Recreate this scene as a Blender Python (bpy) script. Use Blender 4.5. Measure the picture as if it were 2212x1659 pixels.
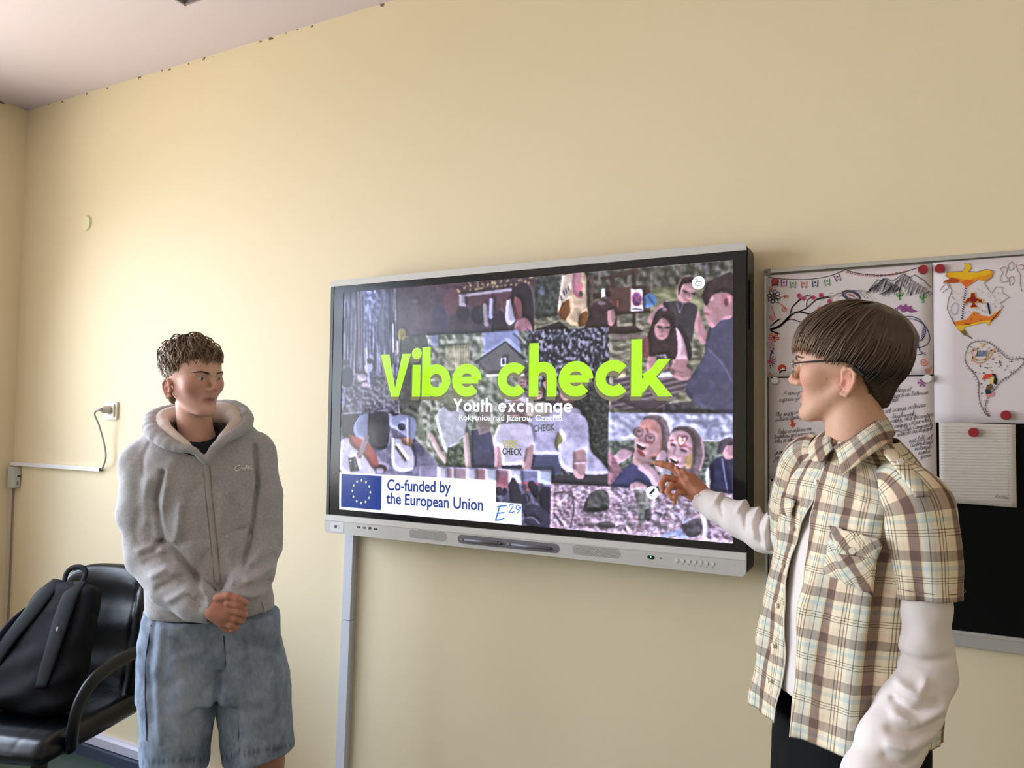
import bpy, bmesh, math, random
import numpy as np
from mathutils import Vector, Matrix, geometry as mgeo

# ---------------------------------------------------------------- scene, camera, light
SC = bpy.context.scene
for o in list(bpy.data.objects):
    bpy.data.objects.remove(o, do_unlink=True)
COL = SC.collection

PW, PH = 2212, 1659
YAW, PITCH, ROLL, FPX = -0.4915228, 0.0432960, 0.0128300, 1664.66
CAM = np.array([0.0, -2.33433, 1.60])
ROOM_L, ROOM_R, ROOM_B, ROOM_H = -4.195, 3.0, -6.6, 3.20


def cam_basis():
    f = np.array([math.sin(YAW) * math.cos(PITCH), math.cos(YAW) * math.cos(PITCH), math.sin(PITCH)])
    r = np.cross(f, [0, 0, 1.0]); r /= np.linalg.norm(r)
    u = np.cross(r, f)
    return r * math.cos(ROLL) + u * math.sin(ROLL), -r * math.sin(ROLL) + u * math.cos(ROLL), f


CR, CU, CF = cam_basis()
cam_data = bpy.data.cameras.new('camera')
cam_data.sensor_fit = 'HORIZONTAL'
cam_data.sensor_width = 36.0
cam_data.lens = FPX / PW * 36.0
cam_data.clip_start = 0.05
cam = bpy.data.objects.new('camera', cam_data)
COL.objects.link(cam)
M = Matrix.Identity(4)
for i in range(3):
    M[i][0], M[i][1], M[i][2], M[i][3] = CR[i], CU[i], -CF[i], CAM[i]
cam.matrix_world = M
SC.camera = cam

# daylight: plain bright sky outside the windows of the left wall
world = bpy.data.worlds.new('world'); SC.world = world
world.use_nodes = True
bg = world.node_tree.nodes['Background']
bg.inputs[0].default_value = (0.80, 0.90, 1.0, 1)
bg.inputs[1].default_value = 1.0

WINDOWS = [(-2.15, -0.50), (-4.05, -2.45), (-5.95, -4.35)]      # y ranges in the left wall
WIN_Z = (0.85, 2.85)
# what each window lets in: cool sky light falling downwards and warm light thrown up by the sunlit ground outside
for (ya, yb), k in zip(WINDOWS, (0.80, 0.94, 0.84)):
    for (nm, tilt, e, col, dx) in (('window_sky_light', math.radians(-32), 66.0, (0.80, 0.93, 1.16), 0.17), ('window_ground_light', math.radians(32), 52.0, (1.0, 0.93, 0.84), 0.19)):
        ld = bpy.data.lights.new(nm, 'AREA')
        ld.shape = 'RECTANGLE'; ld.size = (WIN_Z[1] - WIN_Z[0]) * .92; ld.size_y = yb - ya
        ld.energy = e * k; ld.color = col; ld.spread = math.radians(125)
        lo = bpy.data.objects.new(nm, ld); COL.objects.link(lo)
        lo.location = (ROOM_L - dx - .18, (ya + yb) / 2, sum(WIN_Z) / 2)
        lo.rotation_euler = (0, -math.pi / 2 - tilt, 0)

SC.view_settings.view_transform = 'Standard'
SC.view_settings.look = 'None'
SC.view_settings.gamma = 1.0
SC.view_settings.use_curve_mapping = False
SC.view_settings.exposure = 0.40
SC.cycles.use_denoising = True
SC.cycles.max_bounces = 5
SC.cycles.diffuse_bounces = 3
SC.cycles.glossy_bounces = 3
SC.cycles.transmission_bounces = 3
SC.cycles.transparent_max_bounces = 6
SC.cycles.use_adaptive_sampling = True
SC.cycles.adaptive_threshold = 0.05
SC.cycles.adaptive_min_samples = 12
SC.cycles.sample_clamp_indirect = 8.0

# ---------------------------------------------------------------- pixel helpers (photo 2212x1659)


def ray(x, y):
    return CF + CR * ((x - PW / 2) / FPX) - CU * ((y - PH / 2) / FPX)


def at_y(x, y, Y):
    d = ray(x, y); return CAM + d * ((Y - CAM[1]) / d[1])


def at_x(x, y, X):
    d = ray(x, y); return CAM + d * ((X - CAM[0]) / d[0])


def at_z(x, y, Z):
    d = ray(x, y); return CAM + d * ((Z - CAM[2]) / d[2])


def project(P):
    v = np.asarray(P, float) - CAM
    z = v @ CF
    return np.stack([PW / 2 + FPX * (v @ CR) / z, PH / 2 - FPX * (v @ CU) / z], -1)


# ---------------------------------------------------------------- colour / material helpers


def lin(c):
    c = np.asarray(c, float) / 255.0
    return np.where(c <= 0.04045, c / 12.92, ((c + 0.055) / 1.055) ** 2.4)


MATS = {}


def mat(name, rgb, rough=0.6, metal=0.0, bump=None, var=None, spec=0.5, coat=0.0, sheen=0.0, emit=None, subsurf=0.0, stretch=None):
    """Principled material; bump=(scale, strength[, distance]); var=(scale, amount) gives colour mottling."""
    if name in MATS: return MATS[name]
    m = bpy.data.materials.new(name); m.use_nodes = True
    nt = m.node_tree; b = nt.nodes['Principled BSDF']
    L = lin(rgb)
    b.inputs['Base Color'].default_value = (*L, 1)
    b.inputs['Roughness'].default_value = rough
    b.inputs['Metallic'].default_value = metal
    b.inputs['Specular IOR Level'].default_value = spec
    b.inputs['Coat Weight'].default_value = coat
    if sheen:
        b.inputs['Sheen Weight'].default_value = sheen
    if subsurf:
        b.inputs['Subsurface Weight'].default_value = subsurf
        b.inputs['Subsurface Radius'].default_value = (0.012, 0.005, 0.003)
        b.inputs['Subsurface Scale'].default_value = 0.6
    if emit:
        b.inputs['Emission Color'].default_value = (*lin(emit[0]), 1)
        b.inputs['Emission Strength'].default_value = emit[1]
    tc = nt.nodes.new('ShaderNodeTexCoord')
    vec = tc.outputs['Object']
    if stretch:
        mp = nt.nodes.new('ShaderNodeMapping'); mp.inputs['Scale'].default_value = stretch
        nt.links.new(vec, mp.inputs['Vector']); vec = mp.outputs['Vector']
    if var:
        n = nt.nodes.new('ShaderNodeTexNoise'); n.inputs['Scale'].default_value = var[0]; n.inputs['Detail'].default_value = 4
        nt.links.new(vec, n.inputs['Vector'])
        mr = nt.nodes.new('ShaderNodeMapRange')
        mr.inputs['From Min'].default_value = 0.3; mr.inputs['From Max'].default_value = 0.7
        mr.inputs['To Min'].default_value = 1 - var[1]; mr.inputs['To Max'].default_value = 1 + var[1]
        nt.links.new(n.outputs['Fac'], mr.inputs['Value'])
        mx = nt.nodes.new('ShaderNodeVectorMath'); mx.operation = 'SCALE'
        mx.inputs[0].default_value = tuple(L)
        nt.links.new(mr.outputs['Result'], mx.inputs['Scale'])
        nt.links.new(mx.outputs['Vector'], b.inputs['Base Color'])
    if bump:
        n = nt.nodes.new('ShaderNodeTexNoise'); n.inputs['Scale'].default_value = bump[0]; n.inputs['Detail'].default_value = 5
        nt.links.new(vec, n.inputs['Vector'])
        bp = nt.nodes.new('ShaderNodeBump'); bp.inputs['Strength'].default_value = bump[1]
        bp.inputs['Distance'].default_value = bump[2] if len(bump) > 2 else 0.002
        nt.links.new(n.outputs['Fac'], bp.inputs['Height'])
        nt.links.new(bp.outputs['Normal'], b.inputs['Normal'])
    MATS[name] = m
    return m


def attr_mat(name, attr='col', rough=0.8, emit=0.0, spec=0.3, bump=None):
    """Material whose colour comes from a colour attribute (flat print, screens, skin tones)."""
    if name in MATS: return MATS[name]
    m = bpy.data.materials.new(name); m.use_nodes = True
    nt = m.node_tree; b = nt.nodes['Principled BSDF']
    a = nt.nodes.new('ShaderNodeAttribute'); a.attribute_name = attr
    b.inputs['Roughness'].default_value = rough
    b.inputs['Specular IOR Level'].default_value = spec
    if emit:
        b.inputs['Base Color'].default_value = (0.004, 0.004, 0.005, 1)
        nt.links.new(a.outputs['Color'], b.inputs['Emission Color'])
        b.inputs['Emission Strength'].default_value = emit
        m.cycles.emission_sampling = 'NONE'
    else:
        nt.links.new(a.outputs['Color'], b.inputs['Base Color'])
    if bump:
        tc = nt.nodes.new('ShaderNodeTexCoord')
        n = nt.nodes.new('ShaderNodeTexNoise'); n.inputs['Scale'].default_value = bump[0]; n.inputs['Detail'].default_value = 4
        nt.links.new(tc.outputs['Object'], n.inputs['Vector'])
        bp = nt.nodes.new('ShaderNodeBump'); bp.inputs['Strength'].default_value = bump[1]; bp.inputs['Distance'].default_value = 0.001
        nt.links.new(n.outputs['Fac'], bp.inputs['Height'])
        nt.links.new(bp.outputs['Normal'], b.inputs['Normal'])
    MATS[name] = m
    return m


# ---------------------------------------------------------------- object helpers


def tag(o, label=None, cat=None, group=None, kind=None):
    if label: o['label'] = label
    if cat: o['category'] = cat
    if group: o['group'] = group
    if kind: o['kind'] = kind
    return o


def empty(name, loc=(0, 0, 0), rotz=0.0, label=None, cat=None, group=None):
    o = bpy.data.objects.new(name, None); COL.objects.link(o)
    o.empty_display_size = 0.1
    o.location = loc; o.rotation_euler = (0, 0, rotz)
    return tag(o, label, cat, group)


def link(name, me, m=None, parent=None, loc=None, rot=None):
    o = bpy.data.objects.new(name, me); COL.objects.link(o)
    if m is not None and not me.materials: me.materials.append(m)
    if parent is not None: o.parent = parent
    if loc is not None: o.location = loc
    if rot is not None: o.rotation_euler = rot
    return o


def smooth(me, on=True):
    me.polygons.foreach_set('use_smooth', [on] * len(me.polygons))


def mesh_np(name, V, F, m=None, parent=None, sm=True, loc=None, rot=None, cols=None, attrs=None):
    me = bpy.data.meshes.new(name)
    me.from_pydata([tuple(map(float, v)) for v in V] if not isinstance(V, np.ndarray) else V.tolist(), [], F.tolist() if isinstance(F, np.ndarray) else F)
    me.update()
    if sm: smooth(me)
    if cols is not None:
        ca = me.color_attributes.new('col', 'FLOAT_COLOR', 'POINT')
        c4 = np.ones((len(V), 4), np.float32); c4[:, :3] = cols
        ca.data.foreach_set('color', c4.ravel())
    for k, v in (attrs or {}).items():
        at = me.attributes.new(k, 'FLOAT', 'POINT'); at.data.foreach_set('value', np.asarray(v, np.float32).ravel())
    return link(name, me, m, parent, loc, rot)


def bm_obj(name, bm, m=None, parent=None, sm=False, loc=None, rot=None):
    me = bpy.data.meshes.new(name); bm.normal_update(); bm.to_mesh(me); bm.free()
    if sm: smooth(me)
    return link(name, me, m, parent, loc, rot)


def box_bm(lo, hi, bevel=0.0, seg=2, bm=None):
    bm2 = bmesh.new()
    r = bmesh.ops.create_cube(bm2, size=1.0)
    lo = np.array(lo, float); hi = np.array(hi, float)
    for v in bm2.verts:
        v.co = Vector(((lo + hi) / 2 + np.array(v.co) * (hi - lo)).tolist())
    if bevel > 0:
        bmesh.ops.bevel(bm2, geom=bm2.edges[:], offset=bevel, segments=seg, profile=0.5, affect='EDGES')
    if bm is None: return bm2
    me = bpy.data.meshes.new('tmp'); bm2.to_mesh(me); bm2.free(); bm.from_mesh(me); bpy.data.meshes.remove(me)
    return bm


def box(name, lo, hi, m, parent=None, bevel=0.0, sm=False):
    return bm_obj(name, box_bm(lo, hi, bevel), m, parent, sm=sm)


def cyl_bm(p, q, r, seg=20, r2=None, bm=None):
    """cylinder / cone between two points"""
    bm = bm or bmesh.new()
    p = Vector(p); q = Vector(q); d = q - p
    mt = Matrix.Translation((p + q) / 2) @ d.to_track_quat('Z', 'Y').to_matrix().to_4x4()
    bmesh.ops.create_cone(bm, cap_ends=True, segments=seg, radius1=r, radius2=r if r2 is None else r2, depth=d.length, matrix=mt)
    return bm


def catmull(P, n):
    P = np.asarray(P, float); k = len(P)
    Q = np.vstack([2 * P[0] - P[1], P, 2 * P[-1] - P[-2]])
    t = np.linspace(0, k - 1, n); i = np.minimum(t.astype(int), k - 2); f = (t - i)[:, None]
    a, b, c, d = Q[i], Q[i + 1], Q[i + 2], Q[i + 3]
    return 0.5 * (2 * b + (c - a) * f + (2 * a - 5 * b + 4 * c - d) * f ** 2 + (3 * b - a - 3 * c + d) * f ** 3)


def tube_mesh(path, rad, seg=10, closed=False, caps=True, flat=1.0, up=(0, 0, 1)):
    """sweep a circle (or ellipse, flat<1) along a path of points; returns V,F"""
    P = np.asarray(path, float); n = len(P)
    rad = np.broadcast_to(np.asarray(rad, float), (n,))
    if closed: T = np.roll(P, -1, 0) - np.roll(P, 1, 0)
    else: T = np.gradient(P, axis=0)
    T /= np.linalg.norm(T, axis=1)[:, None] + 1e-12
    N = np.zeros_like(P); ref = np.array(up, float)
    if abs(T[0] @ ref) > 0.95: ref = np.array([1.0, 0, 0])
    prev = ref - T[0] * (ref @ T[0]); prev /= np.linalg.norm(prev)
    for i in range(n):
        prev = prev - T[i] * (prev @ T[i]); prev /= np.linalg.norm(prev) + 1e-12; N[i] = prev
    B = np.cross(T, N)
    a = np.arange(seg) * 2 * math.pi / seg
    V = (P[:, None] + rad[:, None, None] * (N[:, None] * np.cos(a)[None, :, None] * flat + B[:, None] * np.sin(a)[None, :, None])).reshape(-1, 3)
    F = []
    for i in range(n if closed else n - 1):
        j = (i + 1) % n
        for k in range(seg):
            l = (k + 1) % seg
            F.append((i * seg + k, i * seg + l, j * seg + l, j * seg + k))
    if caps and not closed:
        F.append(tuple(range(seg))[::-1]); F.append(tuple((n - 1) * seg + k for k in range(seg)))
    return V, F


def tube(name, path, rad, m, parent=None, seg=10, closed=False, flat=1.0, n=None, up=(0, 0, 1)):
    if n: path = catmull(path, n); rad = np.interp(np.linspace(0, 1, n), np.linspace(0, 1, len(np.atleast_1d(rad))), np.atleast_1d(rad))
    V, F = tube_mesh(path, rad, seg, closed, True, flat, up)
    return mesh_np(name, V, F, m, parent)


def merge(*VF):
    Vs, Fs, o = [], [], 0
    for V, F in VF:
        Vs.append(np.asarray(V)); Fs += [tuple(int(i) + o for i in f) for f in F]; o += len(V)
    return np.vstack(Vs), Fs


def round_poly(w0, z0, w1, z1, r, n=6, corners=(1, 1, 1, 1)):
    """rounded rectangle outline (x, z), order BL BR TR TL"""
    pts = []
    for (cx, cz, a0, on) in ((w0 + r, z0 + r, math.pi, corners[0]), (w1 - r, z0 + r, 1.5 * math.pi, corners[1]),
                             (w1 - r, z1 - r, 0, corners[2]), (w0 + r, z1 - r, 0.5 * math.pi, corners[3])):
        if on:
            for k in range(n + 1):
                a = a0 + k / n * math.pi / 2
                pts.append((cx + r * math.cos(a), cz + r * math.sin(a)))
        else:
            q = a0 + math.pi / 4
            pts.append((cx + r * (1 if math.cos(q) > 0 else -1), cz + r * (1 if math.sin(q) > 0 else -1)))
    return pts


def prism(name, pts, y0, y1, m, parent=None, sm=False):
    """extrude an (x,z) outline from y0 (front, nearer the room) to y1"""
    n = len(pts)
    V = [(x, y0, z) for x, z in pts] + [(x, y1, z) for x, z in pts]
    F = [tuple(range(n)), tuple(range(2 * n - 1, n - 1, -1))]
    for i in range(n):
        j = (i + 1) % n
        F.append((j, i, i + n, j + n))
    o = mesh_np(name, np.array(V, float), F, m, parent, sm=False)
    return o


def fill2d(pts):
    """triangulate a simple polygon (list of 2d points)"""
    tri = mgeo.tessellate_polygon([[Vector((p[0], p[1], 0)) for p in pts]])
    return [tuple(t) for t in tri]


def text_mesh(s, size, bold=0.0, shear=0.0, align='LEFT', space=1.0):
    """flat text as (V2, F) in its own 2d plane, baseline at 0"""
    cu = bpy.data.curves.new('t', 'FONT'); cu.body = s; cu.size = size; cu.offset = bold; cu.shear = shear
    cu.align_x = align; cu.space_character = space; cu.resolution_u = 4
    ob = bpy.data.objects.new('t', cu); COL.objects.link(ob)
    dg = bpy.context.evaluated_depsgraph_get()
    ev = ob.evaluated_get(dg); me = ev.to_mesh()
    V = np.array([tuple(v.co)[:2] for v in me.vertices]).reshape(-1, 2); F = [tuple(p.vertices) for p in me.polygons]
    ev.to_mesh_clear()
    bpy.data.objects.remove(ob); bpy.data.curves.remove(cu)
    return V, F


# value noise (numpy)
_rng = np.random.RandomState(7)
_LAT = _rng.rand(64, 64, 64).astype(np.float32)


def vnoise(x, y, z=0.0):
    x, y, z = np.broadcast_arrays(x, y, z)
    xi = np.floor(x).astype(int); yi = np.floor(y).astype(int); zi = np.floor(z).astype(int)
    fx = x - xi; fy = y - yi; fz = z - zi
    fx = fx * fx * (3 - 2 * fx); fy = fy * fy * (3 - 2 * fy); fz = fz * fz * (3 - 2 * fz)
    g = lambda a, b, c: _LAT[(xi + a) % 64, (yi + b) % 64, (zi + c) % 64]
    l = lambda p, q, t: p + (q - p) * t
    return l(l(l(g(0, 0, 0), g(1, 0, 0), fx), l(g(0, 1, 0), g(1, 1, 0), fx), fy),
             l(l(g(0, 0, 1), g(1, 0, 1), fx), l(g(0, 1, 1), g(1, 1, 1), fx), fy), fz)


def fbm(x, y, z=0.0, o=4):
    s = 0.0; a = 0.5; t = 0.0
    for i in range(o):
        s = s + a * vnoise(x * 2 ** i + 13.1 * i, y * 2 ** i + 7.7 * i, z * 2 ** i + 3.3 * i); t += a; a *= 0.5
    return s / t


# roots whose children are given in world coordinates
def wempty(name, loc, label=None, cat=None, group=None):
    o = empty(name, loc, 0, label, cat, group); o['_w'] = 1
    return o


_link0 = link


def link(name, me, m=None, parent=None, loc=None, rot=None):
    o = _link0(name, me, m, parent, loc, rot)
    p = parent
    while p is not None:
        if '_w' in p.keys():
            if p is parent: o.matrix_parent_inverse = Matrix.Translation(-p.location)
            break
        p = p.parent
    return o


def grid_mesh(name, P, cols, m, parent):
    """P (h,w,3) points -> quad grid with a colour attribute, built fast"""
    h, w = P.shape[:2]
    idx = np.arange(h * w).reshape(h, w)
    q = np.stack([idx[:-1, :-1], idx[:-1, 1:], idx[1:, 1:], idx[1:, :-1]], -1).reshape(-1, 4)
    me = bpy.data.meshes.new(name)
    me.vertices.add(h * w); me.vertices.foreach_set('co', P.reshape(-1).astype(np.float32))
    me.loops.add(q.size); me.loops.foreach_set('vertex_index', q.reshape(-1).astype(np.int32))
    me.polygons.add(len(q)); me.polygons.foreach_set('loop_start', np.arange(0, q.size, 4, dtype=np.int32))
    me.update(calc_edges=True)
    ca = me.color_attributes.new('col', 'FLOAT_COLOR', 'POINT')
    c4 = np.ones((h * w, 4), np.float32); c4[:, :3] = cols.reshape(-1, 3)
    ca.data.foreach_set('color', c4.ravel())
    return link(name, me, m, parent)
# ================================================================ THE ROOM
def wall_paint(name, rgb, chips=True):
    m = bpy.data.materials.new(name); m.use_nodes = True
    nt = m.node_tree; b = nt.nodes['Principled BSDF']; N = nt.nodes.new; K = nt.links.new
    b.inputs['Roughness'].default_value = 0.55; b.inputs['Specular IOR Level'].default_value = 0.3
    geo = N('ShaderNodeNewGeometry')
    rgbn = N('ShaderNodeRGB'); rgbn.outputs[0].default_value = (*lin(rgb), 1)
    out = rgbn.outputs[0]
    if chips:      # chipped plaster right under the ceiling
        sx = N('ShaderNodeSeparateXYZ'); K(geo.outputs['Position'], sx.inputs[0])
        gz = N('ShaderNodeMath'); gz.operation = 'GREATER_THAN'; gz.inputs[1].default_value = ROOM_H - 0.012
        K(sx.outputs['Z'], gz.inputs[0])
        n2 = N('ShaderNodeTexNoise'); n2.inputs['Scale'].default_value = 22; n2.inputs['Detail'].default_value = 1
        K(geo.outputs['Position'], n2.inputs['Vector'])
        g2 = N('ShaderNodeMath'); g2.operation = 'GREATER_THAN'; g2.inputs[1].default_value = 0.62
        K(n2.outputs['Fac'], g2.inputs[0])
        ml = N('ShaderNodeMath'); ml.operation = 'MULTIPLY'; K(gz.outputs[0], ml.inputs[0]); K(g2.outputs[0], ml.inputs[1])
        mx = N('ShaderNodeMix'); mx.data_type = 'RGBA'
        mx.inputs['B'].default_value = (*lin((128, 112, 92)), 1)
        K(ml.outputs[0], mx.inputs['Factor']); K(out, mx.inputs['A']); out = mx.outputs['Result']
    K(out, b.inputs['Base Color'])
    n3 = N('ShaderNodeTexNoise'); n3.inputs['Scale'].default_value = 45; n3.inputs['Detail'].default_value = 1.5
    K(geo.outputs['Position'], n3.inputs['Vector'])
    bp = N('ShaderNodeBump'); bp.inputs['Strength'].default_value = 0.10; bp.inputs['Distance'].default_value = 0.004
    K(n3.outputs['Fac'], bp.inputs['Height']); K(bp.outputs['Normal'], b.inputs['Normal'])
    MATS[name] = m
    return m


M_WALL = wall_paint('cream_wall_paint', (238, 222, 188))
M_CEIL = mat('ceiling_paint', (218, 204, 210), 0.75)
M_FLOOR = mat('green_linoleum', (58, 76, 70), 0.45, var=(14, 0.12), bump=(120, 0.05))
M_WHITE = mat('white_plastic', (226, 224, 226), 0.4)
M_FRAME = mat('window_frame_white', (225, 226, 228), 0.4)

T = 0.2
struct = lambda o: tag(o, kind='structure')
struct(box('floor', (ROOM_L - T, ROOM_B - T, -0.1), (ROOM_R + T, T, 0), M_FLOOR))
struct(box('ceiling', (ROOM_L - T, ROOM_B - T, ROOM_H), (ROOM_R + T, T, ROOM_H + 0.1), M_CEIL))
struct(box('wall_back', (ROOM_L - T, 0, 0), (ROOM_R + T, T, ROOM_H), M_WALL))
struct(box('wall_right', (ROOM_R, ROOM_B, 0), (ROOM_R + T, 0, ROOM_H), M_WALL))
struct(box('wall_rear', (ROOM_L - T, ROOM_B - T, 0), (ROOM_R + T, ROOM_B, ROOM_H), M_WALL))
# left wall with window openings
bm = bmesh.new()
ys = [0.0]
for (ya, yb) in WINDOWS: ys += [yb, ya]
ys.append(ROOM_B)
for k in range(0, len(ys), 2):
    box_bm((ROOM_L - T, ys[k + 1], 0), (ROOM_L, ys[k], ROOM_H), bm=bm)
for (ya, yb) in WINDOWS:
    box_bm((ROOM_L - T, ya, 0), (ROOM_L, yb, WIN_Z[0]), bm=bm)
    box_bm((ROOM_L - T, ya, WIN_Z[1]), (ROOM_L, yb, ROOM_H), bm=bm)
struct(bm_obj('wall_left', bm, M_WALL))

gm = bpy.data.materials.new('window_glass'); gm.use_nodes = True
nt = gm.node_tree; nt.nodes.remove(nt.nodes['Principled BSDF'])
tr = nt.nodes.new('ShaderNodeBsdfTransparent'); gl = nt.nodes.new('ShaderNodeBsdfGlossy'); gl.inputs['Roughness'].default_value = 0.02
tr.inputs[0].default_value = (0.95, 0.97, 0.96, 1)
fr = nt.nodes.new('ShaderNodeFresnel'); fr.inputs[0].default_value = 1.45
ms = nt.nodes.new('ShaderNodeMixShader')
nt.links.new(fr.outputs[0], ms.inputs[0]); nt.links.new(tr.outputs[0], ms.inputs[1]); nt.links.new(gl.outputs[0], ms.inputs[2])
nt.links.new(ms.outputs[0], nt.nodes['Material Output'].inputs[0])
for k, (ya, yb) in enumerate(WINDOWS):
    w = struct(empty('window_%d' % (k + 1), (ROOM_L - 0.10, (ya + yb) / 2, WIN_Z[0])))
    hw, hh = (yb - ya) / 2, WIN_Z[1] - WIN_Z[0]
    bm = bmesh.new()
    for (a, b_, c, d) in ((-hw, -hw + .06, 0, hh), (hw - .06, hw, 0, hh), (-hw, hw, 0, .06), (-hw, hw, hh - .06, hh), (-.04, .04, 0, hh), (-hw, hw, hh * .72 - .03, hh * .72 + .03)):
        box_bm((-.03, a, c), (.03, b_, d), bm=bm)
    bm_obj('window_frame', bm, M_FRAME, w)
    box('window_sill', (-.02, -hw - .05, -.05), (.18, hw + .05, -.01), M_FRAME, w)
    for (a, b_) in ((-hw + .06, -.04), (.04, hw - .06)):
        for (c, d) in ((.06, hh * .72 - .03), (hh * .72 + .03, hh - .06)):
            mesh_np('pane', np.array([(0, a, c), (0, b_, c), (0, b_, d), (0, a, d)], float), [(0, 1, 2, 3)], gm, w, sm=False)

# skirting: pale strip above a slate-blue board
M_SK_PALE = mat('skirting_pale', (205, 203, 222), 0.35)
M_SK_DARK = mat('skirting_slate', (62, 70, 92), 0.4, var=(20, 0.05))


def skirting(name, pa, pb, nrm):
    root = struct(empty(name))
    pa = np.array(pa, float); pb = np.array(pb, float); nrm = np.array(nrm, float)

    def strip(nm, prof, m):
        V = []
        for p in (pa, pb):
            for (o, z) in prof: V.append((p[0] + nrm[0] * o, p[1] + nrm[1] * o, z))
        n = len(prof); F = [tuple(range(n)), tuple(range(2 * n - 1, n - 1, -1))]
        F += [(i, (i + 1) % n, (i + 1) % n + n, i + n) for i in range(n)]
        ob = mesh_np(nm, np.array(V), F, m, root, sm=False)
        bmx = bmesh.new(); bmx.from_mesh(ob.data); bmesh.ops.recalc_face_normals(bmx, faces=bmx.faces[:]); bmx.to_mesh(ob.data); bmx.free()
    strip('pale_strip', [(0, .058), (.030, .058), (.030, .095), (.020, .104), (0, .104)], M_SK_PALE)
    strip('slate_board', [(0, 0), (.040, 0), (.040, .048), (.036, .054), (0, .054)], M_SK_DARK)


skirting('baseboard_back', (ROOM_L, 0), (ROOM_R, 0), (0, -1))
skirting('baseboard_left', (ROOM_L, -0.041), (ROOM_L, ROOM_B), (1, 0))

# ---------------------------------------------------------------- outside: lawn and trees seen only as reflections
struct(box('ground_outside', (-60, -60, -3.2), (ROOM_L - 1.5, 40, -3.0), mat('lawn', (132, 150, 92), 0.9, var=(0.8, 0.2))))

# ---------------------------------------------------------------- things fixed to the wall near the corner
M_BOX = mat('breaker_box_plastic', (196, 199, 192), 0.4)
M_DARK = mat('dark_plastic', (50, 52, 52), 0.4)
# breaker box in the corner, its switch on the side that faces the room
bxx = at_y(45, 1030, 0)[0]
bx = empty('breaker_box', (bxx, 0, 1.205), 0, 'small grey breaker box with a dark switch in the wall corner', 'breaker box')
box('housing', (-.056, -.036, 0), (0, -.001, .107), M_BOX, bx, bevel=.003)
box('cover', (.0004, -.033, .006), (.003, -.003, .100), mat('breaker_cover', (205, 207, 200), .4), bx, bevel=.0006)
box('module', (.0032, -.026, .040), (.006, -.006, .082), mat('breaker_module', (214, 215, 208), .4), bx, bevel=.0006)
box('switch_lever', (.0062, -.021, .056), (.016, -.010, .064), M_DARK, bx, bevel=.001)
box('label_plate', (.0032, -.022, .014), (.004, -.012, .032), mat('grey_label', (150, 152, 146), .5), bx)
# vertical duct under the box
dxx = at_y(31, 1080, 0)[0]
cd = empty('cable_duct', (dxx, 0, 0.105), 0, 'narrow beige cable duct running down the corner below the breaker box', 'cable duct')
box('duct', (-.030, -.020, 0), (0, -.001, 1.098), mat('beige_duct', (212, 200, 180), .45), cd, bevel=.002)
box('groove', (.0002, -.012, 0), (.001, -.005, 1.098), mat('duct_shadow_brown', (150, 136, 120), .5), cd)  # groove's shade put on as a thin brown strip, nothing is cut
# horizontal white conduit
pA = at_y(24, 1003, -.012); pB = at_y(217, 1012, -.012)
zc = 1.327
hd = empty('cable_duct', (pA[0], 0, zc), 0, 'thin white cable duct running level from the corner to under the socket', 'cable duct')
Lh = pB[0] - (ROOM_L + .002)
box('duct', (pA[0] * 0 + ROOM_L + .004 - pA[0], -.020, -.010), (pB[0] - pA[0], -.001, .010), mat('duct_white', (238, 236, 240), .35), hd, bevel=.002)
box('open_end', (pB[0] - pA[0] + .0002, -.017, -.007), (pB[0] - pA[0] + .001, -.003, .007), M_DARK, hd)

so = empty('wall_socket', (-3.402, 0, 1.608), 0, 'cream power socket on the wall above the white cable duct', 'socket')
M_CREAM = mat('socket_cream', (232, 226, 208), 0.35)
prism('plate', round_poly(-.047, -.042, .047, .042, .008), -.010, -.0005, M_CREAM, so)
prism('raised_frame', round_poly(-.034, -.031, .034, .031, .006), -.016, -.0102, M_CREAM, so)
bm_obj('recess', cyl_bm((0, -.0163, 0), (0, -.0175, 0), .021, 24), mat('socket_recess', (206, 200, 184), .4), so)

pl = empty('power_plug', (-3.402, -.018, 1.612), 0, 'grey power plug with a thin cord hanging from the wall socket', 'plug')
M_PLUG = mat('plug_grey', (196, 192, 184), .4)
bm_obj('plug_body', cyl_bm((0, -.001, 0), (0, -.026, 0), .0195, 24, .018), M_PLUG, pl, sm=False)
bm_obj('plug_shoulder', cyl_bm((0, -.0262, 0), (0, -.034, 0), .018, 24, .012), M_PLUG, pl, sm=False)
bm_obj('plug_neck', cyl_bm((0, -.0342, 0), (-.012, -.050, -.004), .009, 14, .006), M_PLUG, pl, sm=True)
e = np.array([pB[0] + .004, -.010, zc]) - np.array([-3.402, -.018, 1.612])
cord = catmull([(-.012, -.050, -.004), (-.026, -.052, -.022), (-.020, -.030, -.08), (-.004, -.014, -.16), (.006, -.010, -.22), (-.008, -.010, -.262), tuple(e)], 60)
tube('cord', cord, .0042, mat('cord_grey', (170, 165, 160), .5), pl, seg=8)

rd = tag(bm_obj('blank_cover', cyl_bm((0, -.0005, 0), (0, -.010, 0), .040, 40, .037), mat('cover_cream', (236, 226, 190), .5), None), 'round blank cream cover plate high on the wall near the corner', 'cover plate')
rd.location = (-3.652, 0, 2.532)

# cable channel below the display, leaning slightly
ch = empty('cable_channel', (-1.935, 0, 0.105), 0, 'tall white cable channel on the wall below the display', 'cable duct')
M_CH = mat('channel_white', (214, 217, 226), .35)


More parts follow.
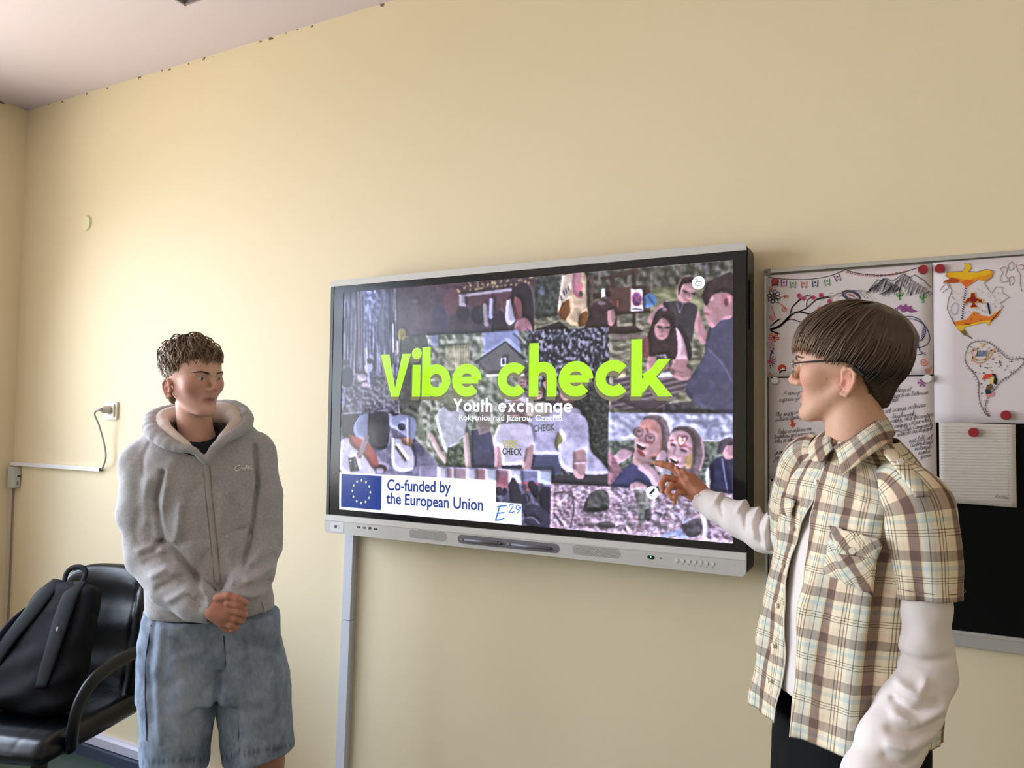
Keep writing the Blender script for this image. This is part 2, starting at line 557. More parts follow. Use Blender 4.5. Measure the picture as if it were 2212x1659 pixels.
def leaning(name, z0, z1, xw0, xw1, y0, y1, m):
    def xc(z): return -0.034 + (z - .27) / (1.149 - .27) * 0.022
    V = []
    for z in (z0, z1):
        for (x, y) in ((xw0, y0), (xw1, y0), (xw1, y1), (xw0, y1)): V.append((xc(z) + x, y, z - .105))
    F = [(3, 2, 1, 0), (4, 5, 6, 7), (0, 1, 5, 4), (1, 2, 6, 5), (2, 3, 7, 6), (3, 0, 4, 7)]
    return mesh_np(name, np.array(V), F, m, ch, sm=False)


leaning('cover', .105, .825, 0, .040, -.028, -.001, M_CH)
leaning('cover', .828, 1.20, 0, .040, -.028, -.001, M_CH)
leaning('back_rail', .105, .825, -.003, .044, -.006, -.0012, M_CH)
leaning('back_rail', .828, 1.20, -.003, .044, -.006, -.0012, M_CH)

# ---------------------------------------------------------------- ceiling luminaire (its corner shows at the top edge)
lc = at_z(400, 13, ROOM_H - .075)
lum = empty('ceiling_luminaire', (lc[0], lc[1], ROOM_H - .075), 0, 'louvred ceiling light with a mirrored grid near the back wall', 'ceiling light')
M_MIRROR = mat('louvre_aluminium', (178, 172, 176), .22, 1.0)
M_LWHITE = mat('lamp_housing_white', (232, 226, 226), .4)
LX, LY = 1.24, .62
bm = bmesh.new()
for (a, b_) in (((0, 0, 0), (LX, -.008, .074)), ((0, -LY, 0), (LX, -LY + .008, .074)), ((0, -LY, 0), (.008, 0, .074)), ((LX - .008, -LY, 0), (LX, 0, .074)), ((0, -LY, .066), (LX, 0, .074))):
    lo = np.minimum(a, b_); hi = np.maximum(a, b_); box_bm(lo, hi, bm=bm)
bm_obj('housing', bm, mat('luminaire_edge', (150, 140, 140), .4), lum)
box('reflector', (.01, -LY + .01, .060), (LX - .01, -.01, .0655), M_LWHITE, lum)
for k in range(1, 12):
    box('louvre', (LX * k / 12 - .002, -LY + .009, .004), (LX * k / 12 + .002, -.009, .045), M_MIRROR, lum)
for k in range(1, 5):
    box('long_louvre', (.009, -LY * k / 5 - .002, .004), (LX - .009, -LY * k / 5 + .002, .050), M_MIRROR, lum)
for k in range(4):
    bm_obj('fluorescent_tube', cyl_bm((.03, -LY * (k + .5) / 4 - .0, .052), (LX - .03, -LY * (k + .5) / 4, .052), .007, 10), M_LWHITE, lum, sm=True)
# ================================================================ THE INTERACTIVE DISPLAY
DY = -0.115
SX0, SX1, SZ0, SZ1 = -1.9049, -0.4773, 1.2537, 2.0567
OX0, OX1, OZ0, OZ1 = -1.963, -0.4405, 1.166, 2.104


def D(px, py, y=DY):
    p = at_y(px, py, y); return p[0], p[2]


disp = wempty('interactive_display', (-1.2, 0, OZ0), 'large interactive touch display with silver bars showing a photo collage', 'display')
M_BLK = mat('display_black', (26, 27, 29), 0.35)
M_SIL = mat('display_silver', (206, 203, 198), 0.42, 0.0, var=(30, .015))
M_SIL2 = mat('display_silver_light', (222, 219, 213), 0.42)
prism('rear_housing', round_poly(OX0 + .003, OZ0 + .003, OX1 + .0035, OZ1 - .002, .018), DY + .006, -.030, M_BLK, disp)
box('side_handle', (OX1 + .0036, DY + .02, 1.86), (OX1 + .009, DY + .04, 2.00), M_BLK, disp, bevel=.002)
# wall bracket
box('mounting_bracket', (-1.5, -.029, 1.4), (-.9, -.001, 1.85), M_BLK, disp)
bm = bmesh.new()
for (a, b_, c, d) in ((OX0, SX0, 1.2325, 2.081), (SX1, OX1, 1.2325, 2.081), (SX0, SX1, 1.2325, SZ0), (SX0, SX1, SZ1, 2.081)):
    box_bm((a, DY - .002, c), (b_, DY + .006, d), bm=bm)
bm_obj('bezel', bm, mat('bezel_black', (22, 23, 25), 0.16), disp)
box('side_trim', (OX0, DY - .004, 1.2325), (OX0 + .014, DY - .0022, 2.081), mat('trim_dark_grey', (58, 60, 56), .35), disp)
prism('top_bar', round_poly(OX0, 2.0812, OX1, OZ1, .012, corners=(0, 0, 1, 1)), DY - .006, DY + .0055, M_SIL, disp)
prism('bottom_bar', round_poly(OX0, OZ0, OX1, 1.2322, .014, corners=(1, 1, 0, 0)), DY - .010, DY + .0055, M_SIL, disp)
prism('bottom_bar_ledge', [(OX0 + .0, 1.2125), (OX1 - .0, 1.2125), (OX1 - .0, 1.2315), (OX0, 1.2315)], DY - .012, DY - .0102, M_SIL2, disp)
BY = DY - .0104                      # face of the bottom bar


def Bp(px, py):
    p = at_y(px, py, BY); return p[0], p[2]


# sticker
s0 = Bp(713.5, 1147); s1 = Bp(742, 1129)
st = prism('asset_sticker', [(s0[0], s0[1]), (s1[0], s0[1]), (s1[0], s1[1]), (s0[0], s1[1])], BY - .0006, BY, mat('sticker_pale', (222, 220, 224), .4), disp)
cx_, cz_ = (s0[0] * .58 + s1[0] * .42), (s0[1] + s1[1]) / 2
prism('shield_mark', [(cx_ - .0055, cz_ + .006), (cx_ - .0055, cz_ - .002), (cx_, cz_ - .007), (cx_ + .0055, cz_ - .002), (cx_ + .0055, cz_ + .006)], BY - .0010, BY - .0007, mat('shield_navy', (40, 62, 84), .4), st)
for k in range(4):
    prism('print_line', [(cx_ + .009, cz_ + .006 - k * .0042), (cx_ + .021, cz_ + .006 - k * .0042), (cx_ + .021, cz_ + .007 - k * .0042), (cx_ + .009, cz_ + .007 - k * .0042)], BY - .0009, BY - .0007, mat('sticker_print', (170, 168, 172), .5), st)
# ports
for (px, py, w, h) in ((774.6, 1139, .0115, .006), (786.6, 1140, .0115, .006), (798.7, 1140.8, .010, .009), (811, 1142.7, .014, .006)):
    x, z = Bp(px, py)
    pr = prism('port', round_poly(x - w / 2, z - h / 2, x + w / 2, z + h / 2, .001), BY - .0006, BY + .001, mat('port_black', (30, 30, 32), .4), disp)
    prism('port_tongue', [(x - w * .32, z), (x + w * .32, z), (x + w * .32, z + h * .25), (x - w * .32, z + h * .25)], BY - .0008, BY - .0007, mat('port_tongue', (150, 150, 150), .4), pr)
# speaker grilles: rows of small holes
M_HOLE = mat('grille_hole', (96, 94, 90), .6)
for (xa, xb, ya, yb) in ((883, 966, 1156.0 - 9, 1156 + 9), (1236, 1341, 1192 - 11.5, 1192 + 11.5)):
    A = Bp(xa, (ya + yb) / 2 - (xb - xa) * .045); B = Bp(xb, (ya + yb) / 2 + (xb - xa) * .045)
    zc_ = (A[1] + B[1]) / 2; Wd = B[0] - A[0]; hh = .0145
    bm = bmesh.new(); nx = int(Wd / .0042); nz = 8
    for i in range(nx):
        for j in range(nz):
            x = A[0] + Wd * (i + .5 + (.0 if j % 2 else .5)) / nx; z = zc_ - hh + 2 * hh * (j + .5) / nz
            e_ = min(x - A[0], B[0] - x)
            if e_ < hh and abs(z - zc_) > math.sqrt(max(0, hh * hh - (hh - e_) ** 2)): continue
            bmesh.ops.create_circle(bm, cap_ends=True, segments=6, radius=.00125, matrix=Matrix.Translation((x, BY - .0004, z)) @ Matrix.Rotation(math.pi / 2, 4, 'X'))
    tag(bm_obj('speaker_grille', bm, M_HOLE, disp), kind='stuff')
# pen tray and pens
A = Bp(989, 1164.5); B = Bp(1208, 1184.5); zc_ = (A[1] + B[1]) / 2
prism('pen_tray', round_poly(A[0], zc_ - .0145, B[0], zc_ + .0145, .0144, 10), BY - .0008, BY + .002, mat('tray_grey', (112, 110, 116), .4), disp)
wdt = B[0] - A[0]
for k in range(2):
    xa = A[0] + wdt * (.035 + .475 * k); xb = xa + wdt * .42
    pn = empty('stylus_pen', (xa, BY - .0065, zc_ - .001), 0, ['grey stylus pen lying in the left half of the display tray', 'grey stylus pen lying in the right half of the display tray'][k], 'pen', 'stylus pens in the display tray')
    pm = mat('pen_grey', (120, 118, 126), .35); Lp = xb - xa
    bm_obj('barrel', cyl_bm((.018, 0, 0), (Lp - .012, 0, 0), .0052, 14), pm, pn, sm=True)
    bm_obj('tip', cyl_bm((.0, 0, 0), (.018, 0, 0), .0016, 12, .0050), pm, pn, sm=True)
    bm_obj('end_cap', cyl_bm((Lp - .012, 0, 0), (Lp, 0, 0), .0042, 12, .0034), mat('pen_dark', (86, 84, 92), .35), pn, sm=True)
# sensor window, led, buttons
x, z = Bp(1406, 1203.7)
prism('sensor_window', round_poly(x - .0105, z - .0052, x + .0105, z + .0052, .005), BY - .0008, BY + .001, mat('sensor_black', (14, 16, 14), .1), disp)
prism('status_led', round_poly(x - .002, z - .001, x + .002, z + .003, .001), BY - .0011, BY - .0009, mat('led_green', (60, 200, 90), .4, emit=((90, 255, 120), 1.2)), disp)
x, z = Bp(1427.5, 1205.7)
bm_obj('microphone_hole', cyl_bm((x, BY - .0006, z), (x, BY, z), .0021, 12), M_BLK, disp)
for k in range(7):
    x, z = Bp(1462 + 77 * k / 6, 1210 + 7.7 * k / 6)
    bt = bm_obj('button', cyl_bm((x, BY + .0005, z), (x, BY - .0022, z), .0056, 20, .005), M_SIL2, disp, sm=False)
    prism('button_icon', round_poly(x - .002, z - .0115, x + .002, z - .009, .0008, 2), BY - .0005, BY, mat('icon_grey', (160, 158, 152), .5), bt)

# ---------------------------------------------------------------- the picture on the screen (painted into a fine grid of coloured points)
RW, RH = 780, 439
gx = np.linspace(SX0, SX1, RW); gz = np.linspace(SZ0, SZ1, RH)
GX, GZ = np.meshgrid(gx, gz)
PP = project(np.stack([GX, np.full_like(GX, DY), GZ], -1).reshape(-1, 3)).reshape(RH, RW, 2)
QX, QY = PP[..., 0], PP[..., 1]           # photo pixel of every raster point
IMG = np.zeros((RH, RW, 3)); IMG[:] = (60, 60, 64)


def window_of(pts, pad=2):
    c = []; r = []
    for (x, y) in pts:
        X, Z = D(x, y); c.append((X - SX0) / (SX1 - SX0) * (RW - 1)); r.append((Z - SZ0) / (SZ1 - SZ0) * (RH - 1))
    return slice(max(0, int(min(r)) - pad), max(0, int(max(r)) + pad + 2)), slice(max(0, int(min(c)) - pad), max(0, int(max(c)) + pad + 2))


def inside(pts, x, y):
    m = np.zeros(x.shape, bool); n = len(pts)
    for i in range(n):
        (x0, y0), (x1, y1) = pts[i], pts[(i + 1) % n]
        if y0 == y1: continue
        c = ((y0 > y) != (y1 > y)) & (x < (x1 - x0) * (y - y0) / (y1 - y0) + x0)
        m ^= c
    return m


def paint(s, m, col, a=1.0):
    col = np.asarray(col, float)
    if col.ndim == 1: col = np.broadcast_to(col, m.shape + (3,))
    aa = (m * a)[..., None] if not np.isscalar(a) else (m.astype(float) * a)[..., None]
    IMG[s] = IMG[s] * (1 - aa) + col * aa


def poly(pts, col, a=1.0, shade=None):
    s = window_of(pts); x, y = QX[s], QY[s]; m = inside(pts, x, y)
    c = np.broadcast_to(np.asarray(col, float), m.shape + (3,))
    if shade:           # (scale, amount) mottling
        c = c * (1 + shade[1] * (fbm(x / shade[0], y / shade[0]) - .5) * 2)[..., None]
    paint(s, m, c, a)


def spoly(pts, col, a=1.0, shade=None, n=40):
    P = np.asarray(list(pts) + [pts[0]], float)
    poly([tuple(p) for p in catmull(P, n)], col, a, shade)


def ell(cx, cy, rx, ry, col, a=1.0, rot=0.0, soft=0.15, shade=None):
    R_ = max(rx, ry) * 1.3
    s = window_of([(cx - R_, cy - R_), (cx + R_, cy - R_), (cx + R_, cy + R_), (cx - R_, cy + R_)]); x, y = QX[s] - cx, QY[s] - cy
    c_, s_ = math.cos(rot), math.sin(rot)
    d = np.sqrt(((x * c_ + y * s_) / rx) ** 2 + ((-x * s_ + y * c_) / ry) ** 2)
    m = np.clip((1 - d) / soft + .5, 0, 1)
    c = np.broadcast_to(np.asarray(col, float), m.shape + (3,))
    if shade: c = c * (1 + shade[1] * (fbm(QX[s] / shade[0], QY[s] / shade[0]) - .5) * 2)[..., None]
    paint(s, m, c, a)


def stroke(pts, w, col, a=1.0, n=None):
    if n: pts = [tuple(p) for p in catmull(pts, n)]
    xs = [p[0] for p in pts]; ys = [p[1] for p in pts]
    s = window_of([(min(xs) - w, min(ys) - w), (max(xs) + w, min(ys) - w), (max(xs) + w, max(ys) + w), (min(xs) - w, max(ys) + w)])
    x, y = QX[s], QY[s]; d = np.full(x.shape, 1e9)
    for (x0, y0), (x1, y1) in zip(pts[:-1], pts[1:]):
        dx, dy = x1 - x0, y1 - y0; t = np.clip(((x - x0) * dx + (y - y0) * dy) / (dx * dx + dy * dy + 1e-9), 0, 1)
        d = np.minimum(d, np.hypot(x - x0 - t * dx, y - y0 - t * dy))
    paint(s, np.clip(w / 2 - d + .5, 0, 1), col, a)


def region(pts, fn):
    """fill a region with fn(x,y)->(…,3)"""
    s = window_of(pts); x, y = QX[s], QY[s]; m = inside(pts, x, y); paint(s, m, fn(x, y))


def mixc(a, b, t):
    return np.asarray(a, float) * (1 - t[..., None]) + np.asarray(b, float) * t[..., None]


sat = lambda v: np.clip(v, 0, 1)
R9 = random.Random(5)

# 1 forest, left
def f_forest(x, y):
    n = fbm(x / 9, y / 26); up = sat((y - 620) / 270)
    c = mixc((58, 60, 74), (96, 98, 122), sat((n - .35) * 3))
    gap = np.exp(-((x - 803 + (y - 640) * .06) / (24 - 0 * y)) ** 2) * sat(1.2 - (y - 620) / 150)
    c = c * (1 - gap[..., None]) + gap[..., None] * mixc((86, 98, 146), (170, 182, 226), sat(fbm(x / 5, y / 7) * 2 - .6))
    tr = sat(np.sin(x * .9 + 3 * fbm(x / 30, y / 400)) * 1.6 - .7) * sat((y - 660) / 60) * sat((835 - y) / 40)
    c = c * (1 - .35 * tr[..., None])
    ht = sat(fbm(x / 3, y / 60) * 3 - 1.4) * sat((y - 700) / 60) * sat((830 - y) / 30)
    c = c + ht[..., None] * np.array((80, 82, 92.))
    gr = sat((y - 800 - (x - 800) * .05) / 14)
    c = c * (1 - gr[..., None]) + gr[..., None] * mixc((62, 60, 72), (128, 128, 142), sat(fbm(x / 5, y / 4) * 2.2 - .7))
    return c
region([(735, 615), (858, 605), (862, 893), (732, 893)], f_forest)
for k in range(26):
    x0 = R9.uniform(740, 858); w = R9.uniform(1.5, 4)
    if 792 < x0 < 822 and R9.random() < .8: continue
    c = R9.choice([(38, 38, 46), (48, 48, 58), (128, 126, 136), (104, 102, 112)])
    stroke([(x0, R9.uniform(600, 690)), (x0 + R9.uniform(-6, 4), R9.uniform(780, 815))], w, c, .8)
stroke([(855, 620), (857, 762)], 9, (128, 124, 132), .6); stroke([(849, 700), (850, 760)], 3, (196, 194, 206), .8); stroke([(858, 640), (859, 762)], 2.5, (206, 202, 206), .7)
spoly([(739, 800), (752, 792), (763, 806), (760, 832), (745, 836), (738, 825)], (46, 48, 62)); stroke([(745, 838), (742, 872)], 6, (108, 112, 148))
ell(748, 783, 5, 7, (60, 54, 60))
spoly([(788, 790), (800, 782), (806, 792), (800, 805), (790, 803)], (168, 174, 206)); ell(799, 779, 6, 6, (74, 62, 62)); stroke([(796, 800), (797, 832)], 7, (146, 152, 198)); ell(782, 815, 10, 8, (168, 158, 172)); ell(790, 830, 8, 5, (150, 140, 150))

# 2 dark room, top
def f_dark(x, y):
    return mixc((66, 60, 70), (92, 82, 88), sat(fbm(x / 40, y / 40) * 1.6 - .3))
region([(856, 600), (1156, 580), (1156, 735), (856, 735)], f_dark)
poly([(930, 612), (1154, 590), (1154, 618), (984, 634)], (84, 64, 70))
for k in range(62):
    x0 = R9.uniform(982, 1152); y0 = 631 - (x0 - 982) * .118 - R9.choice([0, 0, 1, 9, 12, 18]) * (1 if R9.random() < .7 else .5)
    poly([(x0 - 2.2, y0 - 2.4), (x0 + 2.2, y0 - 2.8), (x0 + 2.2, y0 + 1.9), (x0 - 2.2, y0 + 2.4)], R9.choice([(150, 140, 92), (136, 128, 92), (160, 150, 96)]), .8)
poly([(986, 637), (1106, 621), (1106, 628), (1004, 641), (1006, 664), (992, 660)], (168, 166, 182), .75)
poly([(1010, 640), (1106, 630), (1106, 668), (1012, 668)], (96, 66, 74), .8)
spoly([(958, 645), (972, 622), (988, 628), (992, 652), (984, 676), (966, 676)], (104, 74, 80)); spoly([(934, 668), (956, 660), (968, 700), (958, 722), (940, 722)], (74, 70, 90))
ell(1001, 677, 14, 15, (58, 52, 60)); ell(1034, 680, 16, 20, (52, 48, 56)); ell(1043, 668, 8, 12, (62, 56, 62)); stroke([(1048, 660), (1051, 700)], 10, (150, 144, 152), .8); stroke([(1062, 648), (1060, 684)], 9, (156, 166, 214), .9)
ell(1073, 662, 8, 12, (84, 62, 66)); spoly([(1063, 690), (1080, 670), (1096, 690), (1094, 722), (1064, 722)], (52, 48, 58))
spoly([(1094, 650), (1106, 646), (1110, 676), (1116, 688), (1102, 702), (1092, 690)], (188, 190, 222)); spoly([(1106, 625), (1130, 610), (1148, 630), (1152, 690), (1136, 720), (1116, 690), (1104, 650)], (54, 46, 54))
spoly([(1112, 640), (1126, 650), (1128, 690), (1114, 690), (1108, 664)], (138, 84, 88)); spoly([(1116, 694), (1134, 686), (1148, 700), (1146, 716), (1112, 716)], (172, 120, 132))
ell(897, 650, 7, 5, (112, 104, 112), .6)

# 3 playground, right
def f_play(x, y):
    c = mixc((58, 62, 50), (112, 110, 92), sat(fbm(x / 8, y / 10) * 2.4 - .7))
    sk = sat(fbm(x / 14 + 9, y / 14) * 3 - 1.9) * sat((640 - y) / 50); c = c * (1 - sk[..., None]) + sk[..., None] * np.array((128, 142, 188.))
    g = sat((y - (606 + (1583 - x) * .03) - 12 * fbm(x / 40, 3)) / 10) * sat((x - 1360) / 60)
    c = c * (1 - g[..., None]) + g[..., None] * mixc((112, 120, 80), (146, 150, 108), sat(fbm(x / 14, y / 6) * 2 - .5))
    g = sat((y - 672) / 14)
    c = c * (1 - g[..., None]) + g[..., None] * mixc((92, 96, 76), (152, 150, 122), sat(fbm(x / 12, y / 5) * 2.2 - .6))
    return c
region([(1155, 560), (1590, 555), (1590, 895), (1150, 895)], f_play)
region([(1155, 594), (1208, 588), (1206, 680), (1155, 690)], lambda x, y: mixc((52, 56, 50), (84, 92, 84), sat(fbm(x / 6, y / 7) * 2 - .5)))
ell(1172, 628, 6, 10, (106, 118, 164), .6); poly([(1155, 712), (1210, 694), (1230, 712)], (48, 44, 44))
WD = (74, 56, 50)
poly([(1296, 600), (1376, 578), (1382, 590), (1300, 606)], WD); poly([(1318, 596), (1328, 594), (1330, 720), (1318, 722)], WD); poly([(1366, 586), (1374, 585), (1374, 720), (1366, 720)], WD)
poly([(1272, 600), (1282, 596), (1286, 660), (1276, 662)], (92, 76, 68)); poly([(1310, 622), (1404, 618), (1404, 670), (1310, 674)], (86, 62, 56)); poly([(1280, 634), (1320, 628), (1320, 640), (1282, 646)], (60, 44, 42))
poly([(1318, 672), (1404, 668), (1404, 676), (1318, 680)], WD); poly([(1330, 706), (1372, 704), (1390, 716), (1330, 724)], (58, 46, 44)); poly([(1320, 720), (1396, 724), (1396, 732), (1320, 734)], (120, 110, 104))
spoly([(1214, 596), (1262, 588), (1268, 640), (1268, 690), (1256, 704), (1230, 698), (1206, 680), (1208, 640)], (202, 178, 140), shade=(10, .15))
spoly([(1214, 596), (1236, 592), (1230, 640), (1224, 668), (1208, 672), (1208, 640)], (206, 192, 170)); spoly([(1238, 592), (1256, 590), (1250, 628), (1254, 640), (1240, 636), (1236, 616)], (196, 132, 146)); spoly([(1244, 618), (1258, 612), (1258, 640), (1246, 642), (1240, 630)], (214, 122, 140)); ell(1255, 634, 4, 6, (92, 120, 100))
spoly([(1216, 654), (1230, 648), (1230, 690), (1214, 690), (1206, 676)], (128, 78, 40)); spoly([(1252, 680), (1268, 672), (1266, 700), (1250, 704)], (132, 80, 40)); spoly([(1222, 690), (1240, 668), (1250, 690), (1238, 704)], (206, 186, 140))
for k, (x0, y0) in enumerate([(1211, 644), (1217, 634), (1222, 629), (1227, 624)]): stroke([(x0, y0 - 5), (x0 + 2, y0 + 4)], 2.6, (84, 84, 84))
poly([(1299, 625), (1308, 622), (1308, 640), (1299, 643)], (196, 204, 226)); stroke([(1335, 650), (1334, 664)], 2.5, (168, 84, 64))
poly([(1363, 624), (1388, 624), (1389, 672), (1363, 673)], (222, 224, 240)); ell(1375.5, 646, 11.5, 15.5, (206, 88, 92)); ell(1375.5, 646, 9, 12.5, (86, 84, 196))
stroke([(1369, 637), (1382, 656)], 3.2, (206, 88, 92)); stroke([(1382, 637), (1369, 656)], 3.2, (206, 88, 92)); stroke([(1366, 668), (1374, 667), (1386, 669)], 2.2, (40, 40, 50))
spoly([(1390, 640), (1406, 632), (1420, 650), (1408, 662), (1392, 664)], (78, 124, 176)); stroke([(1400, 640), (1412, 656)], 3, (52, 92, 150))
# girl standing behind
SKIN = (178, 132, 134); SKD = (140, 98, 102); SKL = (212, 172, 178)
spoly([(1398, 690), (1420, 662), (1440, 652), (1430, 690), (1410, 706)], SKIN); spoly([(1498, 662), (1508, 668), (1526, 720), (1530, 736), (1514, 742), (1498, 700)], SKIN)
spoly([(1432, 654), (1462, 650), (1505, 660), (1500, 700), (1492, 740), (1458, 742), (1440, 700)], (62, 56, 62), shade=(12, .12)); spoly([(1440, 740), (1486, 736), (1494, 770), (1470, 776)], (56, 52, 58))
ell(1482, 625, 19, 30, (190, 146, 146), rot=.25); spoly([(1466, 620), (1476, 600), (1496, 598), (1506, 612), (1492, 610), (1474, 616), (1466, 640)], (62, 46, 46)); stroke([(1476, 628), (1484, 632)], 2.4, (70, 46, 50)); stroke([(1494, 634), (1501, 634)], 2.4, (70, 46, 50)); stroke([(1478, 648), (1490, 650)], 3, (150, 84, 92)); stroke([(1488, 632), (1489, 642)], 2, (150, 104, 106)); stroke([(1462, 654), (1468, 676)], 1.5, (130, 128, 130)); stroke([(1476, 656), (1468, 676)], 1.5, (130, 128, 130))
# girl with long dark hair writing
spoly([(1408, 700), (1420, 672), (1440, 664), (1456, 678), (1462, 720), (1460, 772), (1440, 776), (1420, 770), (1400, 774), (1396, 740)], (56, 42, 46), shade=(8, .2))
ell(1431, 710, 17, 24, SKIN, rot=.15); spoly([(1412, 700), (1420, 672), (1436, 664), (1452, 680), (1444, 690), (1430, 686), (1418, 700)], (58, 44, 48)); ell(1436, 668, 5, 4, (150, 142, 150), .6)
stroke([(1416, 706), (1428, 709), (1450, 708)], 1.6, (120, 110, 118)); stroke([(1420, 705), (1428, 707)], 2.6, (66, 42, 46)); stroke([(1438, 708), (1446, 707)], 2.6, (66, 42, 46)); stroke([(1424, 726), (1434, 727)], 2.6, (146, 82, 92)); stroke([(1432, 708), (1430, 719)], 2, (150, 106, 108))
spoly([(1386, 736), (1400, 728), (1402, 770), (1388, 768)], (126, 74, 74)); spoly([(1460, 706), (1476, 730), (1486, 776), (1478, 792), (1452, 792), (1464, 760)], SKL); spoly([(1400, 770), (1440, 770), (1440, 800), (1398, 800)], SKIN); spoly([(1452, 776), (1484, 776), (1480, 792), (1456, 790)], SKIN)
poly([(1416, 766), (1438, 765), (1440, 782), (1418, 784)], (150, 144, 150)); poly([(1418, 769), (1436, 768), (1437, 779), (1419, 780)], (96, 92, 100))
# girl at left, face half seen
spoly([(1266, 700), (1280, 660), (1300, 648), (1322, 658), (1332, 690), (1326, 718), (1262, 722)], (62, 46, 48), shade=(8, .22)); spoly([(1312, 672), (1326, 668), (1330, 690), (1322, 704), (1314, 700)], SKIN); ell(1300, 654, 9, 5, (126, 112, 122), .6)
# table
region([(1326, 816), (1420, 804), (1500, 818), (1440, 876), (1400, 892), (1318, 880)], lambda x, y: mixc((88, 76, 84), (122, 108, 114), sat(np.sin((y * 1.0 + x * .22) * .55) * 1.5)))
poly([(1330, 846), (1398, 868), (1440, 856), (1440, 870), (1400, 892), (1328, 862)], (72, 62, 70)); poly([(1416, 806), (1470, 798), (1462, 812), (1420, 816)], (206, 210, 222))
poly([(1336, 804), (1352, 802), (1352, 814), (1336, 816)], (206, 190, 140))
region([(1440, 872), (1583, 858), (1583, 895), (1400, 895)], lambda x, y: mixc((50, 48, 52), (92, 90, 92), sat(fbm(x / 6, y / 5) * 2 - .6)))
# boy at right in a navy sweatshirt
spoly([(1534, 700), (1552, 690), (1583, 676), (1600, 720), (1600, 880), (1530, 884), (1486, 856), (1484, 830), (1520, 770), (1524, 740)], (76, 78, 104), shade=(14, .12))
stroke([(1528, 752), (1560, 786), (1580, 822)], 2, (106, 108, 136), n=20)
spoly([(1524, 640), (1540, 625), (1560, 624), (1583, 628), (1583, 682), (1558, 692), (1540, 708), (1530, 700), (1520, 668)], SKIN)
ell(1567, 650, 9, 16, (186, 120, 124)); ell(1569, 652, 4.5, 9, (140, 82, 90)); spoly([(1516, 640), (1530, 610), (1552, 598), (1583, 590), (1590, 640), (1572, 632), (1550, 632), (1536, 642), (1526, 660)], (60, 46, 48), shade=(6, .25)); stroke([(1523, 676), (1530, 680)], 2.5, (146, 86, 94)); stroke([(1527, 651), (1534, 652)], 2.2, (70, 50, 54))
spoly([(1448, 790), (1464, 782), (1492, 800), (1486, 820), (1466, 820), (1450, 808)], SKIN); stroke([(1450, 792), (1444, 778), (1440, 766)], 2.2, (84, 90, 112)); stroke([(1452, 800), (1476, 806)], 1.5, SKD); stroke([(1452, 808), (1476, 814)], 1.5, SKD)

# 4 centre group photo
def f_house(x, y):
    c = mixc((104, 118, 92), (168, 178, 160), sat(fbm(x / 9, y / 9) * 2.3 - .7))
    tl = sat((x - 1128) / 20)
    c2 = mixc((48, 50, 56), (146, 150, 172), sat(fbm(x / 4.5, y / 6) * 3.2 - 1.35))
    c = c * (1 - tl[..., None]) + tl[..., None] * c2
    rh = sat((x - 1226) / 16) * sat((y - 800) / 40)
    c = c * (1 - rh[..., None]) + rh[..., None] * mixc((36, 40, 40), (74, 82, 74), sat(fbm(x / 4, y / 4) * 2.6 - .9))
    return c
region([(861, 728), (1316, 706), (1316, 1026), (861, 1026)], f_house)
spoly([(864, 730), (920, 726), (920, 790), (905, 880), (864, 892)], (70, 72, 66), .8, shade=(12, .3)); ell(868, 722, 9, 13, (160, 150, 66), .8)
poly([(930, 725), (946, 722), (948, 748), (930, 746)], (140, 156, 206), .7); poly([(1042, 718), (1120, 712), (1126, 770), (1046, 770)], (142, 158, 214), .85)
poly([(1024, 782), (1092, 736), (1136, 774), (1130, 780), (1092, 742), (1030, 786)], (70, 72, 78)); poly([(1032, 782), (1092, 740), (1132, 778), (1134, 806), (1048, 808)], (112, 112, 112)); poly([(1050, 808), (1134, 806), (1134, 812), (1050, 814)], (206, 204, 204)); poly([(1082, 774), (1093, 772), (1093, 790), (1082, 791)], (200, 206, 226)); poly([(1085, 776), (1090, 776), (1090, 788), (1085, 788)], (92, 92, 100))
poly([(1012, 790), (1034, 784), (1034, 830), (1012, 834)], (150, 158, 160), .7); poly([(962, 748), (1014, 744), (1014, 800), (964, 800)], (186, 182, 128), .5)
for k in range(7): stroke([(980 + k * 6, 745), (986 + k * 4, 800)], 1.6, (222, 204, 166), .6)
for (x0, y0) in ((1136, 735), (1150, 720), (1120, 730)): stroke([(1170, 790), (x0, y0), (x0 - 12, y0 - 10)], 1.4, (52, 50, 54), .8)
# people row
def person2d(hx, hy, hr, hair, shirt, w, top, bot, hairlong=0):
    if hairlong: spoly([(hx - hr * 1.2, hy - hr), (hx, hy - hr * 1.6), (hx + hr * 1.2, hy - hr), (hx + hr * 1.4, hy + hairlong), (hx - hr * 1.4, hy + hairlong)], hair, shade=(6, .2))
    spoly([(hx - w * .35, top), (hx + w * .35, top), (hx + w * .62, top + 18), (hx + w * .5, bot), (hx - w * .5, bot), (hx - w * .62, top + 18)], shirt, shade=(16, .10))
    ell(hx, hy, hr, hr * 1.3, (186, 146, 146)); spoly([(hx - hr, hy - hr * .2), (hx - hr * .8, hy - hr * 1.3), (hx + hr * .8, hy - hr * 1.3), (hx + hr, hy - hr * .2), (hx, hy - hr * .75)], hair)
    stroke([(hx - hr * .5, hy), (hx - hr * .2, hy)], 1.8, (90, 62, 66)); stroke([(hx + hr * .2, hy), (hx + hr * .5, hy)], 1.8, (90, 62, 66)); stroke([(hx - hr * .35, hy + hr * .7), (hx + hr * .35, hy + hr * .7)], 1.8, (150, 92, 98))
person2d(1128, 826, 10, (150, 130, 120), (150, 146, 146), 40, 845, 880); person2d(1182, 828, 9, (58, 48, 50), (62, 62, 72), 36, 842, 890)
person2d(1163, 850, 10, (140, 112, 88), (176, 170, 150), 40, 868, 900); person2d(1222, 850, 12, (96, 70, 66), (180, 180, 206), 56, 880, 960, 30)
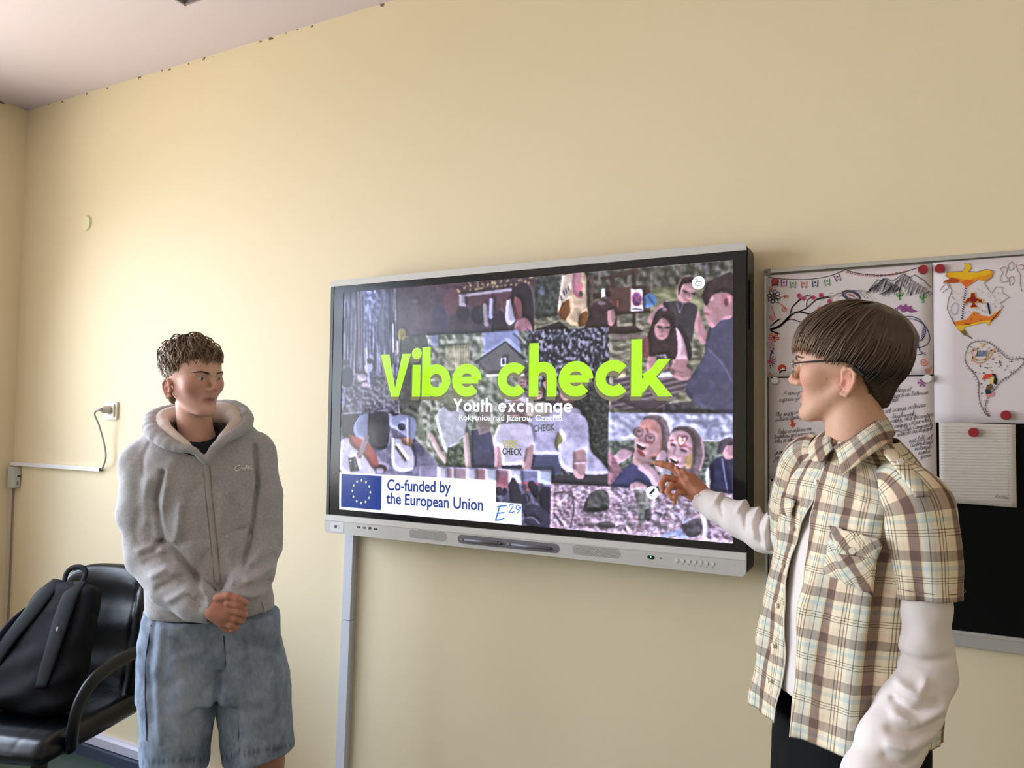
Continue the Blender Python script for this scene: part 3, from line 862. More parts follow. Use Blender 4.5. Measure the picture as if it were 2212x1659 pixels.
spoly([(1130, 905), (1180, 898), (1232, 900), (1238, 950), (1230, 984), (1150, 982)], (182, 184, 218), shade=(18, .1)); poly([(1150, 982), (1214, 982), (1212, 1026), (1146, 1022)], (72, 82, 112))
spoly([(1216, 900), (1248, 892), (1270, 912), (1276, 970), (1302, 1000), (1310, 1024), (1220, 1016), (1206, 960)], (188, 190, 224), shade=(20, .14)); spoly([(1238, 976), (1264, 974), (1262, 1030), (1240, 1026)], (190, 150, 152)); stroke([(1240, 1001), (1263, 1000)], 2, (222, 214, 226))
spoly([(1206, 930), (1216, 950), (1204, 966), (1210, 980), (1198, 960)], (150, 150, 96))
ell(1114, 862, 24, 17, (180, 176, 200), .9); ell(1113, 880, 15, 22, (176, 136, 130), .9); spoly([(1090, 890), (1098, 868), (1130, 868), (1138, 890), (1142, 940), (1128, 940), (1124, 900), (1102, 900), (1096, 944), (1086, 940)], (126, 104, 100), shade=(5, .25))
spoly([(1066, 946), (1078, 918), (1098, 914), (1130, 914), (1148, 924), (1152, 962), (1138, 970), (1126, 1010), (1096, 1012), (1080, 996), (1078, 966), (1060, 964)], (216, 214, 236), shade=(20, .08))
spoly([(1064, 966), (1080, 966), (1084, 1012), (1072, 1018)], (192, 152, 156)); spoly([(1136, 970), (1152, 962), (1146, 1016), (1130, 1016)], (192, 152, 156)); poly([(1084, 1006), (1128, 1004), (1126, 1020), (1084, 1018)], (58, 60, 80))
# bending people on the left of the group
spoly([(940, 900), (958, 878), (990, 880), (1008, 900), (1002, 940), (985, 960), (980, 985), (962, 975), (950, 940)], (190, 200, 206), shade=(18, .12)); stroke([(930, 940), (946, 972), (964, 996)], 12, (190, 170, 160), n=16); ell(976, 866, 18, 22, (120, 130, 92), .7)
region([(968, 968), (1012, 950), (1016, 1024), (960, 1024)], lambda x, y: mixc((54, 66, 58), (112, 130, 92), sat(fbm(x / 6, y / 6) * 2.4 - .7)))
stroke([(1006, 940), (1012, 1008)], 13, (200, 178, 172)); spoly([(1018, 930), (1058, 930), (1066, 1012), (1022, 1014)], (66, 66, 92), shade=(12, .2)); poly([(1030, 880), (1060, 876), (1060, 932), (1034, 940)], (128, 112, 104), .8)
poly([(862, 892), (880, 880), (912, 900), (930, 1010), (870, 1010)], (134, 146, 120), .6)

# 5 painting at a table, bottom left
def f_tab(x, y):
    return mixc((86, 88, 110), (150, 152, 178), sat(fbm(x / 26, y / 22) * 2 - .5))
region([(735, 891), (846, 893), (946, 1000), (946, 1040), (732, 1030)], f_tab)
spoly([(740, 896), (778, 893), (790, 900), (780, 930), (760, 950), (742, 944), (736, 920)], (48, 42, 46)); spoly([(778, 896), (800, 894), (812, 920), (792, 950), (770, 944), (764, 922)], (128, 142, 180)); spoly([(796, 893), (838, 893), (838, 960), (812, 970), (796, 950)], (60, 58, 62), shade=(10, .2))
spoly([(738, 950), (756, 946), (800, 980), (812, 1010), (800, 1030), (736, 1016)], (206, 208, 230)); spoly([(754, 938), (772, 944), (800, 962), (818, 1000), (806, 1012), (786, 984), (758, 960)], (176, 84, 72)); stroke([(792, 944), (784, 968), (776, 984)], 12, (150, 132, 138), n=12); stroke([(776, 984), (772, 990)], 5, (160, 140, 144))
poly([(753, 990), (768, 986), (776, 1016), (758, 1018)], (46, 44, 54))
for (x0, y0, c) in ((757, 995, (222, 222, 236)), (757, 1002, (150, 130, 150)), (758, 1009, (130, 90, 90)), (766, 992, (70, 70, 80)), (767, 999, (80, 84, 120)), (768, 1006, (84, 106, 116)), (769, 1012, (60, 90, 90))): ell(x0, y0, 2.8, 2.8, c)
spoly([(842, 900), (870, 895), (898, 908), (892, 950), (860, 930), (842, 920)], (142, 156, 190)); ell(868, 922, 8, 8, (70, 74, 92)); spoly([(846, 945), (880, 954), (896, 990), (888, 1016), (850, 1010)], (204, 210, 232)); spoly([(866, 945), (890, 948), (888, 964), (870, 958)], (196, 140, 110)); stroke([(856, 966), (876, 994)], 5, (150, 132, 120)); ell(822, 1012, 14, 9, (110, 84, 76)); ell(820, 1016, 10, 6, (176, 172, 190))
stroke([(880, 905), (882, 1012)], 4, (226, 226, 206), .55)

# 6 painted faces, right
def f_face(x, y):
    c = mixc((150, 160, 196), (206, 214, 240), sat(fbm(x / 12, y / 10) * 2 - .5))
    tr = sat(fbm(x / 9 + 4, y / 9) * 3 - 1.3) * sat((x - 1480) / 60 + .3); c = c * (1 - .45 * tr[..., None]) + .45 * tr[..., None] * np.array((110, 126, 132.))
    h = sat((y - 945 + 12 * (fbm(x / 16, 2) - .5)) / 8); c = c * (1 - h[..., None]) + h[..., None] * mixc((74, 88, 84), (128, 142, 120), sat(fbm(x / 5, y / 5) * 2.4 - .7))
    return c
region([(1314, 891), (1590, 893), (1590, 1072), (1314, 1053)], f_face)
stroke([(1520, 952), (1583, 952)], 2.5, (190, 196, 214)); stroke([(1520, 1012), (1583, 1012)], 2, (150, 158, 170))
spoly([(1320, 990), (1344, 970), (1366, 976), (1362, 986), (1344, 998), (1326, 1006)], (206, 168, 182)); spoly([(1314, 970), (1324, 984), (1340, 1010), (1346, 1040), (1328, 1052), (1314, 1050)], (150, 108, 122), shade=(5, .3))
spoly([(1318, 1052), (1340, 1022), (1366, 1000), (1390, 1002), (1412, 1016), (1424, 1050), (1400, 1058)], (62, 66, 118), shade=(16, .12)); spoly([(1362, 1046), (1376, 1040), (1398, 1050), (1392, 1060), (1360, 1056)], (206, 168, 176))
spoly([(1372, 960), (1400, 982), (1412, 1000), (1390, 1006), (1368, 1000)], (184, 146, 146))
spoly([(1384, 915), (1396, 898), (1420, 896), (1440, 910), (1448, 950), (1440, 982), (1428, 990), (1420, 940)], (128, 112, 116), shade=(5, .2))
spoly([(1374, 930), (1388, 908), (1410, 906), (1426, 920), (1430, 950), (1422, 980), (1400, 990), (1380, 984), (1371, 966)], (196, 150, 152))
spoly([(1386, 914), (1404, 906), (1422, 918), (1424, 936), (1404, 928), (1384, 930)], (206, 136, 120), .8); spoly([(1374, 970), (1384, 984), (1394, 986), (1388, 976)], (196, 84, 96)); stroke([(1430, 950), (1426, 976), (1404, 990)], 4, (206, 110, 92), .8, n=12)
for (cx0, cy0) in ((1379, 933), (1404, 947)): ell(cx0, cy0, 10.5, 10.5, (96, 84, 94)); ell(cx0, cy0, 9.0, 9.0, (190, 150, 152)); ell(cx0 + 1, cy0 - 1, 4.2, 1.8, (112, 86, 92)); stroke([(cx0 - 5, cy0 - 5), (cx0 + 5, cy0 - 4)], 1.6, (120, 84, 84))
ell(1404, 955, 4, 4, (220, 92, 100), .8); spoly([(1374, 954), (1386, 964), (1396, 966), (1388, 972), (1378, 966)], (86, 54, 64)); stroke([(1376, 957), (1390, 963)], 3, (226, 220, 226)); stroke([(1396, 925), (1400, 935)], 2, (170, 70, 70))
spoly([(1446, 940), (1458, 924), (1480, 920), (1502, 928), (1520, 960), (1518, 1000), (1504, 1030), (1484, 1030), (1470, 1000)], (112, 96, 102), shade=(6, .2)); stroke([(1516, 950), (1520, 985), (1512, 1015)], 4, (190, 150, 156), .8, n=12)
spoly([(1442, 960), (1452, 934), (1476, 930), (1494, 946), (1496, 980), (1480, 1006), (1458, 1010), (1442, 990)], (200, 162, 170)); spoly([(1478, 990), (1496, 978), (1494, 1006), (1482, 1012)], (206, 170, 96), .8)
spoly([(1462, 946), (1468, 939), (1474, 944), (1481, 940), (1485, 950), (1472, 966), (1463, 956)], (206, 108, 112)); spoly([(1465, 947), (1469, 943), (1474, 947), (1480, 944), (1482, 951), (1472, 961), (1466, 954)], (232, 216, 226)); spoly([(1470, 950), (1474, 949), (1477, 951), (1473, 956)], (206, 176, 90))
stroke([(1450, 960), (1458, 962)], 3, (84, 62, 72)); stroke([(1472, 972), (1482, 975)], 3, (84, 62, 72)); stroke([(1446, 952), (1454, 951)], 2.5, (196, 84, 92)); stroke([(1476, 962), (1490, 970)], 3, (206, 92, 96)); spoly([(1446, 986), (1456, 994), (1466, 996), (1460, 1002), (1450, 998)], (86, 52, 62)); stroke([(1448, 988), (1462, 996)], 2.4, (232, 226, 232)); stroke([(1460, 965), (1456, 980)], 2, (170, 126, 136))
spoly([(1420, 984), (1432, 972), (1440, 980), (1436, 1010), (1422, 1020), (1414, 1006)], (206, 178, 190)); spoly([(1378, 1006), (1396, 1002), (1420, 1020), (1426, 1044), (1412, 1050), (1400, 1030), (1380, 1014)], (206, 172, 184)); spoly([(1424, 1010), (1450, 1014), (1446, 1040), (1428, 1046)], (206, 210, 230), .7)
spoly([(1532, 1010), (1544, 992), (1562, 986), (1583, 990), (1590, 1070), (1540, 1062), (1532, 1040)], (48, 52, 84), shade=(14, .15)); stroke([(1560, 990), (1566, 1030), (1572, 1062)], 1.6, (150, 160, 206)); spoly([(1558, 960), (1570, 950), (1583, 956), (1583, 988), (1566, 990)], (190, 142, 150)); spoly([(1550, 980), (1554, 956), (1568, 946), (1583, 946), (1583, 960), (1570, 962), (1560, 978)], (84, 76, 92)); spoly([(1524, 1020), (1532, 1010), (1534, 1050), (1526, 1056)], (206, 208, 226))

# 7 audience hall, bottom middle
def f_aud(x, y):
    c = mixc((70, 72, 92), (104, 106, 130), sat(fbm(x / 8, y / 8) * 2 - .5))
    t = sat((1052 - y) / 10); c = c * (1 - t[..., None]) + t[..., None] * np.array((150, 146, 176.))
    return c
region([(905, 1006), (1191, 1015), (1191, 1142), (905, 1130)], f_aud)
poly([(944, 1008), (1191, 1018), (1191, 1046), (944, 1034)], (190, 192, 220))
for (x0, x1, c) in ((948, 962, (206, 216, 236)), (966, 976, (176, 150, 160)), (980, 1006, (172, 146, 156)), (1010, 1024, (206, 214, 236)), (1028, 1048, (168, 120, 128)), (1052, 1068, (190, 206, 222)), (1072, 1098, (150, 104, 122)), (1102, 1124, (200, 206, 230)), (1126, 1162, (118, 126, 168)), (1164, 1190, (176, 196, 220))): poly([(x0, 1010 + (x0 - 945) * .035), (x1, 1011 + (x1 - 945) * .035), (x1, 1040 + (x1 - 945) * .03), (x0, 1038 + (x0 - 945) * .03)], c)
poly([(1126, 1040), (1164, 1042), (1160, 1062), (1130, 1060)], (168, 84, 96)); poly([(1072, 1030), (1098, 1030), (1096, 1060), (1074, 1060)], (160, 96, 108))
for k in range(40):
    x0 = R9.uniform(1070, 1190); y0 = R9.uniform(1040, 1136); r_ = R9.uniform(5, 10)
    ell(x0, y0, r_, r_ * 1.25, R9.choice([(48, 46, 60), (58, 56, 74), (72, 70, 92), (40, 40, 52)]), .85)
for k in range(14):
    x0 = R9.uniform(1076, 1186); y0 = R9.uniform(1060, 1130); stroke([(x0, y0), (x0 + R9.uniform(-6, 14), y0 + R9.uniform(6, 18))], 1.2, (150, 152, 178), .6)
spoly([(1098, 1050), (1108, 1032), (1118, 1044), (1130, 1080), (1124, 1110), (1104, 1090)], (52, 50, 62)); spoly([(1164, 1062), (1178, 1050), (1190, 1060), (1190, 1100), (1170, 1100)], (44, 44, 58)); spoly([(1130, 1090), (1160, 1092), (1186, 1110), (1190, 1140), (1140, 1138)], (58, 58, 78), shade=(10, .2))
stroke([(1128, 1120), (1150, 1118), (1166, 1132)], 1.4, (142, 144, 166), n=12)

# 8 rocks and roots, bottom right
def f_rock(x, y):
    n = fbm(x / 16, y / 11); n2 = fbm(x / 4.5 + 20, y / 3.2)
    c = mixc((150, 128, 142), (216, 206, 232), sat(n2 * 2.6 - .8))
    pk = sat(fbm(x / 30 + 5, y / 20) * 3 - 1.3); c = c * (1 - .5 * pk[..., None]) + .5 * pk[..., None] * mixc((150, 112, 124), (206, 166, 178), sat(n2 * 2 - .5))
    dk = sat(n * 4.2 - 2.35) * sat(n2 * 2.6 - .6); c = c * (1 - .85 * dk[..., None]) + .85 * dk[..., None] * mixc((62, 66, 66), (112, 120, 112), sat(n2 * 2 - .5))
    return c
region([(1190, 1044), (1590, 1066), (1590, 1182), (1188, 1142)], f_rock)
for k in range(60):
    x0 = R9.uniform(1196, 1576); y0 = R9.uniform(1056, 1168); L_ = R9.uniform(6, 30); a_ = R9.uniform(-1.2, 1.0)
    stroke([(x0, y0), (x0 + L_ * math.cos(a_) * .5, y0 + L_ * math.sin(a_) * .5 + R9.uniform(-3, 3)), (x0 + L_ * math.cos(a_), y0 + L_ * math.sin(a_))], R9.uniform(1, 2.6), R9.choice([(96, 84, 96), (232, 228, 246), (116, 104, 112), (70, 68, 74), (224, 216, 240)]), .7, n=8)
spoly([(1262, 1090), (1280, 1062), (1310, 1060), (1316, 1096), (1290, 1106), (1262, 1104)], (84, 88, 84), shade=(7, .4)); ell(1283, 1100, 14, 5, (40, 40, 44), .9); ell(1305, 1096, 9, 6, (44, 46, 48), .9); spoly([(1370, 1058), (1392, 1060), (1408, 1090), (1396, 1120), (1380, 1136), (1378, 1100)], (128, 132, 124), shade=(6, .4)); ell(1400, 1112, 8, 14, (70, 70, 76), .8); ell(1310, 1134, 18, 8, (74, 78, 76), .8)
spoly([(1420, 1164), (1440, 1150), (1464, 1144), (1486, 1118), (1488, 1124), (1472, 1146), (1486, 1160), (1470, 1164), (1452, 1156), (1432, 1166)], (150, 170, 214)); spoly([(1470, 1136), (1500, 1120), (1520, 1124), (1516, 1150), (1490, 1160)], (86, 84, 92), shade=(5, .5)); stroke([(1516, 1104), (1524, 1136), (1522, 1164)], 12, (206, 206, 234), n=16)
stroke([(1197, 1066), (1220, 1062)], 3, (110, 100, 106)); stroke([(1196, 1108), (1216, 1136)], 2, (106, 92, 100)); stroke([(1234, 1058), (1240, 1100), (1232, 1140)], 2.2, (120, 104, 114), n=12); stroke([(1206, 1090), (1226, 1070)], 5, (232, 228, 244))

# overall: contrast, embossed light-and-dark shading and a greyish reflection veil painted in
def blur(A, k=1):
    for _ in range(k):
        A = (np.roll(A, 1, 0) + 2 * A + np.roll(A, -1, 0)) / 4; A = (np.roll(A, 1, 1) + 2 * A + np.roll(A, -1, 1)) / 4
    return A
IMG = blur(IMG, 1)
Lm = blur(IMG.mean(-1), 6); em = (Lm - np.roll(np.roll(Lm, 4, 1), 4, 0)); wide = blur(IMG, 14)
IMG = IMG * (1 + np.clip(em / 90.0, -.32, .32))[..., None] + .30 * (IMG - wide)
IMG = IMG * (1 + .35 * (fbm(QX / 26, QY / 30, 9.5, 3) - .5))[..., None]
IMG = IMG * (1 + .30 * (fbm(QX / 11, QY / 11, 1.5) - .5) + .17 * (fbm(QX / 3.4, QY / 3.4, 4.5, 2) - .5))[..., None]
IMG = (IMG.mean(-1, keepdims=True) * .15 + IMG * .85) * np.array([1.0, .97, 1.07]) * .92 + 9
pic = lin(np.clip(IMG, 0, 255))
P3 = np.stack([GX, np.full_like(GX, DY - .0002), GZ], -1)
M_SCR = attr_mat('lit_screen', 'col', rough=0.18, emit=.80, spec=0.4)
screen = grid_mesh('screen', P3, pic, M_SCR, disp)

# ---------------------------------------------------------------- crisp lettering and marks on the screen (lit pixels too)
EMITS = {}


def lit(rgb, k=1.15):
    key = (tuple(rgb), k)
    if key not in EMITS:
        m = bpy.data.materials.new('lit_%d_%d_%d' % tuple(rgb)); m.use_nodes = True; m.cycles.emission_sampling = 'NONE'
        b = m.node_tree.nodes['Principled BSDF']; b.inputs['Base Color'].default_value = (.004, .004, .005, 1)
        b.inputs['Roughness'].default_value = .18; b.inputs['Specular IOR Level'].default_value = .4
        b.inputs['Emission Color'].default_value = (*lin(rgb), 1); b.inputs['Emission Strength'].default_value = k * .74
        EMITS[key] = m
    return EMITS[key]


def flat(name, V2, F, m, lay, parent=None):
    V = np.array([(x, DY - .0002 - .00025 * lay, z) for x, z in V2])
    F2 = []
    for f in F:        # face the room (-y)
        p = V[list(f)]; nrm = np.zeros(3)
        for i in range(1, len(f) - 1): nrm += np.cross(p[i] - p[0], p[i + 1] - p[0])
        F2.append(tuple(f) if nrm[1] < 0 else tuple(f)[::-1])
    return mesh_np(name, V, F2, m, parent or screen, sm=False)


def stroke_shape(path, w, n_end=6, closed=False):
    """constant-width stroke with butt ends as (V2,F)"""
    P = np.asarray(path, float)
    T_ = np.gradient(P, axis=0) if not closed else np.roll(P, -1, 0) - np.roll(P, 1, 0)
    T_ /= np.linalg.norm(T_, axis=1)[:, None] + 1e-12
    Nn = np.stack([-T_[:, 1], T_[:, 0]], 1) * (w / 2)
    V = np.vstack([P + Nn, P - Nn]); n = len(P)
    F = [(i, (i + 1) % n, (i + 1) % n + n, i + n) for i in range(n if closed else n - 1)]
    return V, F


def arc(cx, cy, r, a0, a1, n=28):
    a = np.radians(np.linspace(a0, a1, n)); return np.stack([cx + r * np.cos(a), cy + r * np.sin(a)], 1)


def merge2(parts):
    Vs, Fs, o = [], [], 0
    for V, F in parts:
        Vs.append(np.asarray(V, float)); Fs += [tuple(int(i) + o for i in f) for f in F]; o += len(V)
    return np.vstack(Vs), Fs


def geo_letters(word, xh, w, gap):
    """bold geometric sans: x-height xh, stroke w; returns V2,F (layers overlap in plane, same colour)"""
    out = []; x = 0.0; R = (xh - w) / 2
    asc = xh * 1.55; box2 = lambda a, b, c, d: (np.array([(a, c), (b, c), (b, d), (a, d)]), [(0, 1, 2, 3)])
    for chh in word:
        P = []; adv = 0
        bowl = lambda c0, a0=0, a1=360: stroke_shape(arc(c0, xh / 2, R, a0, a1, 40), w)
        if chh == 'V':
            cap = xh * 1.36; ww = xh * 1.14
            P.append((np.array([(0, cap), (w * 1.12, cap), (ww / 2 + w * .0, w * .95), (ww / 2, 0), (ww / 2 - w * .48, 0)]), [(0, 4, 3, 2, 1)]))
            P.append((np.array([(ww, cap), (ww - w * 1.12, cap), (ww / 2, w * .95), (ww / 2, 0), (ww / 2 + w * .48, 0)]), [(0, 1, 2, 3, 4)])); adv = ww
        elif chh == 'Y':
            cap = xh * 1.42; ww = xh * 1.2
            P += [box2(ww / 2 - w / 2, ww / 2 + w / 2, 0, cap * .5)]
            P.append((np.array([(0, cap), (w * 1.15, cap), (ww / 2 + w / 2, cap * .45), (ww / 2 - w / 2, cap * .42)]), [(0, 3, 2, 1)]))
            P.append((np.array([(ww, cap), (ww - w * 1.15, cap), (ww / 2 - w / 2, cap * .45), (ww / 2 + w / 2, cap * .42)]), [(0, 1, 2, 3)])); adv = ww
        elif chh == 'i':
            P += [box2(0, w, 0, xh), (lambda A: (np.vstack([A, [[w / 2, xh * 1.36]]]), [(k, (k + 1) % 24, 24) for k in range(24)]))(arc(w / 2, xh * 1.36, w * .62, 0, 345, 24))]; adv = w
        elif chh == 'b': P += [box2(0, w, 0, asc), bowl(xh / 2 + w * .0 + .0)]; adv = xh
        elif chh == 'e':
            P += [stroke_shape(arc(xh / 2, xh / 2, R, 0, 318, 44), w), box2(w * .6, xh - w * .4, xh / 2 - w * .36, xh / 2 + w * .36)]; adv = xh
        elif chh == 'c': P += [stroke_shape(arc(xh / 2, xh / 2, R, 42, 318, 40), w)]; adv = xh * .93
        elif chh in 'hn':
            r2 = xh * .42 - w / 2
            P += [box2(0, w, 0, asc if chh == 'h' else xh), stroke_shape(arc(w / 2 + r2, xh - w / 2 - r2, r2, 180, 0, 24), w), box2(2 * r2, 2 * r2 + w, 0, xh - w / 2 - r2)]; adv = 2 * r2 + w
        elif chh == 'u':
            r2 = xh * .42 - w / 2
            P += [box2(2 * r2, 2 * r2 + w, 0, xh), stroke_shape(arc(w / 2 + r2, w / 2 + r2, r2, 180, 360, 24), w), box2(0, w, w / 2 + r2, xh)]; adv = 2 * r2 + w
        elif chh == 'k':
            P += [box2(0, w, 0, asc)]
            P.append((np.array([(w * .9, xh * .42), (xh * .72, xh), (xh * 1.04, xh), (w * 1.05, xh * .08)]), [(0, 3, 2, 1)]))
            P.append((np.array([(w * 1.0, xh * .60), (w * 1.75, xh * .72), (xh * 1.10, 0), (xh * .72, 0)]), [(0, 3, 2, 1)])); adv = xh * 1.08
        elif chh == 'o': P += [bowl(xh / 2)]; adv = xh
        elif chh == 't': P += [box2(w * .4, w * 1.4, 0, xh * 1.35), box2(0, w * 1.9, xh - w * .8, xh)]; adv = w * 1.9
        elif chh == 'x':
            for sg in (0, 1):
                q = np.array([(0, 0), (w * 1.15, 0), (xh * .95, xh), (xh * .95 - w * 1.15, xh)])
                if sg: q = q * [-1, 1] + [xh * .95, 0]
                P.append((q, [(0, 1, 2, 3)]))
            adv = xh * .95
        elif chh == 'a': P += [bowl(xh / 2), box2(xh - w, xh, 0, xh)]; adv = xh
        elif chh == 'g': P += [bowl(xh / 2), box2(xh - w, xh, -xh * .1, xh), stroke_shape(arc(xh / 2, -xh * .08, R, -10, -150, 24), w)]; adv = xh
        elif chh == ' ': adv = xh * .40
        if P:
            V, F = merge2(P); out.append((V + [x, 0], F))
        x += adv + gap
    V, F = merge2(out)
    return V, F, x - gap


def place(V, width, a, b, px_base_left, px_base_right, h_scale=None):
    """map text plane to the screen so its baseline runs between two photo pixels"""
    A = np.array(D(*px_base_left)); B = np.array(D(*px_base_right)); s = (B - A)[0] / width
    return np.stack([A[0] + V[:, 0] * s, A[1] + (B[1] - A[1]) * V[:, 0] / width + V[:, 1] * (h_scale or s)], 1)


# title, letter by letter
V, F, wd = geo_letters('Vibe check', 1.0, .29, .06)
x_at = 0.0
for chh in 'Vibe check':
    V1, F1, w1 = geo_letters(chh, 1.0, .29, .06) if chh != ' ' else (None, None, .40)
    if V1 is not None:
        Vt = place(V1 + [x_at, 0], wd, 0, 0, (821, 857), (1452, 856.5), .1115)
        flat('title_shadow', Vt + np.array([-.004, -.0125]), F1, lit((150, 146, 112), .75), 1)
        flat('title_letter', Vt, F1, lit((170, 236, 46), 1.3), 2)
    x_at += w1 + .06
# subtitle
V, F, wd = geo_letters('Youth exchange', 1.0, .26, .14)
off = geo_letters('Youth ', 1.0, .26, .14)[2] + .14
for wtxt, o_ in (('Youth', 0.0), ('exchange', off)):
    V, F, _ = geo_letters(wtxt, 1.0, .26, .14)
    flat('subtitle_word', place(V + [o_, 0], wd, 0, 0, (979, 889), (1237, 891.5), .0305), F, lit((242, 244, 255), 1.5), 3)
V, F = text_mesh('Rokytnice nad Jizerou, Czechia', 1.0, bold=.006)
flat('place_lettering', place(V, V[:, 0].max(), 0, 0, (991, 907.5), (1216, 909.5), .0275), F, lit((242, 244, 255), 1.4), 3)
# words printed on the shirts in the picture
for (s, a, b_, h, c) in (('VIBE', (1085, 966), (1117, 967.5), .034, (180, 176, 110)), ('CHECK', (1085, 981.5), (1128, 983.5), .030, (62, 62, 60)), ('CHECK', (1152, 933), (1199, 929), .030, (92, 96, 100))):
    V, F = text_mesh(s, 1.0, bold=.03); flat('shirt_print', place(V, V[:, 0].max(), 0, 0, a, b_, h), F, lit(c), 1)

# co-funded banner
def dpoly(name, pts, rgb, lay, k=1.15, par=None):
    P = [D(*p) for p in pts]
    return flat(name, P, fill2d(P), lit(rgb, k), lay, par)
dpoly('banner', [(733, 1020), (1071.5, 1037.5), (1071.5, 1084), (1127, 1088), (1127, 1135.5), (733, 1100)], (232, 234, 255), 3, 1.25)
dpoly('flag', [(738, 1023.5), (825, 1028.5), (823.5, 1102), (737, 1094.5)], (38, 66, 150), 4, 1.0)
fc = np.array(D(781, 1062.0)); rx = D(800.5, 1062)[0] - fc[0]; rz = D(781, 1037.5)[1] - fc[1]
SV, SF = [], []
for k in range(12):
    a = k * math.pi / 6; c = fc + np.array([rx * math.sin(a) * 1.0, rz * math.cos(a)])
    ring = [c + np.array([math.sin(j * math.pi / 5), math.cos(j * math.pi / 5)]) * (.0062 if j % 2 == 0 else .0026) * np.array([.95, 1.1]) for j in range(10)]
    o_ = len(SV); SV += ring; SF += [tuple(o_ + i for i in t) for t in fill2d(ring)]
flat('flag_stars', SV, SF, lit((226, 236, 190), 1.15), 5)
for (s, a, b_) in (('Co-funded by', (836, 1058.5), (974, 1064.5)), ('the European Union', (835, 1087), (1044, 1102.5))):
    V, F = text_mesh(s, 1.0, bold=.018)
    flat('banner_lettering', place(V, V[:, 0].max(), 0, 0, a, b_, .0545), F, lit((54, 74, 150), 1.0), 4)
# marker-like E 29
ink = lit((66, 124, 206), 1.1)
def ink_stroke(pts, w, n=14):
    P = catmull([D(*p) for p in pts], n); V, F = stroke_shape(P, w); return V, F
V, F = merge2([ink_stroke([(1079, 1096), (1075, 1110), (1071, 1124)], .0052), ink_stroke([(1074, 1095), (1084, 1093), (1095, 1092)], .0042), ink_stroke([(1075, 1109), (1083, 1108), (1090, 1107)], .0040), ink_stroke([(1070, 1124), (1080, 1123), (1090, 1119)], .0044),
               ink_stroke([(1100, 1093), (1104, 1089), (1109, 1091), (1105, 1100), (1100, 1107), (1106, 1107), (1112, 1105)], .0030, 24), ink_stroke([(1123, 1093), (1117, 1092), (1115, 1098), (1120, 1101), (1125, 1094), (1124, 1101), (1117, 1109)], .0030, 24)])
flat('room_number_mark', V, F, ink, 4)
# round tool bubbles
for (px, py, kind) in ((1509, 611, 'hand'), (1409.5, 1064, 'pen')):
    c = np.array(D(px, py)); ring = [c + .0195 * np.array([math.cos(a), math.sin(a)]) for a in np.linspace(0, 2 * math.pi, 40)[:-1]]
    flat('tool_bubble', ring, fill2d(ring), lit((232, 242, 250), 1.3), 6)
    if kind == 'pen':
        q = [c + np.array(p) for p in ((-.008, -.001), (.004, .0125), (.009, .009), (-.003, -.005))]; tip = [c + np.array(p) for p in ((-.008, -.001), (-.003, -.005), (-.0105, -.0055))]
        Va, Fa = stroke_shape(catmull([c + np.array(p) for p in ((-.009, -.0105), (-.003, -.0075), (.003, -.0105), (.011, -.009))], 14), .0013)
        V, F = merge2([(q, fill2d(q)), (tip, fill2d(tip)), (Va, Fa)])
    else:
        P = catmull([c + np.array(p) for p in ((-.003, -.009), (-.0095, -.0015), (-.008, .0005), (-.0045, -.001), (-.007, .009), (-.005, .0105), (-.003, .009), (-.0015, .003), (.004, .003), (.0085, .001), (.0085, -.005), (.006, -.009), (-.003, -.009))], 60)
        V, F = stroke_shape(P, .0013)
    flat('bubble_icon', V, F, lit((44, 48, 66), .8), 7)
# ================================================================ THE NOTICE BOARD WITH DRAWINGS
WB_X0, WB_X1, WB_Z0, WB_Z1 = -0.409, 1.45, 1.028, 2.040
board = wempty('notice_board', (0.5, 0, WB_Z0), 'black chalkboard in a silver aluminium frame covered with pinned sheets', 'board')
M_ALU = mat('board_aluminium', (196, 193, 188), .38, .35)
M_ALU_D = mat('board_groove', (112, 106, 98), .5, .2)
box('writing_surface', (WB_X0 + .02, -.016, WB_Z0 + .02), (WB_X1 - .02, -.004, WB_Z1 - .02), mat('chalkboard_black', (7, 8, 7), .75, spec=.15), board)
for (nm, lo, hi) in (('top_rail', (WB_X0 + .018, WB_Z1 - .012), (WB_X1, WB_Z1)), ('side_rail', (WB_X0, WB_Z0 + .018), (WB_X0 + .0095, WB_Z1 - .018)), ('bottom_rail', (WB_X0 + .018, WB_Z0), (WB_X1, WB_Z0 + .030))):
    box(nm, (lo[0], -.0235, lo[1]), (hi[0], -.001, hi[1]), M_ALU, board, bevel=.0015)
box('groove', (WB_X0 + .016, -.017, WB_Z1 - .0175), (WB_X1, -.003, WB_Z1 - .0122), M_ALU_D, board)
box('inner_lip', (WB_X0 + .016, -.020, WB_Z1 - .0265), (WB_X1, -.003, WB_Z1 - .0176), M_ALU, board)
box('groove', (WB_X0 + .0097, -.017, WB_Z0 + .018), (WB_X0 + .0135, -.003, WB_Z1 - .0178), M_ALU_D, board)
box('inner_lip', (WB_X0 + .0137, -.020, WB_Z0 + .03), (WB_X0 + .0185, -.003, WB_Z1 - .0268), M_ALU, board)
box('inner_lip', (WB_X0 + .018, -.020, WB_Z0 + .0302), (WB_X1, -.003, WB_Z0 + .039), M_ALU, board)
box('bottom_lip', (WB_X0 + .018, -.0245, WB_Z0 + .026), (WB_X1, -.0236, WB_Z0 + .030), M_ALU, board)
for z0 in (WB_Z1 - .018, WB_Z0 - .001):
    cc = prism('corner_cap', round_poly(WB_X0 - .001, z0, WB_X0 + .0178, z0 + .019, .006, corners=(1, 0, 0, 1)), -.0245, -.002, mat('corner_cap_grey', (150, 143, 130), .5), board)
    bm_obj('screw_hole', cyl_bm((WB_X0 + .008, -.0249, z0 + .010), (WB_X0 + .008, -.0246, z0 + .010), .0028, 14), mat('screw_dark', (46, 38, 34), .5), cc)

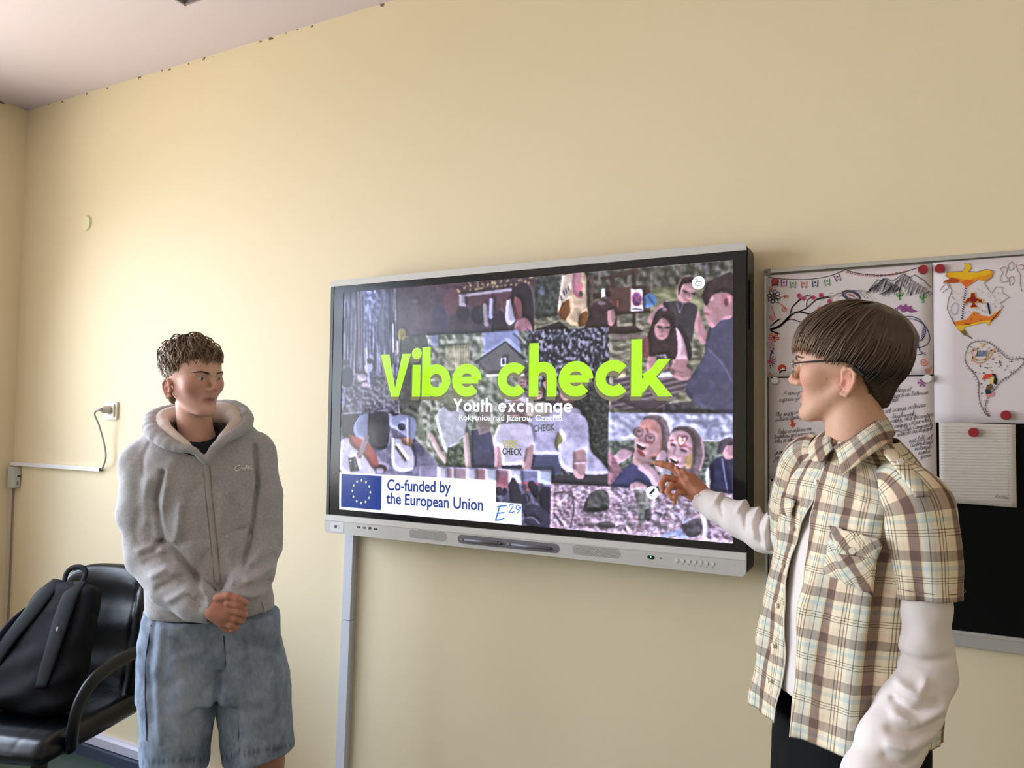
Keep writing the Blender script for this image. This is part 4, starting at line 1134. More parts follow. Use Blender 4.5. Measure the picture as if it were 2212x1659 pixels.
PY = -.0256          # paper plane


def Wp(px, py):
    p = at_y(px, py, PY); return np.array([p[0], p[2]])


M_PAPER = mat('drawing_paper', (226, 216, 218), .85, bump=(300, .03), var=(9, .012))
M_INK = attr_mat('ink_print', 'col', .85, spec=.1)


class Sheet:
    def __init__(s, name, label, x0, z0, x1, z1, lay=0, m=None, tilt=0.0):
        s.y = PY - .0012 * lay
        s.root = wempty(name, ((x0 + x1) / 2, s.y, z0), label, 'sheet')
        n = 12; V = []; F = []
        for j in range(n + 1):
            for i in range(n + 1):
                u, v = i / n, j / n
                curl = .0016 * (abs(u - .5) * 2) ** 4 * (1 - v) + .0008 * math.sin(u * 5 + v * 3)
                V.append((x0 + (x1 - x0) * u, s.y - abs(curl) * .6, z0 + (z1 - z0) * v + tilt * (u - .5)))
        F = [(j * (n + 1) + i, j * (n + 1) + i + 1, (j + 1) * (n + 1) + i + 1, (j + 1) * (n + 1) + i) for j in range(n) for i in range(n)]
        ob = mesh_np('paper', np.array(V), F, m or M_PAPER, s.root)
        md = ob.modifiers.new('thick', 'SOLIDIFY'); md.thickness = .0003; md.offset = 1
        s.V, s.F, s.C = [], [], []

    def add(s, V2, F, rgb, lay=0):
        o = len(s.V); y = s.y - .0022 - .00012 * lay
        V = np.array([(p[0], y, p[1]) for p in V2])
        for f in F:
            p = V[list(f)]; nr = np.zeros(3)
            for i in range(1, len(f) - 1): nr += np.cross(p[i] - p[0], p[i + 1] - p[0])
            s.F.append(tuple(i + o for i in (f if nr[1] < 0 else f[::-1])))
        s.V += V.tolist(); s.C += [lin(rgb)] * len(V)

    def line(s, pts, w, rgb, n=None, lay=2):
        P = np.array([Wp(*p) for p in pts])
        if n: P = catmull(P, n)
        V, F = stroke_shape(P, w * .00125); s.add(V, F, rgb, lay)

    def fill(s, pts, rgb, n=None, lay=1):
        if n: pts = catmull(list(pts) + [pts[0]], n)[:-1]
        P = [Wp(*p) for p in pts]; s.add(P, fill2d(P), rgb, lay)

    def dot(s, c, r, rgb, lay=2):
        s.fill([(c[0] + r * math.cos(a), c[1] + r * math.sin(a)) for a in np.linspace(0, 6.283, 11)[:-1]], rgb, None, lay)

    def done(s):
        if s.V: tag(mesh_np('ink_drawing', np.array(s.V), s.F, M_INK, s.root, sm=False, cols=np.array(s.C)), kind='stuff')


# joined-up handwriting, one stroke per letter
GL = {
    'a': (1.0, [[(.75, .85), (.4, 1), (.1, .5), (.3, 0), (.62, .35), (.78, 1), (.74, .2), (1, .05)]]), 'b': (.95, [[(0, .1), (.3, 1.2), (.34, 1.9), (.16, 1.6), (.14, .2), (.42, 0), (.66, .5), (.5, .8), (.95, .75)]]),
    'c': (.85, [[(.65, .8), (.4, 1), (.1, .5), (.35, 0), (.85, .2)]]), 'd': (1.05, [[(.7, .8), (.4, 1), (.1, .5), (.3, 0), (.65, .4), (.85, 1.9), (.74, .2), (1.05, .05)]]),
    'e': (.8, [[(0, .2), (.45, .55), (.55, .85), (.35, 1), (.12, .5), (.35, 0), (.8, .2)]]), 'f': (.7, [[(0, 0), (.35, 1), (.55, 1.8), (.4, 1.9), (.25, 1.2), (.2, -.6), (.32, -.7), (.35, 0), (.7, .2)]]),
    'g': (.95, [[(.7, .85), (.4, 1), (.1, .5), (.3, 0), (.65, .5), (.75, 1), (.6, -.6), (.35, -.8), (.25, -.5), (.95, .2)]]), 'h': (.95, [[(0, 0), (.35, 1.4), (.38, 1.9), (.2, 1.6), (.12, 0), (.3, .7), (.55, 1), (.62, .6), (.6, .1), (.95, .1)]]),
    'i': (.5, [[(0, .1), (.2, 1), (.18, .1), (.5, .1)], [(.24, 1.4), (.27, 1.5)]]), 'j': (.5, [[(.1, .6), (.28, 1), (.15, -.6), (-.05, -.7), (.1, -.2), (.5, .1)], [(.32, 1.4), (.35, 1.5)]]),
    'k': (.9, [[(0, 0), (.3, 1.4), (.35, 1.9), (.18, 1.6), (.1, 0), (.2, .5), (.6, 1), (.35, .55), (.6, .05), (.9, .1)]]), 'l': (.55, [[(0, .1), (.35, 1.3), (.35, 1.9), (.2, 1.7), (.15, .2), (.3, 0), (.55, .15)]]),
    'm': (1.4, [[(0, 0), (.15, 1), (.14, 0), (.3, .7), (.5, 1), (.55, .5), (.53, 0), (.7, .7), (.9, 1), (1, .5), (1.0, .1), (1.4, .1)]]), 'n': (1.0, [[(0, 0), (.15, 1), (.14, 0), (.3, .7), (.52, 1), (.62, .5), (.6, .1), (1.0, .1)]]),
    'o': (.9, [[(.5, 1), (.15, .7), (.12, .2), (.4, 0), (.65, .4), (.5, 1), (.9, .8)]]), 'p': (.95, [[(0, .3), (.2, 1), (.05, -.8), (.2, .6), (.5, 1), (.65, .5), (.4, 0), (.2, .2), (.95, .1)]]),
    'q': (.9, [[(.65, .85), (.4, 1), (.1, .5), (.3, 0), (.6, .5), (.7, 1), (.6, -.8), (.9, -.2)]]), 'r': (.75, [[(0, 0), (.2, 1), (.16, 0), (.3, .8), (.6, .95), (.75, .8)]]),
    's': (.75, [[(0, .1), (.4, 1), (.5, .4), (.3, 0), (.1, .15), (.75, .2)]]), 't': (.65, [[(0, .1), (.35, 1.7), (.25, .2), (.4, 0), (.65, .15)], [(.1, 1.15), (.6, 1.2)]]),
    'u': (1.0, [[(0, .5), (.15, 1), (.12, .2), (.35, 0), (.62, .5), (.7, 1), (.66, .15), (1.0, .1)]]), 'v': (.9, [[(0, .6), (.15, 1), (.3, .05), (.6, 1), (.9, .85)]]),
    'w': (1.25, [[(0, .6), (.15, 1), (.2, .05), (.55, .8), (.6, .05), (1, 1), (1.25, .85)]]), 'x': (.8, [[(.05, 1), (.3, .8), (.5, .1), (.8, .1)], [(.7, 1), (.1, 0)]]),
    'y': (.95, [[(0, .6), (.15, 1), (.2, .2), (.6, .5), (.68, 1), (.5, -.6), (.25, -.8), (.2, -.5), (.95, .2)]]), 'z': (.8, [[(.1, .95), (.6, .95), (.1, .05), (.8, .1)]]),
    'T': (1.0, [[(.1, 1.7), (1.1, 1.85)], [(.6, 1.8), (.4, 0)]]), 'H': (1.2, [[(.35, 1.8), (.1, 0)], [(1.0, 1.8), (.75, 0)], [(.2, .9), (.9, .95)]]), 'A': (1.1, [[(.0, 0), (.65, 1.8), (.9, 0)], [(.2, .7), (.85, .75)]]),
    'O': (1.2, [[(.7, 1.8), (.2, 1.2), (.2, .3), (.6, 0), (1.0, .7), (.9, 1.6), (.5, 1.7)]]), 'J': (1.0, [[(.4, 1.6), (.9, 1.8), (.6, -.4), (.3, -.7), (.2, -.3), (1, .3)]]), 'L': (.9, [[(.4, 1.8), (.15, 0), (.9, .1)]]), 'C': (1.0, [[(.95, 1.5), (.6, 1.8), (.15, .9), (.4, 0), (1, .3)]]),
    '-': (.6, [[(.1, .5), (.5, .52)]]), ',': (.35, [[(.15, .1), (.1, -.25)]]), ':': (.35, [[(.15, .1), (.18, .2)], [(.2, .8), (.23, .9)]]), '.': (.35, [[(.15, 0), (.18, .1)]]), ' ': (.55, []),
}


def handwrite(sh, s, p0, p1, h, w=.62, rgb=(84, 76, 80), slant=.35, seed=0):
    """write s from pixel p0 towards p1 with x-height h pixels"""
    rr = random.Random(seed + len(s)); tot = sum(GL[c][0] for c in s); p0 = np.array(p0, float); p1 = np.array(p1, float)
    d = (p1 - p0) / tot; x = 0
    for c in s:
        wd_, ss = GL[c]; k = h * rr.uniform(.85, 1.12); oy = rr.uniform(-.08, .08)
        for st_ in ss:
            P = [p0 + d * (x + a + slant * b * .5) + np.array([0, -k * (b + oy)]) for a, b in st_]
            sh.line(P, w * rr.uniform(.8, 1.1), rgb, n=max(3, len(P) * 3), lay=3)
        x += wd_


def spiral(sh, c, r, turns, rgb, w=1.4, flip=1, tail=None):
    a = np.linspace(0, turns * 6.283, int(20 * turns)); P = [(c[0] + flip * r * (1 - t / a[-1] * .9) * math.cos(t), c[1] + r * (1 - t / a[-1] * .9) * math.sin(t)) for t in a]
    if tail: P = [tail] + P
    sh.line(P, w, rgb)


RD = random.Random(11)
# ---- sheet A: culture drawing
a0 = Wp(1657.5, 814); a1 = Wp(2013.5, 571)
A_ = Sheet('drawing_sheet', 'sheet with bunting, cherry branch, mountains and dragon drawn in ink', a0[0], a0[1], a1[0], a1[1], 1)
PUR = (110, 60, 130); PNK = (206, 92, 122); BLK = (48, 40, 50); ORG = (206, 92, 58); GRN = (92, 150, 92); NAV = (60, 66, 110)
A_.line([(1660, 598), (1680, 602), (1740, 604), (1790, 597), (1826, 583)], 1.3, BLK, 40)
A_.line([(1826, 583), (1850, 590), (1900, 595), (1940, 591), (1985, 578)], 1.2, BLK, 40)
for (x, y, c, rt) in ((1694, 606, PUR, .05), (1713, 608, GRN, 0), (1737, 608, ORG, 0), (1761, 606, NAV, 0), (1786, 603, GRN, -.15), (1807, 594, PUR, -.35)):
    def rp(dx, dy): return (x + dx * math.cos(rt) - dy * math.sin(rt), y + dx * math.sin(rt) + dy * math.cos(rt))
    A_.line([rp(-6, 0), rp(-4.5, 15), rp(0, 10), rp(5, 15), rp(6, 0)], 1.7, c)
    A_.dot(rp(0, 4.5), 2, c)
for k in range(16):
    t = k / 15; x = 1831 + 122 * t; y = 586 + 8 * math.sin(t * 3.14) + 2
    c = [ORG, BLK, (196, 120, 110), ORG][k % 4]
    A_.line([(x + 2.3 * math.cos(q), y + 2.3 * math.sin(q)) for q in np.linspace(0, 6.3, 10)], 1.1, c)
# mountains
for (m0, pk, m1, base) in ((1878, 1908, 1945, 632), (1906, 1952, 2011, 640)):
    top = 601 if pk == 1908 else 592
    for k in range(44):
        t = k / 43; x = m0 + (m1 - m0) * t
        yt = top + (base - 8 - top) * (abs(x - pk) / ((pk - m0) if x < pk else (m1 - pk))) + RD.uniform(-2, 3)
        A_.line([(x + 3, yt), (x - RD.uniform(2, 12), min(base + RD.uniform(-6, 3), yt + RD.uniform(10, 44)))], 1.2, RD.choice([(112, 106, 112), (136, 130, 136), (90, 86, 92)]))
A_.line([(1878, 626), (1896, 604), (1903, 607), (1916, 602), (1926, 608), (1934, 604), (1951, 592), (1966, 600), (1975, 594), (1996, 606), (2012, 622)], 1.6, (96, 92, 98))
for (cx, cy, s) in ((1943, 640, 9), (1994, 645, 10)):
    A_.line([(cx, cy + s), (cx + 1, cy - s)], 3.4, GRN); A_.line([(cx - 6, cy - 6), (cx - 5, cy), (cx, cy + 1)], 2.4, GRN, 8); A_.line([(cx + 8, cy - 8), (cx + 6, cy - 2), (cx, cy - 1)], 2.4, GRN, 8)
# mandala flower
for k in range(8):
    q = k * .785 + .2; c = (1672 + 10 * math.cos(q), 641 + 10.5 * math.sin(q))
    A_.line([(c[0] + 4.6 * math.cos(t) * math.cos(q) - 3.4 * math.sin(t) * math.sin(q), c[1] + 4.6 * math.cos(t) * math.sin(q) + 3.4 * math.sin(t) * math.cos(q)) for t in np.linspace(0, 6.3, 14)], 1.4, BLK)
for r in (5.6, 3, 1.2): A_.line([(1672 + r * math.cos(t), 641 + r * math.sin(t)) for t in np.linspace(0, 6.3, 16)], 1.3, BLK)
spiral(A_, (1665, 623), 4, 1.3, ORG); spiral(A_, (1698, 640), 5, 1.4, ORG, tail=(1686, 642)); spiral(A_, (1694, 668), 6, 1.4, ORG, tail=(1682, 654)); spiral(A_, (1668, 686), 7, 1.5, ORG, tail=(1666, 660)); spiral(A_, (1664, 744), 9, 1.6, (190, 110, 110)); spiral(A_, (1996, 782), 9, 1.7, ORG); spiral(A_, (2004, 800), 7, 1.5, ORG, tail=(2012, 790)); spiral(A_, (1664, 808), 5, 1.2, ORG)
# cherry branch
A_.line([(1664, 712), (1684, 705), (1706, 684), (1724, 674), (1752, 680), (1780, 690)], 3.4, BLK, 30); A_.line([(1664, 712), (1684, 705), (1706, 684)], 5, BLK, 14); A_.line([(1706, 684), (1712, 664), (1726, 650), (1740, 640), (1752, 640)], 2.2, BLK, 20); A_.line([(1720, 676), (1742, 666), (1766, 646), (1790, 641)], 2.2, BLK, 20); A_.line([(1712, 664), (1726, 648), (1727, 640)], 1.6, BLK, 12); A_.line([(1742, 664), (1744, 650), (1754, 640)], 1.5, BLK, 12); A_.line([(1766, 648), (1778, 645), (1796, 642)], 1.5, BLK, 12); A_.line([(1696, 694), (1710, 690), (1730, 696)], 1.8, BLK, 12)
for (x, y) in ((1726, 639), (1736, 645), (1757, 643), (1774, 638), (1792, 651), (1770, 668)):
    for k in range(5): q = k * 1.256; A_.dot((x + 3.1 * math.cos(q), y + 3.1 * math.sin(q)), 2.4, PNK, 3)
    A_.dot((x, y), 1.2, (150, 40, 80), 4)
for k in range(9): A_.line([(1664 + k * 2.0, 706 - k * 1.9), (1669 + k * 2.2, 701 - k * 1.5)], 2, BLK); A_.line([(1664 + k * 2.0, 713 + k * .8), (1668 + k * 2.0, 717 + k * .6)], 2, BLK)
# amulet disc
for (r, w, c) in ((1, 3.0, NAV), (.72, 1.4, NAV)): A_.line([(1839 + 19 * r * math.cos(t) * .97 - 10 * r * math.sin(t) * .22, 639 + 19 * r * math.cos(t) * .3 + 10 * r * math.sin(t) * .95) for t in np.linspace(0, 6.3, 30)], w, c)
A_.line([(1834, 637), (1840, 639), (1845, 641)], 4, (206, 110, 120), 8)
# flowers / rays at the left edge
for k in range(5): q = k * 1.256 + .3; A_.line([(1672 + 3 * math.cos(q), 729 + 3 * math.sin(q)), (1672 + 11 * math.cos(q - .3), 729 + 9 * math.sin(q - .3)), (1672 + 11 * math.cos(q + .3), 729 + 9 * math.sin(q + .3)), (1672 + 3 * math.cos(q), 729 + 3 * math.sin(q))], 2, ORG, 16)
A_.dot((1672, 729), 3, (120, 50, 90)); A_.line([(1664, 756), (1672, 764)], 2, PUR); A_.line([(1672, 752), (1664, 768)], 3, PUR, None)
for k in range(14): q = k * .45; A_.line([(1662 + 5 * math.cos(q), 781 + 5 * math.sin(q)), (1662 + 16 * math.cos(q), 781 + 15 * math.sin(q))], 1.5, BLK if k % 2 else (190, 60, 110)) if math.cos(q) > -.2 else None
A_.dot((1662, 781), 4, (190, 60, 110))
A_.dot((1690, 796), 9, (206, 72, 54)); A_.dot((1691, 799), 5, (240, 226, 216), 3); A_.line([(1684, 806), (1690, 801), (1698, 800)], 3, BLK, 8, 4); A_.dot((1688, 796), 1.4, BLK, 5); A_.dot((1694, 795), 1.4, BLK, 5)
for k in range(7): q = -k * .5 - .1; A_.line([(1953 + 4 * math.cos(q), 803 + 4 * math.sin(q)), (1953 + 17 * math.cos(q), 803 + 14 * math.sin(q))], 1.4, BLK)
A_.dot((1953, 804), 3, ORG)
# dragon-like serpent
A_.fill([(1936, 666), (1946, 658), (1950, 663), (1957, 656), (1960, 664), (1968, 660), (1970, 668), (1983, 673), (1968, 676), (1958, 672), (1950, 676), (1944, 668)], (150, 84, 140)); A_.line([(1936, 666), (1930, 676), (1934, 686), (1950, 690), (1974, 690), (1998, 704), (2009, 730), (2000, 746), (1976, 752), (1956, 746)], 1.6, NAV, 60); A_.line([(1940, 668), (1936, 678), (1946, 684), (1970, 684), (1990, 694), (1999, 712), (1996, 728), (1982, 738), (1962, 728), (1944, 706), (1926, 686), (1916, 682)], 1.6, NAV, 60)
for k in range(11): t = k / 10; x = 1920 + 58 * t; y = 683 + 50 * t; A_.line([(x, y), (x + 1, y + 6), (x + 5, y + 5)], 2, PUR)
for k in range(6): t = k / 5; A_.line([(1999 - 4 * t, 708 + 24 * t), (1993 - 4 * t, 710 + 24 * t), (1997 - 4 * t, 714 + 22 * t)], 1.8, PUR)
A_.line([(1984, 738), (1986, 756), (1992, 764), (1970, 768), (1962, 768), (1976, 756), (1974, 742)], 1.6, NAV, 30); A_.line([(1992, 764), (1998, 762), (1999, 768)], 1.6, NAV); A_.line([(1962, 768), (1958, 774), (1966, 770), (1964, 776), (1972, 770)], 1.5, NAV); A_.line([(1960, 742), (1972, 748), (1984, 750)], 1.2, ORG, 10)
A_.line([(2011, 742), (2012, 800)], 1.0, (150, 146, 156))
A_.done()

# ---- sheet B: handwritten notes
b0 = Wp(1662, 1035); b1 = Wp(2019.5, 808.5)
B_ = Sheet('notes_sheet', 'sheet of handwritten notes with red arrows below the drawing', b0[0], b0[1], b1[0] + .002, Wp(1662, 817)[1], 0)
RED = (206, 74, 48)
handwrite(B_, 'A unique', (1692, 854), (1738, 851), 6); handwrite(B_, 'express your', (1683, 868), (1738, 863), 5.6)
handwrite(B_, 'The purpose of', (1674, 901), (1740, 891), 5.8); handwrite(B_, 'cultural identity', (1675, 911), (1732, 904), 5.6)
handwrite(B_, 'Helps us embrace our', (1681, 938), (1754, 929), 5.6); handwrite(B_, 'traditions and express our', (1673, 948), (1760, 938), 5.4); handwrite(B_, 'roles to other comm', (1674, 957), (1740, 951), 5.4)
handwrite(B_, 'Omamori -', (1672, 983), (1706, 976), 6); handwrite(B_, 'Japanese amulet', (1671, 994), (1726, 984), 5.6)
for (x, y) in ((1712, 907), (1715, 949)):
    B_.fill([(x - 4, y), (x + 1, y - 1), (x + 3, y + 8), (x + 8, y + 7), (x + 1, y + 17), (x - 6, y + 10), (x - 2, y + 10)], RED)
for (s, p, q, h) in (('emotional', (1918, 849), (1968, 845), 6), ('connection between', (1915, 861), (2006, 851), 5.8), ('people', (1916, 870), (1940, 866), 5.6), ('art across cultures:', (1910, 893), (2001, 878), 6.2), ('- bushwork,', (1920, 905), (1978, 898), 6),
                     ('raphy, and decorative', (1924, 914), (2016, 899), 6), ('common colour white,', (1928, 926), (2014, 909), 6), ('red, blue Community', (1934, 935), (2016, 920), 6), ('intricate-ornate paper,', (1938, 943), (2016, 928), 6),
                     ('nal folk art', (1964, 957), (2014, 948), 6), ('Luxury-based', (1966, 966), (2016, 957), 5.6), ('materials', (1976, 973), (2013, 968), 5.4), ('number', (1984, 982), (2010, 978), 5.4), ('grown.', (1988, 990), (2014, 986), 5.4)):
    handwrite(B_, s, p, q, h, seed=len(s))
for k in range(6): q = k * 1.05; B_.fill([(1992, 827), (1992 + 9 * math.cos(q - .3), 827 + 8 * math.sin(q - .3)), (1992 + 11 * math.cos(q), 827 + 9 * math.sin(q)), (1992 + 9 * math.cos(q + .3), 827 + 8 * math.sin(q + .3))], (150, 72, 140))
B_.done()

# ---- sheet C: painted maps
c0 = Wp(2022, 912.5); c1 = Wp(2013.5, 569.5)
C_ = Sheet('map_sheet', 'large sheet with painted orange and yellow map drawings', c1[0] + .0015, c0[1], c1[0] + .60, c1[1] + .002, 0)
OUT = (150, 128, 122)
na = [(2038, 612), (2052, 602), (2042, 596), (2046, 588), (2080, 586), (2086, 576), (2082, 570), (2094, 569), (2098, 580), (2090, 586), (2110, 588), (2130, 582), (2146, 586), (2142, 600), (2126, 612), (2134, 624), (2142, 634), (2152, 620), (2166, 622), (2164, 632), (2180, 642), (2160, 656), (2168, 662), (2160, 672), (2150, 684), (2138, 696), (2136, 704), (2128, 694), (2106, 700), (2084, 700), (2080, 716), (2092, 726), (2100, 732), (2084, 722), (2070, 712), (2062, 700), (2054, 686), (2046, 668), (2048, 648), (2056, 628), (2050, 614)]
C_.line(na + [na[0]], 1.5, OUT)
C_.fill([(2036, 610), (2052, 603), (2042, 596), (2046, 588), (2078, 586), (2092, 590), (2112, 588), (2130, 582), (2146, 587), (2142, 598), (2126, 608), (2112, 604), (2100, 612), (2086, 622), (2078, 610), (2058, 612)], (232, 150, 44)); C_.fill([(2046, 590), (2078, 587), (2110, 590), (2130, 583), (2145, 588), (2126, 596), (2106, 600), (2092, 606), (2070, 600), (2050, 598)], (236, 186, 44), None, 2); C_.fill([(2078, 588), (2086, 578), (2082, 571), (2092, 569), (2098, 576), (2094, 584), (2090, 589)], (236, 196, 52), None, 3); C_.fill([(2038, 608), (2056, 600), (2072, 604), (2072, 610), (2050, 612)], (176, 84, 44), None, 3); C_.fill([(2076, 610), (2088, 604), (2104, 606), (2096, 614), (2086, 621)], (226, 110, 50), None, 3)
C_.fill([(2058, 696), (2088, 690), (2104, 672), (2118, 682), (2138, 684), (2162, 668), (2154, 684), (2140, 696), (2116, 696), (2092, 704), (2064, 704)], (226, 130, 52), None, 2); C_.fill([(2062, 704), (2090, 702), (2116, 695), (2140, 692), (2136, 704), (2128, 696), (2106, 702), (2084, 706), (2080, 716), (2070, 712)], (236, 190, 58), None, 3); C_.fill([(2074, 716), (2084, 712), (2090, 722), (2084, 726)], (128, 112, 44), None, 4)
for (x0, y0, x1, y1) in ((2086, 622, 2078, 686), (2134, 654, 2138, 676)):
    for k in range(14): t = k / 13; C_.line([(x0 + (x1 - x0) * t - 2, y0 + (y1 - y0) * t), (x0 + (x1 - x0) * t + 2, y0 + (y1 - y0) * t + 3)], 1.8, (70, 66, 110))
C_.fill([(2096, 632), (2106, 631), (2108, 642), (2122, 648), (2126, 658), (2112, 652), (2106, 656), (2112, 666), (2094, 666), (2100, 656), (2094, 652), (2082, 660), (2086, 646), (2096, 641)], (236, 190, 70), None, 2); C_.fill([(2098, 634), (2105, 633), (2107, 643), (2120, 649), (2123, 656), (2111, 650), (2105, 655), (2110, 664), (2096, 664), (2101, 655), (2096, 650), (2084, 657), (2088, 647), (2097, 642)], (150, 44, 44), None, 4)
for k in range(70):
    x = RD.uniform(2050, 2170); y = RD.uniform(622, 690)
    if inside(na, np.array([x]), np.array([y]))[0]: C_.line([(x, y), (x + RD.uniform(-3, 3), y + RD.uniform(2, 5))], 1.0, RD.choice([(190, 170, 165), (150, 150, 170), (206, 170, 160)]))
C_.line([(2054, 664), (2062, 654), (2070, 662), (2064, 680), (2056, 676), (2054, 664)], 1.2, (150, 170, 190), 20)
for pts in ([(2160, 580), (2170, 577), (2176, 584), (2172, 594), (2178, 606), (2166, 610), (2160, 600), (2166, 590), (2160, 580)], [(2178, 572), (2186, 566), (2190, 574), (2186, 584), (2180, 582), (2178, 572)], [(2180, 600), (2188, 598), (2190, 610), (2182, 616), (2180, 600)], [(2194, 570), (2198, 584), (2204, 594), (2204, 616), (2208, 630)], [(2030, 628), (2040, 616), (2050, 620), (2036, 632)]): C_.line(pts, 1.2, OUT, 24)
C_.line([(2200, 574), (2208, 572), (2212, 578), (2206, 584)], 1.4, (190, 120, 130), 12)
# South America
sa = [(2090, 752), (2100, 740), (2122, 738), (2138, 742), (2152, 752), (2164, 764), (2180, 776), (2206, 774), (2212, 782), (2196, 800), (2180, 812), (2164, 822), (2150, 838), (2138, 852), (2130, 868), (2128, 884), (2136, 898), (2128, 892), (2118, 872), (2114, 850), (2114, 826), (2104, 806), (2090, 790), (2084, 772)]
C_.line(sa + [sa[0]], 1.4, (130, 120, 118), 120)
for k in range(70):
    i = k / 70 * (len(sa) - 1); j = int(i); t = i - j; p = np.array(sa[j]) * (1 - t) + np.array(sa[j + 1]) * t; d = np.array(sa[j + 1]) - np.array(sa[j]); n_ = np.array([d[1], -d[0]]) / (np.hypot(*d) + 1e-6)
    C_.line([tuple(p), tuple(p + n_ * RD.uniform(3, 6))], 1.0, (120, 112, 110))
for k in range(150):
    x = RD.uniform(2088, 2205); y = RD.uniform(745, 890)
    if inside(sa, np.array([x]), np.array([y]))[0]:
        q = RD.uniform(0, 3.1); C_.line([(x, y), (x + 4 * math.cos(q), y + 4 * math.sin(q))], RD.uniform(1.2, 2.2), RD.choice([(60, 70, 76), (206, 150, 70), (216, 160, 160), (70, 100, 90), (206, 170, 100), (96, 80, 90)]))
C_.line([(2098, 758), (2104, 752), (2112, 760), (2104, 774), (2116, 778), (2130, 774), (2138, 760), (2146, 756), (2138, 772), (2120, 784), (2104, 780), (2098, 758)], 1.6, (206, 150, 80), 40); C_.dot((2103, 757), 2, (160, 60, 40)); C_.dot((2141, 757), 2, (160, 60, 40))
for k in range(8): C_.line([(2112 + k * 3, 757 + (k % 2)), (2110 + k * 3, 770)], 1.4, (90, 120, 150))
C_.line([(2116, 742), (2126, 744), (2120, 750)], 2.2, (206, 160, 60), 8)
C_.fill([(2122, 816), (2128, 808), (2144, 808), (2142, 814), (2130, 818), (2122, 821)], (216, 84, 52), None, 4); C_.fill([(2142, 806), (2150, 808), (2154, 822), (2152, 832), (2146, 828), (2148, 816)], (36, 40, 44), None, 4); C_.fill([(2140, 814), (2147, 817), (2144, 830), (2138, 826)], (236, 200, 90), None, 4); C_.fill([(2130, 836), (2140, 828), (2146, 836), (2138, 846), (2130, 842)], (110, 90, 70), None, 4); C_.fill([(2128, 842), (2138, 842), (2142, 850), (2130, 852)], (44, 60, 60), None, 5); C_.fill([(2128, 850), (2148, 846), (2146, 856), (2132, 858)], (216, 140, 150), None, 3)
C_.dot((2137, 898), 2, (206, 60, 70))
C_.done()

# ---- sheet D: ruled notebook page (left plain)
d0 = Wp(2030, 1084); d1 = Wp(2193.5, 915.5)
D_ = Sheet('notebook_page', 'ruled notebook page hanging on the black board', d0[0], d0[1] - .002, d1[0], d1[1], 0, mat('notebook_paper', (214, 206, 196), .85, bump=(300, .03)), -.004)
for k in range(26):
    y = 922 + k * 6.3; D_.line([(2032, y - .3), (2192, y + .6 + k * .1)], .7, (196, 186, 178))
D_.line([(2176, 918), (2179, 1084)], .8, (190, 180, 174))
handwrite(D_, 'to-vii', (2150, 1076), (2178, 1078), 5, .9, (150, 142, 136))
D_.done()

# ---- sheet E: pencil sketches, mostly behind the speaker
e0 = Wp(1664, 1260); e1 = Wp(1662, 1039)
E_ = Sheet('pencil_sheet', 'sheet with grey pencil scribbles low on the board behind the pointing arm', e1[0], e0[1], e1[0] + .30, e1[1], 0)
for k in range(40):
    y = RD.uniform(1052, 1086); x = RD.uniform(1668, 1690); E_.line([(x, y), (x + 14, y + RD.uniform(-4, 4)), (x + 34, y + RD.uniform(-6, 4))], 1.0, (120, 112, 114), 8)
for k in range(8): E_.line([(1667 + k * 3, 1205), (1668 + k * 2.6, 1232)], 1.1, (110, 104, 106))
E_.line([(1664, 1204), (1668, 1232), (1686, 1234), (1694, 1204), (1664, 1204)], 1.3, (90, 86, 90))
E_.done()

# ---- magnets
for (px, py, r, rgb, lab) in ((1674, 608, .0105, 0, 'red round magnet at the top left corner of the dragon drawing'), (1994, 582, .0122, 0, 'red round magnet at the top right corner of the dragon drawing'), (2030, 580, .0122, 0, 'red round magnet at the top left corner of the map sheet'),
                              (2173, 897, .0122, 0, 'red round magnet at the bottom of the map sheet'), (2103, 934, .0122, 0, 'red round magnet holding the ruled notebook page'), (1679, 1048, .0105, 0, 'red round magnet on the pencil sheet beside the pointing arm'),
                              (1674, 822, .0105, 1, 'white round magnet at the left edge of the notes sheet'), (2003, 818, .0115, 1, 'white round magnet at the right corner of the notes sheet')):
    p = at_y(px, py, -.033)
    mg = empty('magnet', (p[0], PY - .0035, p[2]), 0, lab, 'magnet', 'round board magnets')
    bm_obj('cap', cyl_bm((0, 0, 0), (0, -.0085, 0), r, 28, r * .93), mat('magnet_red', (150, 28, 40), .35) if rgb == 0 else mat('magnet_white', (226, 222, 220), .4), mg)
    bm_obj('rim', cyl_bm((0, -.0087, 0), (0, -.0095, 0), r * .9, 28, r * .86), mat('magnet_red', 0) if rgb == 0 else mat('magnet_white', 0), mg)
    if px == 1674 and rgb == 0:
        for sx in (-1, 1): bm_obj('foot', cyl_bm((sx * r * .62, -.002, -r * .7), (sx * r * .75, -.004, -r * 1.28), .003, 10, .0012), mat('magnet_red', 0), mg)
